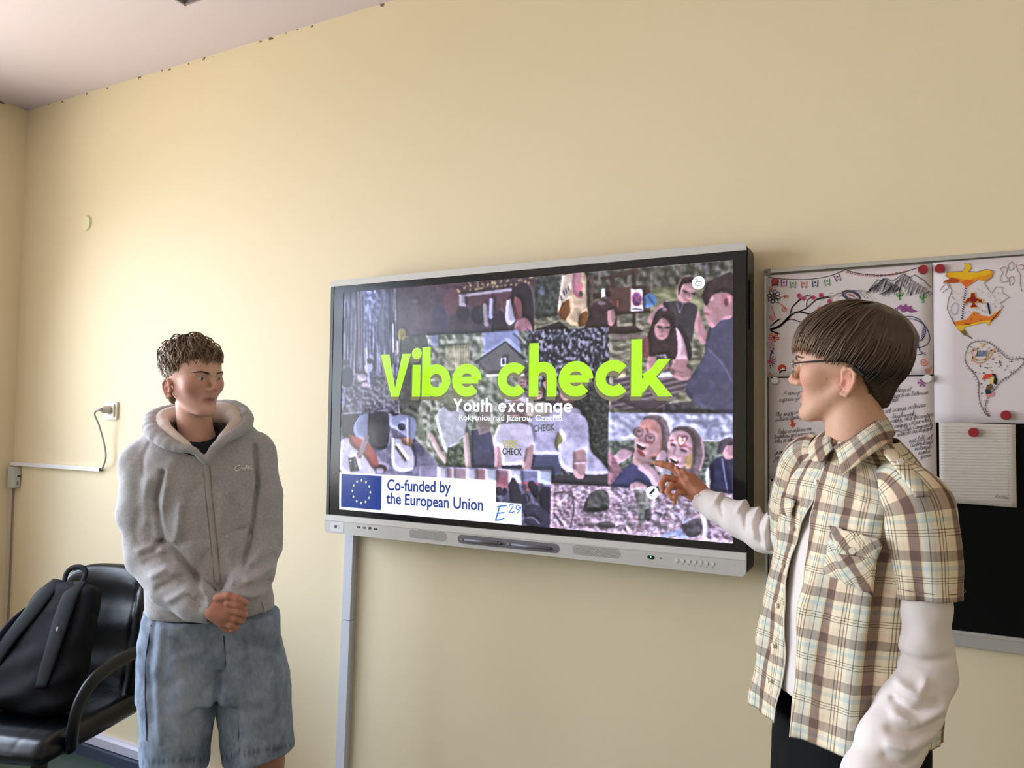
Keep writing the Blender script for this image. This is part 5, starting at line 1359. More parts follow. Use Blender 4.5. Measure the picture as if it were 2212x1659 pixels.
# ================================================================ IMPLICIT SURFACES
def nets(f, lo, hi, h):
    """polygonise f(x,y,z)<0 inside a box by surface nets; returns V (n,3), F (m,4)"""
    ax = [np.arange(lo[i], hi[i] + h, h, dtype=np.float32) for i in range(3)]
    X, Y, Z = np.meshgrid(*ax, indexing='ij')
    G = f(X, Y, Z).astype(np.float32)
    S = G < 0
    n = [len(a) for a in ax]
    c = np.zeros((n[0] - 1, n[1] - 1, n[2] - 1), np.int8)
    off = [(i, j, k) for i in (0, 1) for j in (0, 1) for k in (0, 1)]
    for (i, j, k) in off: c += S[i:n[0] - 1 + i, j:n[1] - 1 + j, k:n[2] - 1 + k]
    act = (c > 0) & (c < 8)
    I = np.argwhere(act)
    idx = -np.ones(act.shape, np.int64); idx[act] = np.arange(len(I))
    vals = np.stack([G[I[:, 0] + i, I[:, 1] + j, I[:, 2] + k] for (i, j, k) in off], 1)
    offs = np.array(off, np.float32)
    acc = np.zeros((len(I), 3), np.float32); cnt = np.zeros(len(I), np.float32)
    for a in range(8):
        for b in range(a + 1, 8):
            if np.abs(offs[a] - offs[b]).sum() != 1: continue
            va, vb = vals[:, a], vals[:, b]; m = (va < 0) != (vb < 0)
            t = np.where(m, va / (va - vb + 1e-20), 0)
            acc += np.where(m[:, None], offs[a] + (offs[b] - offs[a]) * t[:, None], 0); cnt += m
    V = (I + acc / cnt[:, None]) * h + np.array([a[0] for a in ax])
    Fs = []
    for d in range(3):
        e1, e2 = (d + 1) % 3, (d + 2) % 3
        sl0 = [slice(None)] * 3; sl1 = [slice(None)] * 3; sl0[d] = slice(0, n[d] - 1); sl1[d] = slice(1, n[d])
        sl0[e1] = sl1[e1] = slice(1, n[e1] - 1); sl0[e2] = sl1[e2] = slice(1, n[e2] - 1)
        s0, s1 = S[tuple(sl0)], S[tuple(sl1)]
        for flip, m in ((0, s0 & ~s1), (1, ~s0 & s1)):
            E = np.argwhere(m)
            if len(E) == 0: continue
            E[:, e1] += 1; E[:, e2] += 1
            q = []
            for (u, v) in ((-1, -1), (0, -1), (0, 0), (-1, 0)):
                C = E.copy(); C[:, e1] += u; C[:, e2] += v; q.append(idx[C[:, 0], C[:, 1], C[:, 2]])
            Q = np.stack(q, 1)
            Fs.append(Q[:, ::-1] if flip else Q)
    F = np.vstack(Fs)
    return V.astype(float), F


def nets_obj(name, f, lo, hi, h, m, parent=None, loc=None, rot=None, colfn=None, attrfn=None, xf=None, relax=1):
    V, F = nets(f, lo, hi, h)
    for _ in range(relax):       # light smoothing
        acc = np.zeros_like(V); cnt = np.zeros(len(V))
        for a in range(4):
            i, j = F[:, a], F[:, (a + 1) % 4]
            np.add.at(acc, i, V[j]); np.add.at(cnt, i, 1); np.add.at(acc, j, V[i]); np.add.at(cnt, j, 1)
        V = V * .5 + acc / cnt[:, None] * .5
    cols = colfn(V) if colfn else None
    at = attrfn(V) if attrfn else None
    if xf is not None: V = xf(V)
    h_ = len(V)
    me = bpy.data.meshes.new(name)
    me.vertices.add(h_); me.vertices.foreach_set('co', V.reshape(-1).astype(np.float32))
    me.loops.add(F.size); me.loops.foreach_set('vertex_index', F.reshape(-1).astype(np.int32))
    me.polygons.add(len(F)); me.polygons.foreach_set('loop_start', np.arange(0, F.size, 4, dtype=np.int32))
    me.update(calc_edges=True); me.validate(); smooth(me)
    if cols is not None:
        ca = me.color_attributes.new('col', 'FLOAT_COLOR', 'POINT'); c4 = np.ones((h_, 4), np.float32); c4[:, :3] = cols
        ca.data.foreach_set('color', c4.ravel())
    for k, v in (at or {}).items():
        x = me.attributes.new(k, 'FLOAT', 'POINT'); x.data.foreach_set('value', np.asarray(v, np.float32).ravel())
    return link(name, me, m, parent, loc, rot)


def smin(a, b, k):
    h = np.clip(.5 + .5 * (b - a) / k, 0, 1); return b + (a - b) * h - k * h * (1 - h)


def smax(a, b, k): return -smin(-a, -b, k)


def s_ell(x, y, z, c, r):
    r = np.asarray(r, float)
    px, py, pz = (x - c[0]) / r[0], (y - c[1]) / r[1], (z - c[2]) / r[2]
    k = np.sqrt(px * px + py * py + pz * pz)
    return (k - 1) * min(r) if True else k


def s_cap(x, y, z, a, b, ra, rb=None):
    """capsule with radius going from ra to rb"""
    rb = ra if rb is None else rb
    a = np.asarray(a, float); b = np.asarray(b, float); d = b - a
    t = np.clip(((x - a[0]) * d[0] + (y - a[1]) * d[1] + (z - a[2]) * d[2]) / (d @ d + 1e-12), 0, 1)
    return np.sqrt((x - a[0] - t * d[0]) ** 2 + (y - a[1] - t * d[1]) ** 2 + (z - a[2] - t * d[2]) ** 2) - (ra + (rb - ra) * t)


def s_chain(x, y, z, pts, rad, k=.004):
    f = None
    for i in range(len(pts) - 1):
        g = s_cap(x, y, z, pts[i], pts[i + 1], rad[i], rad[i + 1]); f = g if f is None else smin(f, g, k)
    return f


def s_box(x, y, z, c, h, r):
    qx, qy, qz = np.abs(x - c[0]) - h[0] + r, np.abs(y - c[1]) - h[1] + r, np.abs(z - c[2]) - h[2] + r
    return np.sqrt(np.maximum(qx, 0) ** 2 + np.maximum(qy, 0) ** 2 + np.maximum(qz, 0) ** 2) + np.minimum(np.maximum(qx, np.maximum(qy, qz)), 0) - r


# ================================================================ OFFICE CHAIR
CHA = .30
chair = empty('office_chair', (-2.90, -.585, 0), math.pi + CHA, 'black leather office chair with curved armrests holding a backpack', 'chair')
M_LEA = mat('black_leather', (10, 11, 14), .30, bump=(160, .12, .001), spec=.35)
M_PLA = mat('chair_black_plastic', (12, 13, 16), .40, spec=.3, bump=(220, .06, .0006))


def f_seat(x, y, z):
    w = .235 + 0 * y
    d = s_box(x, y, z, (0, -.01, .450), (.235, .265, .045), .043)
    d = d - .008 * np.cos(x / .235 * 1.4) * np.clip((y + .3) / .3, 0, 1)
    d = d + .030 * np.clip((y - .16) / .1, 0, 1) * (z > .44) * np.clip((z - .44) / .06, 0, 1)
    return d + .003 * np.exp(-((np.abs(x) - .12) / .006) ** 2) * (z > .46)


nets_obj('seat', f_seat, (-.30, -.30, .36), (.30, .32, .55), .008, M_LEA, chair)


def f_back(x, y, z):
    zc, hz = .675, .290
    nx, nz = np.abs(x) / .232, np.abs(z - zc) / hz
    k = (nx ** 3.4 + nz ** 3.4) ** (1 / 3.4)
    pl = (k - 1) * .2
    yc = -.285 - (z - .45) * .16 + x * x * .9
    th = .052 - .020 * np.clip((np.abs(z - .60) - .2) / .2, 0, 1) + .006 * np.cos(z * 34) * (np.abs(x) < .17)
    d = smax(pl, np.abs(y - yc) - th, .035)
    return d + .004 * np.exp(-((nx - .74) / .03) ** 2) * (y > yc)


nets_obj('backrest', f_back, (-.28, -.48, .36), (.28, -.05, .98), .008, M_LEA, chair)
# rear shell joining seat and back
tube('back_support', [(0, -.05, .415), (0, -.20, .405), (0, -.30, .43), (0, -.335, .55), (0, -.345, .66)], [.05, .05, .05, .045, .04], M_PLA, chair, seg=12, flat=.45, n=24)
for s in (-1, 1):
    P = [(s * .238, .125, .425), (s * .262, .150, .50), (s * .268, .135, .58), (s * .270, .075, .640), (s * .268, -.03, .668), (s * .262, -.14, .672), (s * .252, -.24, .668), (s * .236, -.29, .655)]
    tube('armrest', P, [.026, .026, .027, .029, .028, .026, .024, .022], M_PLA, chair, seg=14, flat=.62, n=48, up=(1, 0, 0))
bm_obj('gas_column', cyl_bm((0, 0, .10), (0, 0, .41), .028, 20), M_PLA, chair, sm=True)
bm_obj('column_sleeve', cyl_bm((0, 0, .075), (0, 0, .27), .034, 20, .032), M_PLA, chair, sm=True)
for k in range(5):
    a = k * 2 * math.pi / 5 + .3; c, s = math.cos(a), math.sin(a)
    lg = tube('base_leg', [(c * .02, s * .02, .105), (c * .15, s * .15, .095), (c * .29, s * .29, .072)], [.028, .024, .018], M_PLA, chair, seg=10, n=10)
    cs = bm_obj('caster', cyl_bm((c * .29 - s * .02, s * .29 + c * .02, .028), (c * .29 + s * .02, s * .29 - c * .02, .028), .0275, 18), M_PLA, lg, sm=True)

# ================================================================ BACKPACK on the chair
M_BAG = mat('backpack_black_nylon', (11, 12, 16), .7, spec=.12, bump=(420, .12, .0008), var=(10, .10))
M_BAG2 = mat('backpack_slate_panel', (24, 27, 38), .7, spec=.12, bump=(420, .12, .0008), var=(14, .10))
M_STRAP = mat('backpack_strap', (14, 15, 19), .7, spec=.15, bump=(300, .2, .0008))
bag = empty('backpack', (-2.90, -.585, 0), math.pi + CHA, 'black backpack leaning against the back of the leather chair', 'backpack')
B0 = np.array([.005, .085, .512]); B1 = np.array([.010, -.150, .935])
AX = (B1 - B0) / np.linalg.norm(B1 - B0); LB = np.linalg.norm(B1 - B0); NX = np.array([0, AX[2], -AX[1]])


def bagxyz(s, x, nn): return B0 + AX * (s * LB) + np.array([1.0, 0, 0]) * x + NX * nn


def f_bag(x, y, z):
    px, py, pz = x - B0[0], y - B0[1], z - B0[2]
    s = (py * AX[1] + pz * AX[2]) / LB; nn = py * NX[1] + pz * NX[2]
    w = np.interp(s, [0, .25, .6, .85, 1], [.190, .192, .165, .140, .118]); d = np.interp(s, [0, .3, .7, 1], [.082, .078, .058, .038])
    k = ((np.abs(px) / w) ** 2.8 + (np.abs(nn) / d) ** 2.6) ** (1 / 2.7)
    f = (k - 1) * d
    f = smax(f, np.abs(s - .5) * LB - LB * .5, .05)
    f = f + .006 * np.sin(z * 60 + x * 22) * np.clip((.7 - s), 0, 1) + .005 * (vnoise(x * 22, y * 22, z * 22) - .5)
    return f


nets_obj('bag_body', f_bag, (-.24, -.32, .44), (.25, .30, 1.02), .007, M_BAG, bag)
# side panel, straps, top handle, small tag
tube('side_panel', [bagxyz(.10, .172, .045), bagxyz(.35, .174, .04), bagxyz(.60, .150, .032), bagxyz(.74, .13, .024)], [.05, .052, .040, .018], M_BAG2, bag, seg=14, flat=.5, n=24, up=(1, 0, 0))
for (xs, top, bot) in ((.058, .050, .14), (-.050, -.045, -.10)):
    tube('shoulder_strap', [bagxyz(.99, top, .018), bagxyz(.88, xs, .046), bagxyz(.70, xs + (bot - xs) * .25, .060), bagxyz(.45, xs + (bot - xs) * .7, .074), bagxyz(.16, bot, .078)], [.030, .036, .036, .031, .024], M_STRAP, bag, seg=14, flat=.17, n=40, up=tuple(NX))
tube('grab_handle', [bagxyz(.985, .040, .0), bagxyz(1.06, .042, .004), bagxyz(1.105, .022, .006), bagxyz(1.11, -.018, .006), bagxyz(1.07, -.042, .004), bagxyz(.985, -.040, .0)], .011, M_STRAP, bag, seg=10, n=40, flat=.45, up=tuple(NX))
tube('tag', [bagxyz(.60, -.075, .079), bagxyz(.57, -.080, .081)], .0025, mat('white_tag', (210, 212, 216), .5), bag, seg=6)
tube('buckle_strap', [bagxyz(.20, .12, .094), bagxyz(.1, .14, .090), bagxyz(.02, .15, .08)], [.009, .009, .009], M_STRAP, bag, seg=8, flat=.3, n=14, up=tuple(NX))
# ================================================================ PEOPLE: shared tools
class Figure:
    """local frame of a standing person: x = to the right seen from the camera, y = away from it, z = up"""
    def __init__(s, px, py, Y, label):
        p = at_y(px, py, Y); s.o = np.array([p[0], p[1]])
        v = s.o - CAM[:2]; s.D = np.linalg.norm(v); s.aw = v / s.D; s.e1 = np.array([s.aw[1], -s.aw[0]])
        s.root = empty('person', (p[0], p[1], 0), math.atan2(s.e1[1], s.e1[0]), label, 'person')

    def L(s, px, py, y=0.0):
        d = ray(px, py); k = (s.D + y) / (d[0] * s.aw[0] + d[1] * s.aw[1]); P = CAM + d * k
        return np.array([(P[0] - CAM[0]) * s.e1[0] + (P[1] - CAM[1]) * s.e1[1], y, P[2]])

    def m(s, px, y=0.0):          # pixels -> metres at that depth
        return px * (s.D + y) / FPX

    def pix(s, P):                # local -> photo pixel
        P = np.asarray(P, float); W = np.empty_like(P)
        W[..., 0] = s.o[0] + P[..., 0] * s.e1[0] + P[..., 1] * s.aw[0]; W[..., 1] = s.o[1] + P[..., 0] * s.e1[1] + P[..., 1] * s.aw[1]; W[..., 2] = P[..., 2]
        return project(W)

    def surf(s, f, px, py, y0=-.45, y1=.3, lift=.0):
        """first hit of the pixel ray with the implicit surface f"""
        ys_ = np.arange(y0, y1, .0025); P = np.array([s.L(px, py, y) for y in ys_[::4]])
        P = np.stack([np.interp(ys_, ys_[::4], P[:, i]) for i in range(3)], 1)
        v = f(P[:, 0], P[:, 1], P[:, 2]); i = np.argmax(v < lift)
        return P[i] if v[i] < lift else s.L(px, py, 0)


def grooves(fig, x, y, z, f, items, front=True):
    """sculpt folds given as photo strokes: (points, width_px, depth_m); negative depth = ridge"""
    for (pts, w, dep) in items:
        P = [fig.L(px, py, -.1) for px, py in pts]; wm = fig.m(w, -.1); best = None
        for a, b in zip(P[:-1], P[1:]):
            dx, dz = b[0] - a[0], b[2] - a[2]; t = np.clip(((x - a[0]) * dx + (z - a[2]) * dz) / (dx * dx + dz * dz + 1e-9), 0, 1)
            d2 = (x - a[0] - t * dx) ** 2 + (z - a[2] - t * dz) ** 2
            best = d2 if best is None else np.minimum(best, d2)
        f = f + dep * np.exp(-best / (wm * wm)) * (y < .03)
    return f


def head_sdf(hp):
    def f(x, y, z):
        ax = np.abs(x)
        d = s_ell(x, y, z, (0, -.012, .036), (.0755, .0985, .084))
        # face mass: width and front line by height
        zz = [-.118, -.108, -.09, -.065, -.035, -.005, .025, .06, .085]
        w = np.interp(z, zz, [.016, .027, .041, .0535, .0625, .0660, .067, .066, .055]); fr = np.interp(z, zz, [.066, .080, .085, .083, .083, .083, .090, .084, .06]); bk = np.interp(z, zz, [.02, .0, -.015, -.03, -.04, -.05, -.06, -.06, -.05])
        cy = (fr + bk) / 2; hd = (fr - bk) / 2
        k = ((ax / w) ** 2.35 + (np.abs(y - cy) / hd) ** 2.35) ** (1 / 2.35)
        face = (k - 1) * np.minimum(w, hd) * .9
        face = smax(face, np.maximum(-z - .115, z - .07), .018)
        d = smin(d, face, .022)
        d = smin(d, s_cap(ax, y, z, (.053, -.004, -.046), (.023, .064, -.100), .0115, .011), .020)            # jaw line
        d = smin(d, s_ell(x, y, z, (0, .077, -.101), (.021, .016, .015)), .016)                             # chin
        d = smin(d, s_ell(ax, y, z, (.046, .054, -.018), (.021, .021, .020)), .030)                        # cheek bones
        d = smin(d, s_cap(ax, y, z, (.004, .090, .019), (.044, .078, .018), .0085, .0040), .014)            # brow ridge
        d = smax(d, -s_ell(ax, y, z, (.032, .096, .003), (.019, .016, .0115)), .012)                       # eye sockets
        # eyelids around the eyeball
        ex, ey, ez = .0315, .0715, .003
        lid = np.sqrt((ax - ex) ** 2 + (y - ey) ** 2 + (z - ez) ** 2) - .0146
        slit = np.abs(z - ez - hp.get('gaze', 0) + .0004) - hp.get('open', .0062) * np.clip(1 - ((ax - ex) / .0135) ** 2, 0, 1)
        d = smin(d, smax(lid, -slit, .0012), .003)
        # nose
        nb = s_chain(x, y, z, [(0, .088, .020), (0, .097, -.004), (0, .1085, -.027)], [.0066, .0072, .0092], .006)
        nb = smin(nb, s_cap(ax, y, z, (.004, .102, -.032), (.0115, .093, -.033), .0078, .0070), .006)
        d = smin(d, nb, .011)
        d = smax(d, -s_ell(ax, y, z, (.0068, .103, -.0415), (.0040, .0055, .0032)), .002)
        # mouth
        d = smin(d, s_cap(ax, y, z, (0, .0865, -.0580), (.022, .077, -.0620), .0066, .0030), .006)
        d = smin(d, s_cap(ax, y, z, (0, .0855, -.0705), (.020, .077, -.0660), .0078, .0034), .006)
        d = d + .0026 * np.exp(-((z + .0635 + .03 * ax * ax / .02) / .0016) ** 2) * np.exp(-(ax / .021) ** 4) * (y > .06)
        d = d + .0012 * np.exp(-(x / .0045) ** 2 - ((z + .050) / .008) ** 2) * (y > .06)
        # ears
        for sd in (-1, 1):
            sx = .0745 + (x * sd - .0745) / .78; ze = (z + .031) / .78; ye = -.012 + (y + .014) / .78
            xo = lambda yy: .0745 + (-yy - .010) * .27
            E = [(.010, -.032), (-.002, -.036), (-.013, -.020), (-.021, .0), (-.023, .018), (-.014, .032), (.0, .033), (.008, .022), (.009, .010)]
            pts = [(xo(a - .016) if i < 7 else .0745, a - .016, b) for i, (a, b) in enumerate(E)]
            hel = s_chain(sx, ye, ze, pts, [.0065, .0062, .0045, .0042, .0042, .0042, .0042, .0038, .003], .004)
            anti = s_chain(sx, ye, ze, [(xo(-.022) - .002, -.022, -.016), (xo(-.029) - .002, -.029, .004), (xo(-.026) - .003, -.026, .020)], [.004, .0036, .003], .003)
            plate = s_ell(sx, ye, ze, (.0715, -.022, .000), (.0085, .020, .034))
            trag = s_ell(sx, ye, ze, (.0745, -.004, -.008), (.0045, .004, .007))
            ear = smin(smin(smin(hel, plate, .005), anti, .004), trag, .004)
            ear = smax(ear, -s_ell(sx, ye, ze, (.0850, -.0150, -.004), (.0095, .0078, .0125)), .003)
            d = smin(d, ear * .78, .004)
        d = smin(d, s_chain(x, y, z, hp['neck'], hp['neck_r'], .02), .012)
        if 'adam' in hp: d = smin(d, s_ell(x, y, z, hp['adam'], (.012, .012, .016)), .02)
        return d
    return f


class Head:
    def __init__(s, fig, o, yaw, pitch=0.0, roll=0.0, scale=1.0):
        s.k = scale
        s.o = np.asarray(o, float)
        f = np.array([math.sin(yaw), -math.cos(yaw), 0]); l = np.array([math.cos(yaw), math.sin(yaw), 0]); u = np.array([0, 0, 1.0])
        f2 = f * math.cos(pitch) + u * math.sin(pitch); u2 = u * math.cos(pitch) - f * math.sin(pitch)
        l2 = l * math.cos(roll) + u2 * math.sin(roll); u3 = u2 * math.cos(roll) - l * math.sin(roll)
        s.B = np.stack([l2, f2, u3], 1)

    def out(s, V): return s.o + s.k * (np.asarray(V) @ s.B.T)
    def inn(s, P): return (np.asarray(P, float) - s.o) @ s.B / s.k


def skin_cols(V, base, lip, rosy):
    n = len(V); c = np.broadcast_to(lin(base), (n, 3)).copy(); x, y, z = np.abs(V[:, 0]), V[:, 1], V[:, 2]
    g = lambda cx, cy, cz, r: np.exp(-(((x - cx) ** 2 + (y - cy) ** 2 + (z - cz) ** 2) / r ** 2))
    R_ = np.clip(g(.045, .065, -.025, .030) * .6 + g(0, .115, -.028, .016) * .6 + g(.082, -.018, -.031, .026) * .8, 0, 1)[:, None]
    c = c * (1 - R_) + lin(rosy) * R_
    lm = np.exp(-(((z + .064) / .0085) ** 4)) * np.exp(-(x / .0225) ** 6) * (y > .068) * .9
    c = c * (1 - lm[:, None]) + lin(lip) * lm[:, None]
    c *= (1 + .10 * (fbm(V[:, 0] * 160, V[:, 1] * 160, V[:, 2] * 160, 2) - .5))[:, None]
    return c


def skin_mat():
    if 'skin' in MATS: return MATS['skin']
    m = attr_mat('skin', 'col', .52, spec=.35, bump=(420, .10))
    b = m.node_tree.nodes['Principled BSDF']
    b.inputs['Subsurface Weight'].default_value = .12; b.inputs['Subsurface Radius'].default_value = (.010, .004, .002); b.inputs['Subsurface Scale'].default_value = .5
    return m


def hair_cols(n, rgb, seed):
    r = np.random.RandomState(seed); return np.clip(lin(rgb)[None] * (1 + .45 * (r.rand(n, 1) - .5)), 0, 1)


def hair_mat():
    if 'hair' in MATS: return MATS['hair']
    return attr_mat('hair', 'col', .42, spec=.45)


def locks_mesh(paths, rads, seg=5):
    """many tapered locks in one mesh; returns V,F,lock index, position along"""
    Vs, Fs, ids, al, o = [], [], [], [], 0
    for i, (P, r) in enumerate(zip(paths, rads)):
        n = len(P); t = np.linspace(0, 1, n)
        V, F = tube_mesh(P, r * np.clip(np.sin(np.pi * (t * .72 + .26)) ** .7, .06, 1) * np.where(t > .9, 1 - (t - .9) * 8, 1), seg, caps=False, flat=.5)
        Vs.append(V); Fs.append(np.array(F) + o); ids.append(np.full(len(V), i)); al.append(np.repeat(t, seg)); o += len(V)
    return np.vstack(Vs), np.vstack(Fs), np.concatenate(ids), np.concatenate(al)


CRAN_C = np.array([0, -.012, .036]); CRAN_R = np.array([.0755, .0985, .084])


def cran_r(U):        # distance from the cranium centre to its surface along unit vectors
    return 1 / np.sqrt(((U / CRAN_R) ** 2).sum(-1))


def grow_lock(u0, flow, length, lift, n=9, wave=0.0, ph=0.0, h0=.004, stop=None):
    """grow a lock over the cranium: u0 start direction, flow(u)->tangent; lift(s) height above the skull"""
    u = u0 / np.linalg.norm(u0); P = []; st = length / (n - 1)
    for i in range(n):
        s = i / (n - 1); R_ = cran_r(u); p = CRAN_C + u * (R_ + h0 + lift(s)); P.append(p)
        d = flow(u, s); d = d - u * (d @ u); d /= np.linalg.norm(d) + 1e-9
        if wave:
            side = np.cross(u, d); d = d + side * wave * math.cos(ph + s * 9); d /= np.linalg.norm(d)
        u = u * R_ + d * st; u /= np.linalg.norm(u)
        if stop is not None and stop(CRAN_C + u * cran_r(u)): break
    return np.array(P) if len(P) >= 3 else None


def brows(fh, hdx, rs_, rgb, n, parent, seed, z0=.0165):
    ys_ = np.arange(.125, .05, -.0006); paths, rads = [], []
    def sy(x, z):
        v = fh(np.full(len(ys_), x), ys_, np.full(len(ys_), z)); i = int(np.argmax(v < 0)); return ys_[i]
    for sd in (-1, 1):
        for k in range(n):
            t = rs_.rand(); bx = sd * (.012 + .038 * t); bz = z0 + .0065 * math.sin(t * 2.4) + rs_.uniform(-.0030, .0030) * (1.1 - .6 * t)
            q = []
            for m_ in (0, .5, 1.0):
                xx, zz = bx + sd * .0085 * m_, bz + .003 * m_ * (1 - t * 1.8); q.append((xx, sy(xx, zz) + .0004 + .0012 * math.sin(m_ * 3.1), zz))
            paths.append(np.array(q)); rads.append(.0012)
    V, F, ids, al = locks_mesh(paths, rads, 4)
    return tag(mesh_np('eyebrows', hdx.out(V), F, hair_mat(), parent, cols=hair_cols(len(paths), rgb, seed)[ids]), kind='stuff')


def eye_mesh(fig_head, sd, gaze, iris, parent):
    U, W = 20, 14; V = []; F = []
    for j in range(W + 1):
        for i in range(U):
            th = math.pi * j / W; ph = 2 * math.pi * i / U; V.append((math.sin(th) * math.cos(ph), math.cos(th), math.sin(th) * math.sin(ph)))
    F = [(j * U + i, j * U + (i + 1) % U, (j + 1) * U + (i + 1) % U, (j + 1) * U + i) for j in range(W) for i in range(U)]
    V = np.array(V); g = np.array(gaze, float); g /= np.linalg.norm(g); c = V @ g
    col = np.where((c > .965)[:, None], lin((14, 12, 12)), np.where((c > .86)[:, None], lin(iris), lin((205, 198, 192))))
    P = V * .0131 + np.array([sd * .0315, .0715, .003])
    return mesh_np('eye', fig_head.out(P), F, attr_mat('eye', 'col', .15, spec=.5), parent, cols=col)


def join_body(name, parts, m, parent):
    """parts: list of (V,F,cols); one mesh object"""
    Vs, Fs, Cs, o = [], [], [], 0
    for V, F, c in parts:
        Vs.append(V); Fs.append(np.asarray(F) + o); Cs.append(c); o += len(V)
    V = np.vstack(Vs); F = np.vstack(Fs); C = np.vstack(Cs)
    me = bpy.data.meshes.new(name); me.vertices.add(len(V)); me.vertices.foreach_set('co', V.reshape(-1).astype(np.float32))
    me.loops.add(F.size); me.loops.foreach_set('vertex_index', F.reshape(-1).astype(np.int32))
    me.polygons.add(len(F)); me.polygons.foreach_set('loop_start', np.arange(0, F.size, 4, dtype=np.int32))
    me.update(calc_edges=True); me.validate(); smooth(me)
    ca = me.color_attributes.new('col', 'FLOAT_COLOR', 'POINT'); c4 = np.ones((len(V), 4), np.float32); c4[:, :3] = C; ca.data.foreach_set('color', c4.ravel())
    return link(name, me, m, parent)


def bounds(pts, pad):
    P = np.array(pts); return P.min(0) - pad, P.max(0) + pad
# ================================================================ PERSON IN THE GREY HOODIE
LPF = Figure(437, 1200, -.63, 'young person in grey hoodie and denim shorts standing by the office chair')
L = LPF.L
M_HOOD = mat('heather_grey_fleece', (176, 173, 175), .9, bump=(700, .3, .0010), var=(150, .13), sheen=.25)
M_LINING = mat('hood_lining_cream', (222, 206, 194), .95, bump=(500, .25, .001), sheen=.3)
M_TEE = mat('black_tshirt', (26, 29, 33), .85, bump=(600, .15, .0006))

hd = Head(LPF, L(416, 818, -.045), math.radians(38), math.radians(-2), math.radians(2), .975)
neck_top = hd.inn(L(414, 868, -.015)); neck_bot = hd.inn(L(428, 965, .005)); nb2 = hd.inn(L(436, 1015, .02))
hpL = dict(neck=[neck_top, neck_bot, nb2], neck_r=[.049, .058, .085], open=.0060, gaze=-.0006)
fH = head_sdf(hpL)
V, F = nets(fH, (-.10, -.13, -.235), (.11, .135, .135), .0024)
SK_L, LIP_L, ROS_L = (222, 176, 158), (164, 100, 98), (206, 130, 116)
partsL = [(hd.out(V), F, skin_cols(V, SK_L, LIP_L, ROS_L))]

# --- right hand clasping the other wrist
yh = -.225
def HL(px, py, dy=0.0): return L(px, py, yh + dy)
fing = [([(492, 1303), (512, 1306), (527, 1315), (524, 1325)], -.012), ([(490, 1318), (512, 1322), (528, 1328), (520, 1336)], -.010), ([(486, 1332), (506, 1337), (521, 1341), (512, 1348)], -.006), ([(482, 1344), (498, 1350), (508, 1356), (500, 1361)], .0)]
thumb = [(470, 1292), (492, 1287), (512, 1293), (531, 1302)]
def f_hand(x, y, z):
    d = s_chain(x, y, z, [HL(440, 1308, .03), HL(462, 1318, .01), HL(484, 1326, .0)], [.026, .027, .024], .012)
    d = smin(d, s_ell(x, y, z, HL(478, 1326, .002), (.026, .019, .036)), .012)
    for (P, dy) in fing:
        d = smin(d, s_chain(x, y, z, [HL(P[0][0], P[0][1], dy), HL(P[1][0], P[1][1], dy - .006), HL(P[2][0], P[2][1], dy + .004), HL(P[3][0], P[3][1], dy + .026)], [.0108, .0103, .0097, .0085], .004), .0045)
    d = smin(d, s_chain(x, y, z, [HL(*thumb[0], .0), HL(*thumb[1], -.012), HL(*thumb[2], -.018), HL(*thumb[3], -.016)], [.0135, .0120, .0108, .0085], .005), .007)
    return d
allp = [HL(440, 1308, .03), HL(531, 1302, -.03), HL(505, 1365, .03), HL(470, 1285, -.02), HL(535, 1335, .03)]
lo, hi = bounds(allp, .035)
V, F = nets(f_hand, lo, hi, .0021)
def hand_cols(V, base, rosy): return np.clip(np.broadcast_to(lin(base), (len(V), 3)) * (1 + .22 * (fbm(V[:, 0] * 70, V[:, 1] * 70, V[:, 2] * 70, 3) - .5))[:, None], 0, 1)
partsL.append((V, F, hand_cols(V, (196, 138, 118), None)))
# --- left hand, mostly hidden in the clasp
def f_hand2(x, y, z):
    d = s_chain(x, y, z, [HL(520, 1292, .045), HL(505, 1312, .04), HL(490, 1335, .035)], [.022, .026, .022], .01)
    for k, (qx, qy) in enumerate(((478, 1352), (486, 1358), (494, 1362))): d = smin(d, s_cap(x, y, z, HL(492 + k * 5, 1332, .035), HL(qx, qy, .03), .0100, .0085), .004)
    return d
lo, hi = bounds([HL(525, 1285, .06), HL(475, 1365, .0)], .03)
V, F = nets(f_hand2, lo, hi, .003); partsL.append((V, F, hand_cols(V, (190, 132, 112), None)))
# --- trunk, arms and legs under the clothes
AL = [L(305, 1005, .0), L(312, 1110, .0), L(330, 1215, -.02), L(385, 1268, -.11), L(440, 1308, -.19)]
AR = [L(553, 985, .0), L(560, 1090, .0), L(556, 1190, -.03), L(538, 1250, -.11), L(515, 1287, -.175)]
def f_trunk(x, y, z):
    d = s_chain(x, y, z, [L(437, 1010, .02), L(442, 1150, .02), L(450, 1300, .02), L(455, 1380, .02)], [.105, .11, .105, .12], .03)
    d = smin(d, s_cap(x, y, z, L(345, 992, .02), L(520, 978, .02), .035), .03)
    d = smin(d, s_chain(x, y, z, AL, [.034, .034, .032, .030, .025], .01), .02); d = smin(d, s_chain(x, y, z, AR, [.034, .034, .032, .030, .025], .01), .02)
    for P, hx in (([(392, 1420), (388, 1660), (392, 1900), (394, 2060)], 0), ([(520, 1420), (575, 1640), (585, 1880), (588, 2020)], 1)):
        q = [L(px, py, .02) for px, py in P]
        q[3][2] = .06; d = smin(d, s_chain(x, y, z, q, [.085, .054, .052, .038], .02), .02)
    return d
lo, hi = bounds([L(300, 960, .13), L(600, 960, -.26), np.array([-.1, 0, .02]), L(600, 1500, 0)], .06)
V, F = nets(f_trunk, lo, hi, .009); partsL.append((V, F, hand_cols(V, (176, 124, 104), None)))
body = join_body('body', partsL, skin_mat(), LPF.root)
for sd in (-1, 1): eye_mesh(hd, sd, (.35, .9, -.12), (82, 86, 84), body)

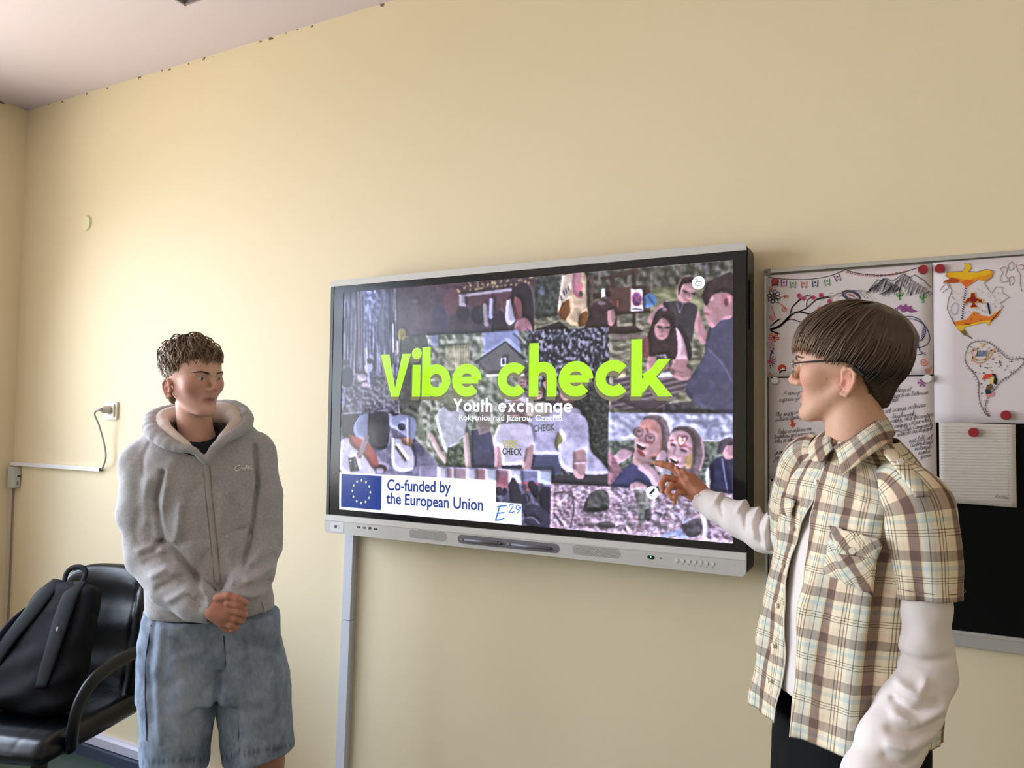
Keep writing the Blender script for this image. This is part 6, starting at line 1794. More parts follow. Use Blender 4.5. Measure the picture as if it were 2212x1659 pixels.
# --- hair: tousled, tapered at the sides
def hairline(phi):   # |azimuth from the front| in degrees -> lowest height of the hair
    return np.interp(phi, [0, 40, 62, 74, 84, 100, 118, 135, 160, 180], [.058, .054, .042, .006, -.020, -.014, -.022, -.066, -.082, -.086])
def f_cap(x, y, z):
    phi = np.degrees(np.arctan2(np.abs(x), y)); top = np.clip((z - .02) / .08, 0, 1)
    d = s_ell(x, y, z, CRAN_C, CRAN_R + .003) - .009 * top ** .8
    neckc = s_cap(x, y, z, (0, -.042, -.02), (0, -.034, -.078), .054, .048); d = smin(d, neckc, .02)
    d = d + .010 * (vnoise(x * 55, y * 55, z * 55) - .5) * top
    return smax(d, hairline(phi) - z, .010)
V, F = nets(f_cap, (-.11, -.135, -.10), (.11, .115, .155), .0035)
rs = np.random.RandomState(3)
HB = (100, 80, 62)
capc = np.clip(lin(HB)[None] * (.75 + .5 * fbm(V[:, 0] * 90, V[:, 1] * 90, V[:, 2] * 60, 3))[:, None], 0, 1)
hair = mesh_np('hair', hd.out(V), F, hair_mat(), LPF.root, cols=capc)
paths, rads = [], []
tries = 0
while len(paths) < 1250 and tries < 9000:
    tries += 1
    u = rs.randn(3); u /= np.linalg.norm(u); p = CRAN_C + u * cran_r(u)
    phi = math.degrees(math.atan2(abs(p[0]), p[1]))
    if p[2] < max(hairline(phi) + .012, -.03): continue
    tp = np.clip((p[2] - .03) / .07, 0, 1); rj = rs.randn(3) * .55
    def flow(u_, s, rj=rj, tp=tp): return np.array([u_[0] * .5, .75 * tp + .1, -.35 - .7 * s]) + rj * (.75 - .3 * s)
    big = rs.rand() < .42
    ln = (.020 + (.040 if big else .030) * tp) * rs.uniform(.7, 1.3); hl = (.017 if big else .009) * tp * rs.uniform(.3, 1.3) + .001
    P = grow_lock(u, flow, ln, lambda s, hl=hl, tp=tp: hl * math.sin(min(1, s * 1.15 + .2) * 2.7) + .006 * tp, 9, (.75 if big else .4) * tp, rs.rand() * 6, .002, lambda q: q[2] < hairline(math.degrees(math.atan2(abs(q[0]), q[1]))) - (.016 if q[1] > .05 else .001))
    if P is None: continue
    paths.append(P); rads.append((rs.uniform(.0024, .0042) if big else rs.uniform(.0009, .0018)) * (.5 + .5 * tp))
V, F, ids, al = locks_mesh(paths, rads)
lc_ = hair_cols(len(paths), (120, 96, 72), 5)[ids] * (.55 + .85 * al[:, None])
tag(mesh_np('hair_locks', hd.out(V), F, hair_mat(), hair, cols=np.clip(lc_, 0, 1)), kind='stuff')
brows(fH, hd, rs, (98, 74, 58), 70, hair, 8)

# --- hoodie
rows = np.array([(930, 436, 96, .085), (965, 436, 116, .105), (1000, 436, 124, .122), (1080, 440, 121, .130), (1160, 446, 118, .130), (1240, 450, 119, .132), (1300, 453, 121, .130), (1345, 455, 118, .120)], float)
zr = np.array([L(r[1], r[0], 0)[2] for r in rows]); xr = np.array([L(r[1], r[0], 0)[0] for r in rows]); wr = np.array([LPF.m(r[2]) for r in rows]); dr = rows[:, 3]
o_ = np.argsort(zr); zr, xr, wr, dr = zr[o_], xr[o_], wr[o_], dr[o_]
ARML = [L(305, 1004, .01), L(308, 1100, .0), L(324, 1200, -.025), L(372, 1262, -.105), L(422, 1300, -.165), L(450, 1313, -.188)]
RL = [.066, .070, .070, .068, .053, .045]
ARMR = [L(553, 976, .01), L(566, 1080, .01), L(565, 1170, -.02), L(548, 1238, -.09), L(524, 1276, -.15), L(506, 1292, -.175)]
RR = [.060, .066, .066, .060, .051, .044]
FOLDS = [([(352, 1020), (338, 1080), (352, 1165)], 5, 0.0174), ([(345, 1170), (372, 1178), (398, 1212), (424, 1248)], 5, 0.0145), ([(552, 965), (556, 1050), (546, 1130), (528, 1215)], 5, 0.0145),
         ([(390, 1090), (386, 1150), (376, 1170)], 7, -0.0087), ([(300, 1190), (330, 1180), (350, 1188)], 7, -0.0087), ([(318, 1212), (352, 1200), (370, 1212)], 6, 0.0072), ([(330, 1236), (364, 1218), (386, 1228)], 7, -0.0101), ([(345, 1262), (384, 1238), (402, 1246)], 6, 0.0087), ([(368, 1282), (404, 1256), (420, 1266)], 7, -0.0101), ([(412, 1270), (432, 1288)], 5, 0.0087),
         ([(300, 1110), (292, 1150), (300, 1180)], 8, 0.0058), ([(318, 1040), (308, 1085), (312, 1130)], 9, -0.0072), ([(480, 1070), (478, 1130), (500, 1180)], 9, -0.0058), ([(420, 1060), (400, 1120), (396, 1160)], 10, 0.0058), ([(500, 1080), (520, 1140)], 9, 0.0058),
         ([(560, 1190), (545, 1206), (536, 1210)], 6, -0.0087), ([(590, 1200), (560, 1214), (540, 1224)], 6, 0.0087), ([(588, 1222), (560, 1234), (532, 1240)], 7, -0.0101), ([(578, 1250), (552, 1254), (524, 1256)], 6, 0.0087), ([(570, 1272), (545, 1272), (516, 1266)], 6, -0.0087),
         ([(440, 1200), (420, 1250), (430, 1290)], 9, 0.0058), ([(490, 1190), (500, 1240)], 8, -0.0058), ([(320, 960), (306, 990), (308, 1030)], 3, 0.0043), ([(374, 1173), (415, 1166), (457, 1161)], 2, 0.0043), ([(484, 1154), (537, 1137), (547, 1157), (525, 1229)], 2, 0.0043), ([(345, 1172), (330, 1190), (312, 1196)], 5, .008), ([(360, 1050), (348, 1110), (350, 1160)], 6, -.007), ([(425, 1240), (432, 1262), (444, 1280)], 4, .008), ([(436, 1258), (446, 1270), (450, 1290)], 4, -.006), ([(505, 1252), (522, 1262), (548, 1266)], 4, .008), ([(372, 1000), (352, 1040), (346, 1090)], 10, -.005), ([(410, 1180), (430, 1230), (440, 1280)], 12, -.005), ([(470, 1040), (500, 1100), (512, 1160)], 14, .005), ([(600, 1080), (590, 1130), (600, 1180)], 8, .005), ([(575, 1010), (585, 1060), (580, 1120)], 10, -.006)]
def f_hood_body(x, y, z):
    w = np.interp(z, zr, wr); d_ = np.interp(z, zr, dr); cx = np.interp(z, zr, xr)
    k = ((np.abs(x - cx) / w) ** 2.5 + (np.abs(y - .005) / d_) ** 2.3) ** (1 / 2.4)
    f = (k - 1) * .115
    f = smax(f, z - L(436, 915, 0)[2], .03); f = smax(f, L(455, 1322, 0)[2] - z, .012)
    f = smin(f, s_cap(x, y, z, L(392, 955, .015), L(305, 998, .012), .052, .062), .03); f = smin(f, s_cap(x, y, z, L(480, 948, .015), L(552, 972, .012), .052, .058), .03)
    f = smin(f, smax(s_chain(x, y, z, ARML, RL, .02), -s_cap(x, y, z, L(462, 1320, -.2), L(475, 1326, -.21), .030), .005), .010)
    f = smin(f, smax(s_chain(x, y, z, ARMR, RR, .02), -s_cap(x, y, z, L(497, 1300, -.185), L(488, 1310, -.19), .030), .005), .010)
    f = grooves(LPF, x, y, z, f, FOLDS)
    f = f + .009 * (vnoise(x * 15 + 4, y * 15, z * 15) - .5) + .004 * (vnoise(x * 34, y * 34 + 2, z * 34) - .5)
    carve = smin(s_cap(x, y, z, L(427, 950, -.02), L(427, 880, -.02), .094), s_cap(x, y, z, L(446, 994, -.15), L(434, 950, -.10), .004, .056), .012)
    return smax(f, -smax(carve, y - .055, .01), .006)
lo, hi = bounds([L(255, 930, .14), L(618, 930, -.25), L(440, 1350, .0)], .02)
hood = nets_obj('hoodie', f_hood_body, lo, hi, .0052, M_HOOD, LPF.root)
# hood lying round the neck and its lining
HPR = [(444, 1000, -.140, .006), (418, 973, -.140, .010), (388, 967, -.130, .014), (352, 951, -.100, .018), (328, 931, -.05, .022), (328, 912, .02, .026), (350, 898, .08, .030), (400, 894, .12, .038), (450, 891, .125, .042), (500, 891, .09, .040), (527, 898, .03, .026), (530, 918, -.04, .020), (510, 935, -.09, .016), (480, 953, -.122, .012), (458, 973, -.138, .009), (446, 1000, -.140, .006)]
HP = [q[:3] for q in HPR]; HR = [q[3] for q in HPR]
P = catmull([L(*p) for p in HP], 70); Rr = np.interp(np.linspace(0, 1, 70), np.linspace(0, 1, len(HR)), HR)
def f_hoodroll(x, y, z):
    d = s_chain(x, y, z, P[::2], Rr[::2], .01)
    return d + .006 * (vnoise(x * 26, y * 26, z * 26) - .5)
lo, hi = bounds(P, .055)
nets_obj('hood', f_hoodroll, lo, hi, .0048, M_HOOD, hood)
LPR = [(416, 966, -.134, .004), (396, 955, -.120, .010), (372, 938, -.09, .015), (352, 922, -.04, .019), (350, 908, .02, .022), (370, 898, .06, .026), (410, 896, .085, .032), (450, 895, .085, .038), (487, 896, .06, .036), (508, 904, .02, .027), (509, 917, -.04, .018), (494, 931, -.08, .013), (476, 951, -.118, .009), (462, 966, -.134, .004)]
LP2 = [q[:3] for q in LPR]; LR2 = [q[3] for q in LPR]
P2 = catmull([L(*p) for p in LP2], 70); R2 = np.interp(np.linspace(0, 1, 70), np.linspace(0, 1, len(LR2)), LR2)
nets_obj('hood_lining', lambda x, y, z: s_chain(x, y, z, P2[::2], R2[::2], .01) + .004 * (vnoise(x * 30, y * 30, z * 30) - .5), *bounds(P2, .045), .0042, M_LINING, hood)
# black t-shirt in the neck opening
def f_tee(x, y, z):
    d = s_ell(x, y, z, L(434, 1030, .005), (.122, .092, .112))
    d = smin(d, s_cap(x, y, z, L(431, 985, -.006), L(428, 950, .0), .090, .098), .02)
    d = smax(d, z - L(428, 916, 0)[2], .01)
    return smax(d, -s_cap(x, y, z, L(428, 918, -.045), L(427, 870, -.055), .070), .004)
lo, hi = bounds([L(350, 915, -.13), L(520, 1100, .12)], .02)
nets_obj('t_shirt', f_tee, lo, hi, .004, M_TEE, LPF.root)
# zip, puller, seams, chest lettering
zp = [(446, 1003), (449, 1040), (453, 1085), (458, 1130), (463, 1180), (468, 1230), (473, 1285)]
ZP = np.array([LPF.surf(f_hood_body, *p) + [0, -.0022, 0] for p in catmull(zp, 26)])
tube('zip', ZP, .0075, mat('zip_tape', (176, 168, 164), .7), hood, seg=8, flat=.35, n=60, up=(0, 1, 0))
for dx in (-7.5, 7.5):
    tube('zip_seam', np.array([LPF.surf(f_hood_body, a + dx, b + 4) + [0, -.0008, 0] for a, b in catmull(zp, 20)]), .0013, mat('seam_grey', (140, 137, 134), .9), hood, seg=6, n=50)
pz = LPF.surf(f_hood_body, 446.5, 1008) + [0, -.006, 0]
box('zip_puller', pz + [-.0035, -.002, -.011], pz + [.0035, .002, .006], mat('zip_metal', (150, 148, 142), .35, .8), hood, bevel=.001)
M_THREAD = mat('white_embroidery', (240, 238, 236), .7)
VF = []
for st_ in ([(519, 1005), (513, 1006), (508, 1011), (508, 1016), (513, 1017), (519, 1014)], [(520, 1013), (522, 1010), (524, 1014), (526, 1010), (528, 1014)], [(527, 1016), (531, 1008), (533, 1005)], [(529, 1010), (536, 1009), (542, 1006)], [(533, 1013), (535, 1009), (537, 1014), (540, 1010), (542, 1014), (545, 1011)], [(536, 1006), (538, 1015)]):
    VF.append(tube_mesh(catmull([LPF.surf(f_hood_body, *p) + [0, -.0030, 0] for p in st_], len(st_) * 4), .0017, 6))
V, F = merge(*VF); tag(mesh_np('chest_lettering', V, F, M_THREAD, hood), kind='stuff')

# --- denim shorts
def f_shorts(x, y, z):
    zw, zc_ = L(450, 1305, 0)[2], L(467, 1500, 0)[2]
    zz = [L(450, q, 0)[2] for q in (1700, 1520, 1440, 1380, 1300)]
    cx = np.interp(z, zz, [L(472, 1700, 0)[0], L(468, 1520, 0)[0], L(460, 1440, 0)[0], L(452, 1380, 0)[0], L(450, 1300, 0)[0]])
    w = np.interp(z, zz, [LPF.m(q) for q in (145, 144, 141, 133, 114)]); d_ = np.interp(z, zz, [.125, .128, .132, .13, .115])
    k = ((np.abs(x - cx) / w) ** 2.4 + (np.abs(y - .01) / d_) ** 2.3) ** (1 / 2.35); hip = (k - 1) * .11
    hip = smax(hip, z - zw, .006); hip = smax(hip, zc_ - z, .012)
    def leg(P, R_, d0):
        f = None
        pts = [L(*p) for p in P]; zs_ = np.array([p[2] for p in pts])[::-1]; xs_ = np.array([p[0] for p in pts])[::-1]; ys_ = np.array([p[1] for p in pts])[::-1]; ws_ = np.array([LPF.m(r) for r in R_])[::-1]
        cx_ = np.interp(z, zs_, xs_); cy_ = np.interp(z, zs_, ys_); w_ = np.interp(z, zs_, ws_)
        k_ = ((np.abs(x - cx_) / w_) ** 2.2 + (np.abs(y - cy_) / d0) ** 2.2) ** (1 / 2.2)
        return (k_ - 1) * .1
    hemL = L(380, 1662, 0)[2]; hemR = L(560, 1632, 0)[2] + .0
    lL = leg([(388, 1380, .01), (388, 1500, .01), (384, 1560, .01), (378, 1680, .01)], [67, 74, 69, 60], .122); lL = smax(lL, hemL - z, .004); lL = smax(lL, z - zw + .03, .02)
    slope = (x - L(485, 1642, 0)[0]) * .165
    lR = leg([(526, 1380, .01), (545, 1500, .01), (551, 1560, .01), (562, 1660, .01)], [72, 76, 75, 71], .122); lR = smax(lR, L(485, 1645, 0)[2] + slope - z, .004); lR = smax(lR, z - zw + .03, .02)
    f = smin(hip, np.minimum(lL, lR), .012)
    f = smax(f, -smax(leg([(388, 1380, .01), (388, 1500, .01), (384, 1560, .01), (378, 1680, .01)], [57, 63, 58, 50], .105), z - hemL - .05, .004), .003)
    f = smax(f, -smax(leg([(526, 1380, .01), (545, 1500, .01), (551, 1560, .01), (562, 1660, .01)], [62, 66, 65, 61], .105), z - hemR - .06, .004), .003)
    f = grooves(LPF, x, y, z, f, [([(482, 1375), (484, 1420), (486, 1450)], 3, .004), ([(472, 1452), (468, 1500), (466, 1530)], 6, .014), ([(478, 1455), (440, 1490), (420, 1540)], 10, .005), ([(488, 1460), (520, 1490), (545, 1540)], 10, .005), ([(335, 1345), (322, 1440), (330, 1560)], 4, .004), ([(348, 1360), (338, 1450), (344, 1600)], 7, -.005), ([(470, 1420), (420, 1410), (380, 1418)], 8, -.004), ([(495, 1420), (540, 1410), (580, 1418)], 8, -.004), ([(336, 1330), (360, 1342), (405, 1338)], 2, .0025), ([(512, 1520), (516, 1600), (518, 1636)], 2.5, .003), ([(500, 1500), (540, 1600)], 12, -.005), ([(400, 1480), (390, 1600)], 14, -.004)])
    return f + .010 * (vnoise(x * 14, y * 14, z * 11) - .5) + .005 * (vnoise(x * 30, y * 30, z * 30 + 7) - .5)
def denim_cols(V):
    x, z = V[:, 0], V[:, 2]; n = fbm(x * 30, V[:, 1] * 30, z * 22, 3); n2 = fbm(x * 260, V[:, 1] * 260, z * 90, 2)
    t = .45 + .5 * (n - .5) * 2
    for cx_, cz in (((388, 1520), .0), ((548, 1540), .0)):
        c_ = L(cx_[0], cx_[1] if isinstance(cx_, tuple) else 0, -.1) if isinstance(cx_, tuple) else None
        t = t + .38 * np.exp(-((x - c_[0]) / .06) ** 2 - ((z - c_[2]) / .16) ** 2) * (V[:, 1] < .02)
    t = np.clip(t + .5 * (n2 - .5), 0, 1)[:, None]
    c = lin((96, 111, 134)) * (1 - t) + lin((168, 180, 198)) * t
    P = LPF.pix(V); hem = np.zeros(len(V))
    for (a, b) in (((485, 1644), (637, 1617)), ((315, 1655), (445, 1648))):
        yl = a[1] + (P[:, 0] - a[0]) / (b[0] - a[0]) * (b[1] - a[1]); hem = np.maximum(hem, np.exp(-((P[:, 1] - yl + 8) / 7.0) ** 2) * (P[:, 0] > a[0] - 8) * (P[:, 0] < b[0] + 8) * (fbm(x * 240, 0 * x, 0 * x, 2) > .5))
    return c * (1 - .45 * hem[:, None])
M_DENIM = attr_mat('washed_denim', 'col', .88, spec=.2, bump=(900, .25))
lo, hi = bounds([L(295, 1290, .15), L(645, 1290, -.14), L(470, 1690, 0)], .03)
shorts = nets_obj('denim_shorts', f_shorts, lo, hi, .0052, M_DENIM, LPF.root, colfn=denim_cols)
for (P_, nm) in (([(483, 1372), (486, 1400), (487, 1430), (485, 1452)], 'fly_seam'), ([(338, 1335), (360, 1346), (385, 1347), (412, 1342)], 'pocket_seam'), ([(513, 1530), (516, 1580), (518, 1632)], 'inseam'), ([(327, 1350), (316, 1420), (314, 1500), (318, 1600)], 'side_seam')):
    tube(nm, np.array([LPF.surf(f_shorts, *p) for p in P_]), .0022, mat('denim_stitch', (58, 70, 92), .9), shorts, seg=6, n=30)
wz = L(450, 1316, 0)[2]
ring = [(L(450, 1316, 0)[0] + LPF.m(111) * math.cos(a), .01 + .115 * math.sin(a), wz + .006 * math.sin(a)) for a in np.linspace(0, 2 * math.pi, 48)[:-1]]
V, F = tube_mesh(ring, .013, 8, closed=True, flat=1.0); mesh_np('belt', V, F, mat('black_belt', (22, 22, 26), .5), LPF.root)
V, F = tube_mesh([L(334, 1318, -.0) + [-.002 + .008 * math.cos(a), -.012, .009 * math.sin(a)] for a in np.linspace(0, 2 * math.pi, 20)[:-1]], .0012, 6, closed=True); mesh_np('belt_ring', V, F, mat('ring_metal', (170, 168, 160), .3, .9), LPF.root)
tube('belt_loop', [L(566, 1300, -.085), L(571, 1312, -.085), L(574, 1324, -.082)], .003, mat('label_white', (206, 204, 196), .7), shorts, seg=6, flat=.5)
# trainers (below the frame)
for (px, hx) in ((394, 0), (588, 0)):
    q = L(px, 2000, .02)
    nets_obj('shoe', lambda x, y, z, q=q: smax(smin(s_ell(x, y, z, (q[0], -.07, .045), (.048, .13, .055)), s_cap(x, y, z, (q[0], .02, .05), (q[0], .02, .10), .045), .03), .002 - z, .006), (q[0] - .07, -.22, -.01), (q[0] + .07, .10, .17), .008, mat('white_trainer', (206, 206, 204), .6), LPF.root)
# ================================================================ PERSON IN THE CHECKED SHIRT, POINTING
RPF = Figure(1850, 1200, -.60, 'person in glasses and a cream checked shirt pointing at the display')
L = RPF.L
PSI = math.radians(-57)
FB = np.array([math.sin(PSI), -math.cos(PSI), 0]); LBd = np.array([math.cos(PSI), math.sin(PSI), 0])       # body front, body left

hd = Head(RPF, L(1826, 793, .01), math.radians(-101), math.radians(1), math.radians(-2), .985)
hpR = dict(neck=[hd.inn(L(1838, 850, .01)), hd.inn(L(1852, 940, .015)), hd.inn(L(1862, 1005, .02))], neck_r=[.054, .058, .075], open=.0048)
fH = head_sdf(hpR)
V, F = nets(fH, (-.10, -.13, -.235), (.10, .135, .135), .0021)
SK_R, LIP_R, ROS_R = (208, 162, 136), (186, 116, 104), (214, 138, 116)
cR = skin_cols(V, SK_R, LIP_R, ROS_R)
# faint moustache shadow
ms_ = np.exp(-((V[:, 2] + .049) / .006) ** 2) * (V[:, 1] > .075) * np.exp(-(V[:, 0] / .018) ** 4) * .35
cR = cR * (1 - ms_[:, None]) + lin((112, 84, 66)) * ms_[:, None]
mole = np.exp(-((V[:, 0] - .066) ** 2 + (V[:, 1] - .022) ** 2 + (V[:, 2] + .026) ** 2) / .0018 ** 2); cR = cR * (1 - .7 * mole[:, None]) + lin((70, 36, 28)) * .7 * mole[:, None]
partsR = [(hd.out(V), F, cR)]

# --- pointing hand (right hand, palm towards the camera)
yh = .335
def HR_(px, py, dy=0.0): return L(px, py, yh + dy)
CH = {
    'index': ([(1469, 1024, .010), (1449, 1008, .006), (1431, 1002.5, .004), (1416, 1000, .004)], [.0108, .0098, .0088, .0072]),
    'middle': ([(1467, 1038, .004), (1437, 1032, -.016), (1428.5, 1046, -.030), (1431, 1061, -.034)], [.0098, .0090, .0080, .0064]),
    'ring': ([(1470, 1052, -.002), (1450, 1048, -.030), (1442.5, 1062, -.046), (1450, 1077, -.048)], [.0094, .0086, .0076, .0060]),
    'pinky': ([(1480, 1066, -.006), (1466, 1063, -.032), (1457.5, 1074, -.046), (1457, 1087, -.046)], [.0084, .0074, .0066, .0052]),
    'thumb': ([(1502, 1050, -.012), (1486, 1034, -.026), (1473, 1021, -.030), (1463, 1012, -.028)], [.0150, .0125, .0110, .0086]),
}
def f_hand3(x, y, z):
    d = s_chain(x, y, z, [HR_(1530, 1080, .0), HR_(1506, 1062, .0), HR_(1488, 1048, .0)], [.0235, .0255, .024], .012)
    d = smin(d, s_ell(x, y, z, HR_(1487, 1047, .002), (.030, .015, .033)), .012)
    for nm, (P_, R_) in CH.items():
        d = smin(d, s_chain(x, y, z, [HR_(*p) for p in P_], R_, .004), .006 if nm == 'thumb' else .0028)
    d = d + .003 * np.exp(-((x - HR_(1492, 1046)[0] + (z - HR_(1492, 1046)[2]) * .5) / .006) ** 2) * (y < yh)
    return d
lo, hi = bounds([HR_(1412, 995, -.05), HR_(1540, 1095, .04)], .022)
V, F = nets(f_hand3, lo, hi, .0019); partsR.append((V, F, hand_cols(V, (198, 134, 106), None)))

# --- trunk and limbs under the clothes
sh_n = L(1985, 1062, -.135); sh_f = L(1742, 1012, .110)
FAR = [sh_f, L(1712, 1090, .15), L(1702, 1162, .17), L(1610, 1125, .25), L(1522, 1076, .33)]
NEAR = [sh_n, L(1994, 1200, -.135), L(1996, 1330, -.135), L(1994, 1450, -.13), L(1940, 1570, -.19), L(1880, 1690, -.245), L(1845, 1760, -.27)]
def f_trunkR(x, y, z):
    d = s_chain(x, y, z, [L(1858, 1020, .01), L(1846, 1200, .01), L(1836, 1400, .01), L(1832, 1600, .01)], [.085, .10, .10, .11], .03)
    d = smin(d, s_cap(x, y, z, sh_n * .8 + sh_f * .2, sh_f * .8 + sh_n * .2, .035), .03)
    d = smin(d, s_chain(x, y, z, FAR, [.030, .032, .032, .029, .022], .01), .02); d = smin(d, s_chain(x, y, z, NEAR, [.034, .036, .036, .036, .033, .028, .024], .01), .02)
    q = NEAR[-1]; d = smin(d, s_ell(x, y, z, q + [-.02, -.01, -.05], (.03, .022, .05)), .015)
    for sd in (-1, 1):
        h_ = L(1828, 1620, .01) + LBd * .085 * sd; d = smin(d, s_chain(x, y, z, [h_, [h_[0], h_[1], .5], [h_[0], h_[1] + .01, .06]], [.085, .055, .04], .02), .02)
    return d
lo, hi = bounds([L(1700, 960, .36), L(2060, 960, -.33), np.array([-.3, 0, .02]), np.array([.2, 0, .02]), L(1515, 1076, .3)], .05)
V, F = nets(f_trunkR, lo, hi, .010); partsR.append((V, F, hand_cols(V, (206, 156, 130), None)))
bodyR = join_body('body', partsR, skin_mat(), RPF.root)
for sd in (-1, 1): eye_mesh(hd, sd, (-.1, 1, -.05), (84, 72, 60), bodyR)
brows(fH, hd, np.random.RandomState(4), (84, 64, 48), 50, bodyR, 4)
for nm in ('index', 'middle', 'ring', 'pinky', 'thumb'):          # finger nails
    P_, R_ = CH[nm]; a = HR_(*P_[2]); b = HR_(*P_[3]); d_ = (b - a) / np.linalg.norm(b - a)
    if nm in ('thumb',):
        V, F = tube_mesh([b - d_ * .003 + [0, -R_[3] * .86, .002], b + d_ * .006 + [0, -R_[3] * .66, .002]], [.0048, .0036], 8, flat=.3); mesh_np('fingernail', V, F, mat('nail', (216, 166, 146), .35), bodyR)

# --- hair: full on top, falling from the crown to a level fringe, short at the nape
def hairlineR(phi):
    return np.interp(phi, [0, 35, 60, 75, 88, 102, 116, 130, 155, 180], [.034, .034, .026, .016, .010, .014, .0, -.022, -.062, -.088])
def f_capR(x, y, z):
    phi = np.degrees(np.arctan2(np.abs(x), y)); top = np.clip((z - .0) / .06, 0, 1)
    d = s_ell(x, y, z, CRAN_C + [0, -.004, 0], CRAN_R + [.006, .010, .006]) - .013 * top
    d = smin(d, s_cap(x, y, z, (0, -.052, -.012), (0, -.036, -.085), .058, .044), .02)
    d = d + .004 * (vnoise(x * 70, y * 70, z * 20) - .5) * top
    return smax(d, hairlineR(phi) - z, .008)
V, F = nets(f_capR, (-.115, -.14, -.105), (.115, .125, .16), .0034)
HBR = (74, 56, 42)
cc = lin(HBR)[None] * (.7 + .6 * fbm(V[:, 0] * 120, V[:, 1] * 120, V[:, 2] * 25, 3))[:, None]
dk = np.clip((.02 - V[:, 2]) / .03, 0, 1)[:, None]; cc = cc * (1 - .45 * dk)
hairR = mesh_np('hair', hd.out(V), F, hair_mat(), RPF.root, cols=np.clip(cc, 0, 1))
rs = np.random.RandomState(17); CROWN = np.array([0, -.055, .105]); paths, rads, tips = [], [], []
tries = 0
while len(paths) < 1300 and tries < 9000:
    tries += 1
    u = rs.randn(3); u /= np.linalg.norm(u); p = CRAN_C + u * cran_r(u); phi = math.degrees(math.atan2(abs(p[0]), p[1]))
    if p[2] < .030 - .055 * (p[1] < -.03): continue
    rj = rs.randn(3) * .10
    def flow(u_, s, rj=rj):
        d_ = (CRAN_C + u_ * cran_r(u_)) - CROWN; d_ = d_ / (np.linalg.norm(d_) + 1e-6); return d_ + np.array([0, .30, -.35 - .3 * s]) + rj
    hl = rs.uniform(.0, .006)
    low = lambda q: q[2] < hairlineR(math.degrees(math.atan2(abs(q[0]), q[1]))) - (.004 if q[1] > -.05 else -.022) + rs.uniform(-.004, .004)
    P = grow_lock(u, flow, rs.uniform(.07, .11), lambda s, hl=hl: .019 + hl * math.sin(s * 3) - .003 * s, 12, .06, rs.rand() * 6, .0, low)
    if P is None or len(P) < 4: continue
    paths.append(P); rads.append(rs.uniform(.0018, .0036)); tips.append(p[1])
for k in range(14):                                              # a few stray hairs at the crown
    u = np.array([rs.uniform(-.4, .4), rs.uniform(-.5, .1), 1.0]); P = grow_lock(u, lambda u_, s: np.array([.2, .9, .1]) + rs.randn(3) * .3, .05, lambda s: .022 + .016 * math.sin(s * 3.1), 10)
    paths.append(P); rads.append(.0006); tips.append(0)
V, F, ids, al = locks_mesh(paths, rads)
fr_ = np.clip((V[:, 1] - .0) / .10, 0, 1) * np.clip((.085 - V[:, 2]) / .05, 0, 1)
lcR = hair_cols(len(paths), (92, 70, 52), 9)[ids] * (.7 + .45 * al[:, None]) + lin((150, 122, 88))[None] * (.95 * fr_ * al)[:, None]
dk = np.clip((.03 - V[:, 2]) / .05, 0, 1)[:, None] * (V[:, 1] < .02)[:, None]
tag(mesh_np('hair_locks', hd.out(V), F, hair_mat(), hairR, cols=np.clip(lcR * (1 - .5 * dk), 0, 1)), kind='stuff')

# --- glasses
gl_root = bpy.data.objects.new('glasses', None)
M_GF = mat('glasses_black', (20, 20, 24), .35); M_GM = mat('glasses_metal', (150, 146, 140), .25, .9)
for sd in (-1, 1):
    path = [(sd * .066, .096, .006), (sd * .070, .080, .008), (sd * .0780, .03, .011), (sd * .0800, -.008, .010), (sd * .0830, -.026, .004), (sd * .0845, -.042, -.010), (sd * .0850, -.052, -.020)]
    tp_ = tube('glasses_temple', hd.out(catmull(path, 40)), np.interp(np.linspace(0, 1, 40), [0, .3, .6, .8, 1], [.0016, .0018, .0022, .0032, .0034]), M_GF, None, seg=8)
    tp_.parent = RPF.root
    hg = tube('hinge', hd.out([(sd * .066, .0965, .006), (sd * .0695, .084, .0075)]), .0017, M_GM, None, seg=8); hg.parent = tp_
    ringp = [(sd * .034 + .026 * math.cos(a), .0985 - .006 * math.cos(a) * sd, -.004 + .019 * math.sin(a)) for a in np.linspace(0, 2 * math.pi, 40)[:-1]]
    V, F = tube_mesh(hd.out(ringp), .0009, 6, closed=True); rim = mesh_np('glasses_rim', V, F, M_GM, RPF.root)
    lens_m = MATS.get('lens') or bpy.data.materials.new('lens'); 
    if 'lens' not in MATS:
        MATS['lens'] = lens_m; lens_m.use_nodes = True; nt = lens_m.node_tree; nt.nodes.remove(nt.nodes['Principled BSDF'])
        tr = nt.nodes.new('ShaderNodeBsdfTransparent'); g2 = nt.nodes.new('ShaderNodeBsdfGlossy'); g2.inputs['Roughness'].default_value = .03; mx = nt.nodes.new('ShaderNodeMixShader'); mx.inputs[0].default_value = .12
        nt.links.new(tr.outputs[0], mx.inputs[1]); nt.links.new(g2.outputs[0], mx.inputs[2]); nt.links.new(mx.outputs[0], nt.nodes['Material Output'].inputs[0])
    V = hd.out(ringp); c_ = V.mean(0); mesh_np('lens', np.vstack([V, [c_ + hd.B[:, 1] * .0015]]), [(i, (i + 1) % len(V), len(V)) for i in range(len(V))], lens_m, rim)
tube('glasses_bridge', hd.out([(-.009, .1005, .004), (0, .104, .006), (.009, .1005, .004)]), .0010, M_GM, None, seg=6).parent = RPF.root
bpy.data.objects.remove(gl_root)

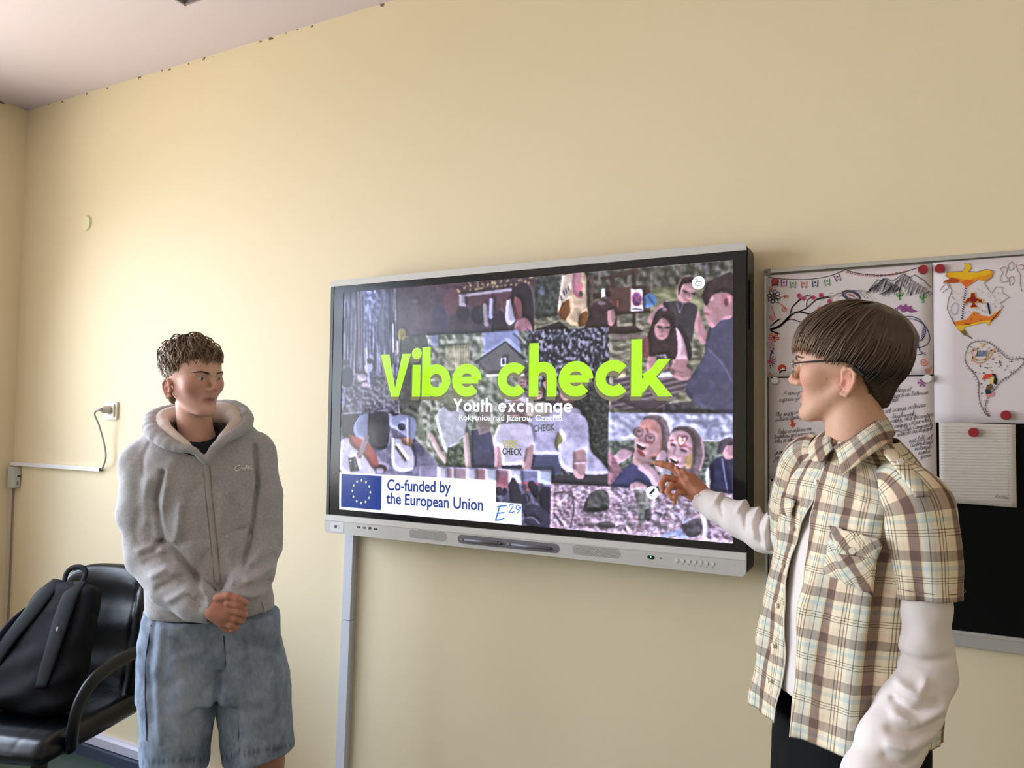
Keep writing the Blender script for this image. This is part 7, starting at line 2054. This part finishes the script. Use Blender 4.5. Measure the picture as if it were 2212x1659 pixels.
# --- white long-sleeved top
M_WT = mat('white_cotton', (226, 216, 212), .85, bump=(500, .12, .0006), sheen=.1)
NE2 = [L(1985, 1090, -.135), L(1995, 1220, -.137), L(1992, 1310, -.137), L(1990, 1395, -.135), L(1996, 1452, -.128), L(1966, 1525, -.165), L(1922, 1606, -.208), L(1884, 1680, -.24), L(1850, 1750, -.265)]
NR2 = [.044, .044, .0455, .0485, .051, .052, .050, .045, .040]
FA2 = [sh_f + [0, .01, -.03], L(1716, 1080, .15), L(1706, 1160, .165), L(1650, 1150, .215), L(1600, 1122, .26), L(1552, 1098, .305), L(1518, 1079, .335)]
FR2 = [.036, .046, .048, .046, .042, .036, .0335]
WF = [([(1940, 1390), (1985, 1402), (2040, 1398)], 8, 0.0064), ([(1935, 1440), (1975, 1458), (1990, 1440)], 7, -0.0096), ([(1925, 1470), (1960, 1490), (2010, 1478)], 6, 0.0096), ([(1925, 1488), (1975, 1510), (2030, 1490)], 7, -0.0096), ([(1915, 1515), (1960, 1528), (2020, 1516)], 6, 0.0080), ([(1912, 1536), (1955, 1548), (2000, 1540)], 7, -0.0080), ([(1905, 1560), (1935, 1580), (1985, 1566)], 7, 0.0064), ([(1895, 1600), (1900, 1640)], 9, -0.0064)]
WF2 = [([(1676, 1112), (1668, 1150), (1672, 1180)], 4, 0.0096), ([(1664, 1110), (1655, 1145), (1660, 1178)], 5, -0.0096), ([(1650, 1102), (1640, 1135), (1648, 1165)], 4, 0.0096), ([(1636, 1098), (1625, 1125), (1632, 1155)], 5, -0.0080), ([(1620, 1090), (1608, 1112), (1612, 1140)], 4, 0.0080), ([(1603, 1084), (1590, 1105)], 5, -0.0080), ([(1560, 1066), (1545, 1090), (1556, 1120)], 4, 0.0064), ([(1548, 1064), (1530, 1095)], 4, -0.0048)]
def f_slv(x, y, z): return grooves(RPF, x, y, z, s_chain(x, y, z, NE2, NR2, .02), WF) + .005 * (vnoise(x * 26, y * 26, z * 26) - .5)
def f_slv2(x, y, z):
    d = s_chain(x, y, z, FA2, FR2, .015)
    for (pts, w, dep) in WF2:
        P_ = [L(px, py, .2) for px, py in pts]; wm = RPF.m(w, .2); best = None
        for a, b in zip(P_[:-1], P_[1:]):
            dx, dz = b[0] - a[0], b[2] - a[2]; t = np.clip(((x - a[0]) * dx + (z - a[2]) * dz) / (dx * dx + dz * dz + 1e-9), 0, 1); d2 = (x - a[0] - t * dx) ** 2 + (z - a[2] - t * dz) ** 2
            best = d2 if best is None else np.minimum(best, d2)
        d = d + dep * np.exp(-best / (wm * wm))
    d = d + .004 * (vnoise(x * 30, y * 30, z * 30) - .5)
    cut = FA2[-1] - FA2[-2]; cut /= np.linalg.norm(cut); e_ = FA2[-1]
    d = smax(d, (x - e_[0]) * cut[0] + (y - e_[1]) * cut[1] + (z - e_[2]) * cut[2] - .006, .002)
    return smax(d, -s_cap(x, y, z, e_ - cut * .02, e_ + cut * .06, .0285), .002)
tz = [L(1826, q, 0)[2] for q in (1600, 1450, 1300, 1150, 1060, 1000)]
tA = [.165, .168, .170, .172, .165, .12]; tB = [.130, .132, .124, .106, .090, .070]; tX = [L(q, 1200, 0)[0] for q in (1812, 1818, 1828, 1843, 1850, 1856)]
def f_top(x, y, z):
    cx = np.interp(z, tz, tX); u_ = (x - cx) * FB[0] + y * FB[1]; v_ = (x - cx) * LBd[0] + y * LBd[1]
    k = ((np.abs(u_) / np.interp(z, tz, tB)) ** 2.3 + (np.abs(v_) / np.interp(z, tz, tA)) ** 2.3) ** (1 / 2.3)
    d = smax((k - 1) * .1, z - tz[-1], .02); e_ = L(1715, 1478, -.05)
    d = smax(d, e_[2] - .010 - (x - e_[0]) * .25 - z, .004)
    return d + .009 * (vnoise(x * 16, y * 16, z * 7) - .5)
top = nets_obj('white_top', f_top, *bounds([L(1650, 960, -.19), L(2000, 1600, .19)], .03), .006, M_WT, RPF.root)
lo, hi = bounds(NE2, .065); nets_obj('long_sleeve', f_slv, lo, hi, .0042, M_WT, top)
lo, hi = bounds(FA2, .065); nets_obj('long_sleeve', f_slv2, lo, hi, .0042, M_WT, top)

# --- checked short-sleeved shirt (lofted panels with cloth coordinates cu, cv)
def plaid():
    m = bpy.data.materials.new('checked_cotton'); m.use_nodes = True; nt = m.node_tree; b = nt.nodes['Principled BSDF']; N = nt.nodes.new; K = nt.links.new
    b.inputs['Roughness'].default_value = .85; b.inputs['Specular IOR Level'].default_value = .2
    def ramp(attr, per, stops):
        a = N('ShaderNodeAttribute'); a.attribute_name = attr
        d = N('ShaderNodeMath'); d.operation = 'DIVIDE'; d.inputs[1].default_value = per; K(a.outputs['Fac'], d.inputs[0])
        fr = N('ShaderNodeMath'); fr.operation = 'FRACT'; K(d.outputs[0], fr.inputs[0])
        r = N('ShaderNodeValToRGB'); r.color_ramp.interpolation = 'CONSTANT'; K(fr.outputs[0], r.inputs[0])
        el = r.color_ramp.elements
        el[0].position = 0; el[0].color = (*lin(stops[0][1]), 1); el[1].position = stops[1][0]; el[1].color = (*lin(stops[1][1]), 1)
        for p, c in stops[2:]:
            e = el.new(p); e.color = (*lin(c), 1)
        return r.outputs['Color']
    C0 = (255, 252, 243); BL = (230, 239, 243); PK = (252, 242, 234); BR = (154, 137, 135); TN = (230, 214, 188); LN = (180, 166, 160)
    u = ramp('cu', .080, [(0, C0), (.10, LN), (.122, C0), (.17, LN), (.192, C0), (.24, LN), (.262, C0), (.34, BL), (.44, LN), (.462, BL), (.60, TN), (.635, BR), (.86, TN), (.89, PK)])
    v = ramp('cv', .080, [(0, C0), (.14, LN), (.158, C0), (.20, LN), (.218, C0), (.26, LN), (.278, C0), (.40, PK), (.58, (194, 183, 180)), (.80, C0), (.90, BL)])
    mx = N('ShaderNodeMix'); mx.data_type = 'RGBA'; mx.blend_type = 'MULTIPLY'; mx.inputs['Factor'].default_value = 1.0
    K(u, mx.inputs['A']); K(v, mx.inputs['B'])
    m2 = N('ShaderNodeMix'); m2.data_type = 'RGBA'; m2.blend_type = 'MULTIPLY'; m2.inputs['Factor'].default_value = 1.0; m2.inputs['B'].default_value = (*lin((234, 228, 213)), 1)
    K(mx.outputs['Result'], m2.inputs['A']); K(m2.outputs['Result'], b.inputs['Base Color'])
    tc = N('ShaderNodeTexCoord'); n = N('ShaderNodeTexNoise'); n.inputs['Scale'].default_value = 60; n.inputs['Detail'].default_value = 3; K(tc.outputs['Object'], n.inputs['Vector'])
    bp = N('ShaderNodeBump'); bp.inputs['Strength'].default_value = .25; bp.inputs['Distance'].default_value = .002; K(n.outputs['Fac'], bp.inputs['Height']); K(bp.outputs['Normal'], b.inputs['Normal'])
    return m
M_PLAID = plaid()


def cloth(name, P, cu, cv, parent, m=None, thick=.0016, wr=.0):
    """P (rows, cols, 3) grid -> cloth mesh with thickness"""
    h, w = P.shape[:2]; V = P.reshape(-1, 3); idx = np.arange(h * w).reshape(h, w)
    F = np.stack([idx[:-1, :-1], idx[:-1, 1:], idx[1:, 1:], idx[1:, :-1]], -1).reshape(-1, 4)
    o = mesh_np(name, V, F, m or M_PLAID, parent, attrs={'cu': np.broadcast_to(cu, (h, w)), 'cv': np.broadcast_to(cv, (h, w))})
    if thick:
        md = o.modifiers.new('thick', 'SOLIDIFY'); md.thickness = thick; md.offset = 0
    return o


# ring rows: photo row, centre px, centre depth, lateral half, depth half (metres)
RW_ = [(944, 1861, .008, .072, .064), (958, 1861, .008, .100, .074), (985, 1860, .006, .145, .088), (1030, 1856, .004, .178, .102), (1075, 1852, .0, .187, .112), (1150, 1847, .0, .187, .122), (1250, 1836, .0, .188, .132), (1350, 1827, .0, .190, .142), (1450, 1820, .0, .192, .150), (1548, 1814, .0, .194, .156)]
ctr = np.array([L(r[1], r[0], r[2]) for r in RW_]); A_r = np.array([r[3] for r in RW_]); B_r = np.array([r[4] for r in RW_])
NR_ = 110
tt = np.linspace(0, len(RW_) - 1, NR_)
ctr_i = catmull(ctr, NR_); A_i = catmull(A_r[:, None], NR_)[:, 0]; B_i = catmull(B_r[:, None], NR_)[:, 0]; row_py = np.interp(tt, range(len(RW_)), [r[0] for r in RW_])
HEM = .985


def ring_pt(i, al):
    """point on ring row i at angle al (0 = front, +90deg = his left)"""
    ca, sa = np.cos(al), np.sin(al); e = 2 / 2.35
    fx = np.sign(ca) * np.abs(ca) ** e; lx = np.sign(sa) * np.abs(sa) ** e
    P = ctr_i[i] + FB * (B_i[i] * fx)[..., None] + LBd * (A_i[i] * lx)[..., None]
    P = P.copy()
    # shoulders drop to the sides in the top rows; far shoulder raised a little
    drop = np.interp(row_py[i], [928, 985, 1040, 1110], [.0, .045, .030, .0]); P[..., 2] -= drop * np.abs(sa) ** 1.5
    P[..., 2] += np.interp(row_py[i], [928, 985, 1075, 1200], [.0, .012, .012, .0]) * np.clip(-sa, 0, 1)
    P[..., 2] += .012 * np.clip(ca, 0, 1) * np.interp(row_py[i], [928, 985, 1040], [-.8, -.3, 0])
    return P


def edge_alpha(i, px, guess):
    al = np.radians(np.linspace(-75, 60, 271)); q = RPF.pix(ring_pt(i, al))[:, 0]
    # front branch: take the crossing nearest the guess
    s_ = np.where(np.sign(q[:-1] - px) != np.sign(q[1:] - px))[0]
    if len(s_) == 0: return al[np.argmin(np.abs(q - px))]
    k = s_[np.argmin(np.abs(al[s_] - guess))]; return al[k] + (al[k + 1] - al[k]) * (px - q[k]) / (q[k + 1] - q[k] + 1e-9)


OP = np.array([(928, 1800, 1800), (985, 1790, 1791), (1010, 1777, 1779), (1060, 1762, 1764), (1085, 1756, 1760), (1120, 1734, 1748), (1150, 1720, 1743), (1200, 1706, 1740), (1250, 1701, 1737), (1300, 1697, 1732), (1350, 1693, 1727), (1400, 1689, 1722), (1450, 1682, 1717), (1500, 1674, 1714), (1560, 1664, 1712), (1640, 1660, 1711)], float)
aR = np.zeros(NR_); aL = np.zeros(NR_); g = math.radians(2)
for i in range(NR_):
    pl_, pr_ = np.interp(row_py[i], OP[:, 0], OP[:, 1]), np.interp(row_py[i], OP[:, 0], OP[:, 2])
    aL[i] = edge_alpha(i, pr_, g); g = aL[i]
g = aL[0]
for i in range(NR_):
    aR[i] = edge_alpha(i, np.interp(row_py[i], OP[:, 0], OP[:, 1]), g); g = aR[i]
ker = np.ones(7) / 7; sm_ = lambda a: np.convolve(np.pad(a, 3, mode='edge'), ker, 'valid'); aL, aR = sm_(aL), sm_(aR)
rowlen = np.concatenate([[0], np.cumsum(np.linalg.norm(np.diff(ctr_i, axis=0), axis=1))])
chest = int(np.argmin(np.abs(row_py - 1150)))


def arc_u(al):      # arc length on the chest ring for a fan of angles
    a = np.linspace(-math.pi, math.pi, 721); P = ring_pt(chest, a); s_ = np.concatenate([[0], np.cumsum(np.linalg.norm(np.diff(P, axis=0), axis=1))]); return np.interp(al, a, s_)


def panel(sign, nC=90):
    Pm = np.zeros((NR_, nC, 3)); U_ = np.zeros((NR_, nC)); Vv = np.zeros((NR_, nC))
    for i in range(NR_):
        a0 = aL[i] if sign > 0 else aR[i]
        al = np.linspace(a0, math.pi * 1.0 if sign > 0 else -math.pi, nC)
        P_ = ring_pt(i, al)
        # folds: long vertical waves growing towards the hem, plus small crumples
        wv = np.interp(row_py[i], [985, 1100, 1300, 1620], [0, .002, .006, .011])
        nr = FB * np.cos(al)[:, None] + LBd * np.sin(al)[:, None]
        off = wv * (np.sin(al * 9 + 1.2 * math.sin(i * .05)) * .6 + np.sin(al * 17 + i * .03) * .25) + np.interp(row_py[i], [985, 1060], [0, 1]) * (.008 * (vnoise(al * 5 + 3, np.full(nC, i * .10), 2.0) - .5) + .005 * (vnoise(al * 12, np.full(nC, i * .22), 5.0) - .5))
        edge = np.exp(-np.linspace(0, 1, nC) * 26) * np.interp(row_py[i], [1060, 1140, 1300, 1600], [0, .006, .010, .012]) * math.sin(i * .17 + 1) * .6
        P_ = P_ + nr * (off + edge)[:, None]
        Pm[i] = P_; U_[i] = arc_u(al); Vv[i] = rowlen[i]
    # end at the hem height (curved tails)
    zl = HEM - .0
    return Pm, U_, Vv


shirt = None
for sign in (1, -1):
    Pm, U_, Vv = panel(sign)
    if sign > 0: Pm = Pm[:, ::-1]; U_ = U_[:, ::-1]; Vv = Vv[:, ::-1]
    o = cloth('checked_shirt' if shirt is None else 'front_panel', Pm, U_, Vv, RPF.root if shirt is None else shirt)
    if shirt is None: shirt = o
    # placket strip along the edge
    k = 0 if sign < 0 else -1
    e_ = Pm[:, k] ; e_ = e_[row_py > 1000]
    tube('placket_edge', e_[::2], .0016, mat('shirt_edge_cream', (232, 222, 200), .85), shirt, seg=6)
    M_BTN = mat('shell_button', (232, 224, 206), .3)
    for py in ((1040, 1150, 1230, 1310, 1390, 1470) if sign < 0 else ()):
        i = int(np.argmin(np.abs(row_py - py))); al = aR[i] - .10; p = ring_pt(i, np.array([al]))[0]; nr = FB * math.cos(al) + LBd * math.sin(al)
        if py == 1040: al = aL[i] - .02; p = ring_pt(i, np.array([al]))[0]
        bm_obj('button', cyl_bm(p + nr * .003, p + nr * .0062, .0055, 16), M_BTN, shirt, sm=False)

# short sleeves
def sleeve(name, path, rad, ncirc=56, nlen=46, seed=0, flat=1.0):
    C = catmull(path, nlen); Rr_ = catmull(np.array(rad)[:, None], nlen)[:, 0]; T_ = np.gradient(C, axis=0); T_ /= np.linalg.norm(T_, axis=1)[:, None]
    ref = np.array([.35, 1.0, 0]); Pm = np.zeros((nlen, ncirc, 3)); U_ = np.zeros((nlen, ncirc)); Vv = np.zeros((nlen, ncirc)); ln = np.concatenate([[0], np.cumsum(np.linalg.norm(np.diff(C, axis=0), axis=1))])
    a = np.linspace(0, 2 * math.pi, ncirc)
    for i in range(nlen):
        n1 = ref - T_[i] * (ref @ T_[i]); n1 /= np.linalg.norm(n1); n2 = np.cross(T_[i], n1)
        fl = i / (nlen - 1)
        r_ = Rr_[i] + .005 * np.sin(a * 3 + fl * 2 + seed) * fl + .003 * np.sin(a * 7 + fl * 3) * fl + .007 * (vnoise(np.cos(a) * 2 + 5, np.sin(a) * 2 + 5, fl * 4.0 + seed) - .5)
        Pm[i] = C[i] + (n1 * np.cos(a)[:, None] * flat + n2 * np.sin(a)[:, None]) * r_[:, None]; U_[i] = a * .066; Vv[i] = ln[i]
    return cloth(name, Pm, U_ + .02, Vv + .03, shirt)


sleeve('short_sleeve', [L(1912, 1036, -.060), L(1945, 1048, -.106), L(1974, 1088, -.128), L(1985, 1132, -.133), L(1992, 1200, -.136), L(1996, 1250, -.137), L(1999, 1289, -.138)], [.026, .050, .066, .068, .066, .061, .0585])
sleeve('short_sleeve', [L(1775, 975, .085), L(1752, 985, .110), L(1734, 1015, .128), L(1724, 1060, .140), L(1717, 1110, .150), L(1712, 1150, .157)], [.034, .048, .057, .060, .060, .058], seed=3)
# sleeve hem stitching
ringp = [L(2001, 1268, -.138) + np.array([.0612 * math.cos(a), .0612 * math.sin(a), 0]) for a in np.linspace(0, 2 * math.pi, 50)[:-1]]
V, F = tube_mesh(ringp, .0008, 5, closed=True); mesh_np('sleeve_hem_stitch', V, F, mat('brown_stitch', (128, 108, 98), .9), shirt)

# collar: two leaves folded over a stand
def strip(name, A0, A1, n=40, k=8, u0=0.0, bulge=.006):
    P0 = catmull([L(*p) for p in A0], n); P1 = catmull([L(*p) for p in A1], n); Pm = np.zeros((k, n, 3)); U_ = np.zeros((k, n)); Vv = np.zeros((k, n))
    ln = np.concatenate([[0], np.cumsum(np.linalg.norm(np.diff(P1, axis=0), axis=1))])
    for j in range(k):
        t = j / (k - 1); Pm[j] = P0 * (1 - t) + P1 * t; Pm[j] = Pm[j] + np.array([0, -bulge * math.sin(t * math.pi), bulge * .6 * math.sin(t * math.pi)]); U_[j] = t * np.linalg.norm(P1 - P0, axis=1) + u0; Vv[j] = ln
    return cloth(name, Pm, U_, Vv, shirt, thick=.0022)


strip('collar_leaf', [(1806, 972, -.088), (1838, 950, -.090), (1872, 926, -.066), (1900, 907, -.025), (1912, 898, .03), (1895, 892, .072)], [(1820, 1028, -.122), (1862, 996, -.140), (1900, 968, -.122), (1926, 948, -.062), (1932, 932, .02), (1912, 915, .10)], u0=.012)
strip('collar_leaf', [(1800, 970, -.080), (1796, 955, -.045), (1797, 940, -.01), (1812, 928, .03), (1840, 912, .06), (1895, 893, .075)], [(1776, 997, -.088), (1754, 994, -.045), (1748, 966, .01), (1774, 936, .06), (1830, 916, .10), (1905, 905, .11)], u0=.03)
strip('collar_stand', [(1806, 985, -.084), (1850, 958, -.078), (1895, 920, -.02), (1905, 905, .04)], [(1800, 966, -.080), (1842, 944, -.080), (1892, 908, -.025), (1902, 896, .04)], u0=.05)
# near chest pocket with buttoned flap
_al = np.radians(np.linspace(-40, 120, 200)); _RP = np.array([ring_pt(i, _al) for i in range(NR_)]); _RQ = RPF.pix(_RP); _RN = (FB * np.cos(_al)[:, None] + LBd * np.sin(_al)[:, None])


def on_front(px, py, lift=.007):
    d2 = (_RQ[..., 0] - px) ** 2 + (_RQ[..., 1] - py) ** 2; w = np.exp(-d2 / 9.0) + 1e-12 * (d2 == d2.min())
    w = np.where(d2 < 60, w, 0) + (d2 == d2.min()) * 1e-6; w /= w.sum()
    P_ = (w[..., None] * _RP).sum((0, 1)); n_ = (w.sum(0)[:, None] * _RN).sum(0); return P_ + n_ / np.linalg.norm(n_) * lift


def patch(name, c, u, v, ang, lift, n=12, taper=0.0):
    """quad patch on the shirt front given by 4 photo corners c (tl,tr,br,bl), cloth turned by ang"""
    C4 = np.array(c, float); Pm = np.zeros((n, n, 3)); U_ = np.zeros((n, n)); Vv = np.zeros((n, n))
    for j in range(n):
        for i in range(n):
            s_, t_ = i / (n - 1), j / (n - 1); q = (C4[0] * (1 - s_) + C4[1] * s_) * (1 - t_) + (C4[3] * (1 - s_) + C4[2] * s_) * t_
            Pm[j, i] = on_front(q[0], q[1], lift + .004 * math.sin(math.pi * s_) * math.sin(math.pi * t_))
            a, b = u * s_, v * t_; U_[j, i] = a * math.cos(ang) - b * math.sin(ang) + .3; Vv[j, i] = a * math.sin(ang) + b * math.cos(ang) + .3
    return cloth(name, Pm, U_, Vv, shirt, thick=.0022)


patch('chest_pocket', [(1800, 1148), (1896, 1178), (1884, 1284), (1784, 1236)], .11, .11, .75, .0095)
patch('pocket_flap', [(1802, 1134), (1908, 1166), (1892, 1206), (1814, 1196)], .11, .05, .75, .0150)
p = on_front(1846, 1186, .019); bm_obj('button', cyl_bm(p, p + (FB * .5 + LBd * .6) * .003, .0060, 16), M_BTN, shirt)
patch('pocket_flap', [(1700, 1072), (1728, 1082), (1716, 1118), (1696, 1108)], .04, .04, .4, .010, 6)
# shoulder tab
i_ = [L(1918, 972, -.112), L(1934, 990, -.136), L(1956, 1016, -.164), L(1978, 1046, -.194), L(1994, 1072, -.212)]
V, F = tube_mesh(catmull(i_, 24), .0150, 8, flat=.20, up=(.2, -.6, .8))
tb = mesh_np('shoulder_tab', V, F, M_PLAID, shirt, attrs={'cu': V[:, 0] * .8 + .35, 'cv': V[:, 2] * .8})
q = L(1944, 998, -.162); bm_obj('button', cyl_bm(q, q + np.array([.001, -.003, .002]), .0060, 16), M_BTN, shirt)

# --- black trousers and shoes
def f_pants(x, y, z):
    zt = 1.02; c0 = L(1828, 1600, .01)
    u_ = (x - c0[0]) * FB[0] + (y - c0[1]) * FB[1]; v_ = (x - c0[0]) * LBd[0] + (y - c0[1]) * LBd[1]
    k = ((np.abs(u_) / .125) ** 2.3 + (np.abs(v_) / .178) ** 2.3) ** (1 / 2.3); hip = smax(smax((k - 1) * .12, z - zt, .01), .78 - z, .04)
    d = hip
    for sd in (-1, 1):
        a = c0 + LBd * .088 * sd; d = smin(d, s_chain(x, y, z, [[a[0], a[1], .84], [a[0], a[1], .48], [a[0], a[1] + .01, .10]], [.096, .080, .072], .02), .02)
    return d + .010 * (vnoise(x * 14, y * 14, z * 10) - .5)
c0 = L(1828, 1600, .01)
nets_obj('black_trousers', f_pants, (c0[0] - .28, c0[1] - .28, .03), (c0[0] + .28, c0[1] + .28, 1.06), .010, mat('black_denim', (13, 13, 15), .9, bump=(500, .2, .0008), spec=.2), RPF.root)
for sd in (-1, 1):
    a = c0 + LBd * .088 * sd; b = a + FB * .13
    nets_obj('shoe', lambda x, y, z, a=a, b=b: smax(s_cap(x, y, z, [a[0], a[1], .05], [b[0], b[1], .04], .048, .042), .002 - z, .006), (min(a[0], b[0]) - .07, min(a[1], b[1]) - .07, -.01), (max(a[0], b[0]) + .07, max(a[1], b[1]) + .07, .12), .009, mat('dark_shoe', (40, 40, 44), .6), RPF.root)
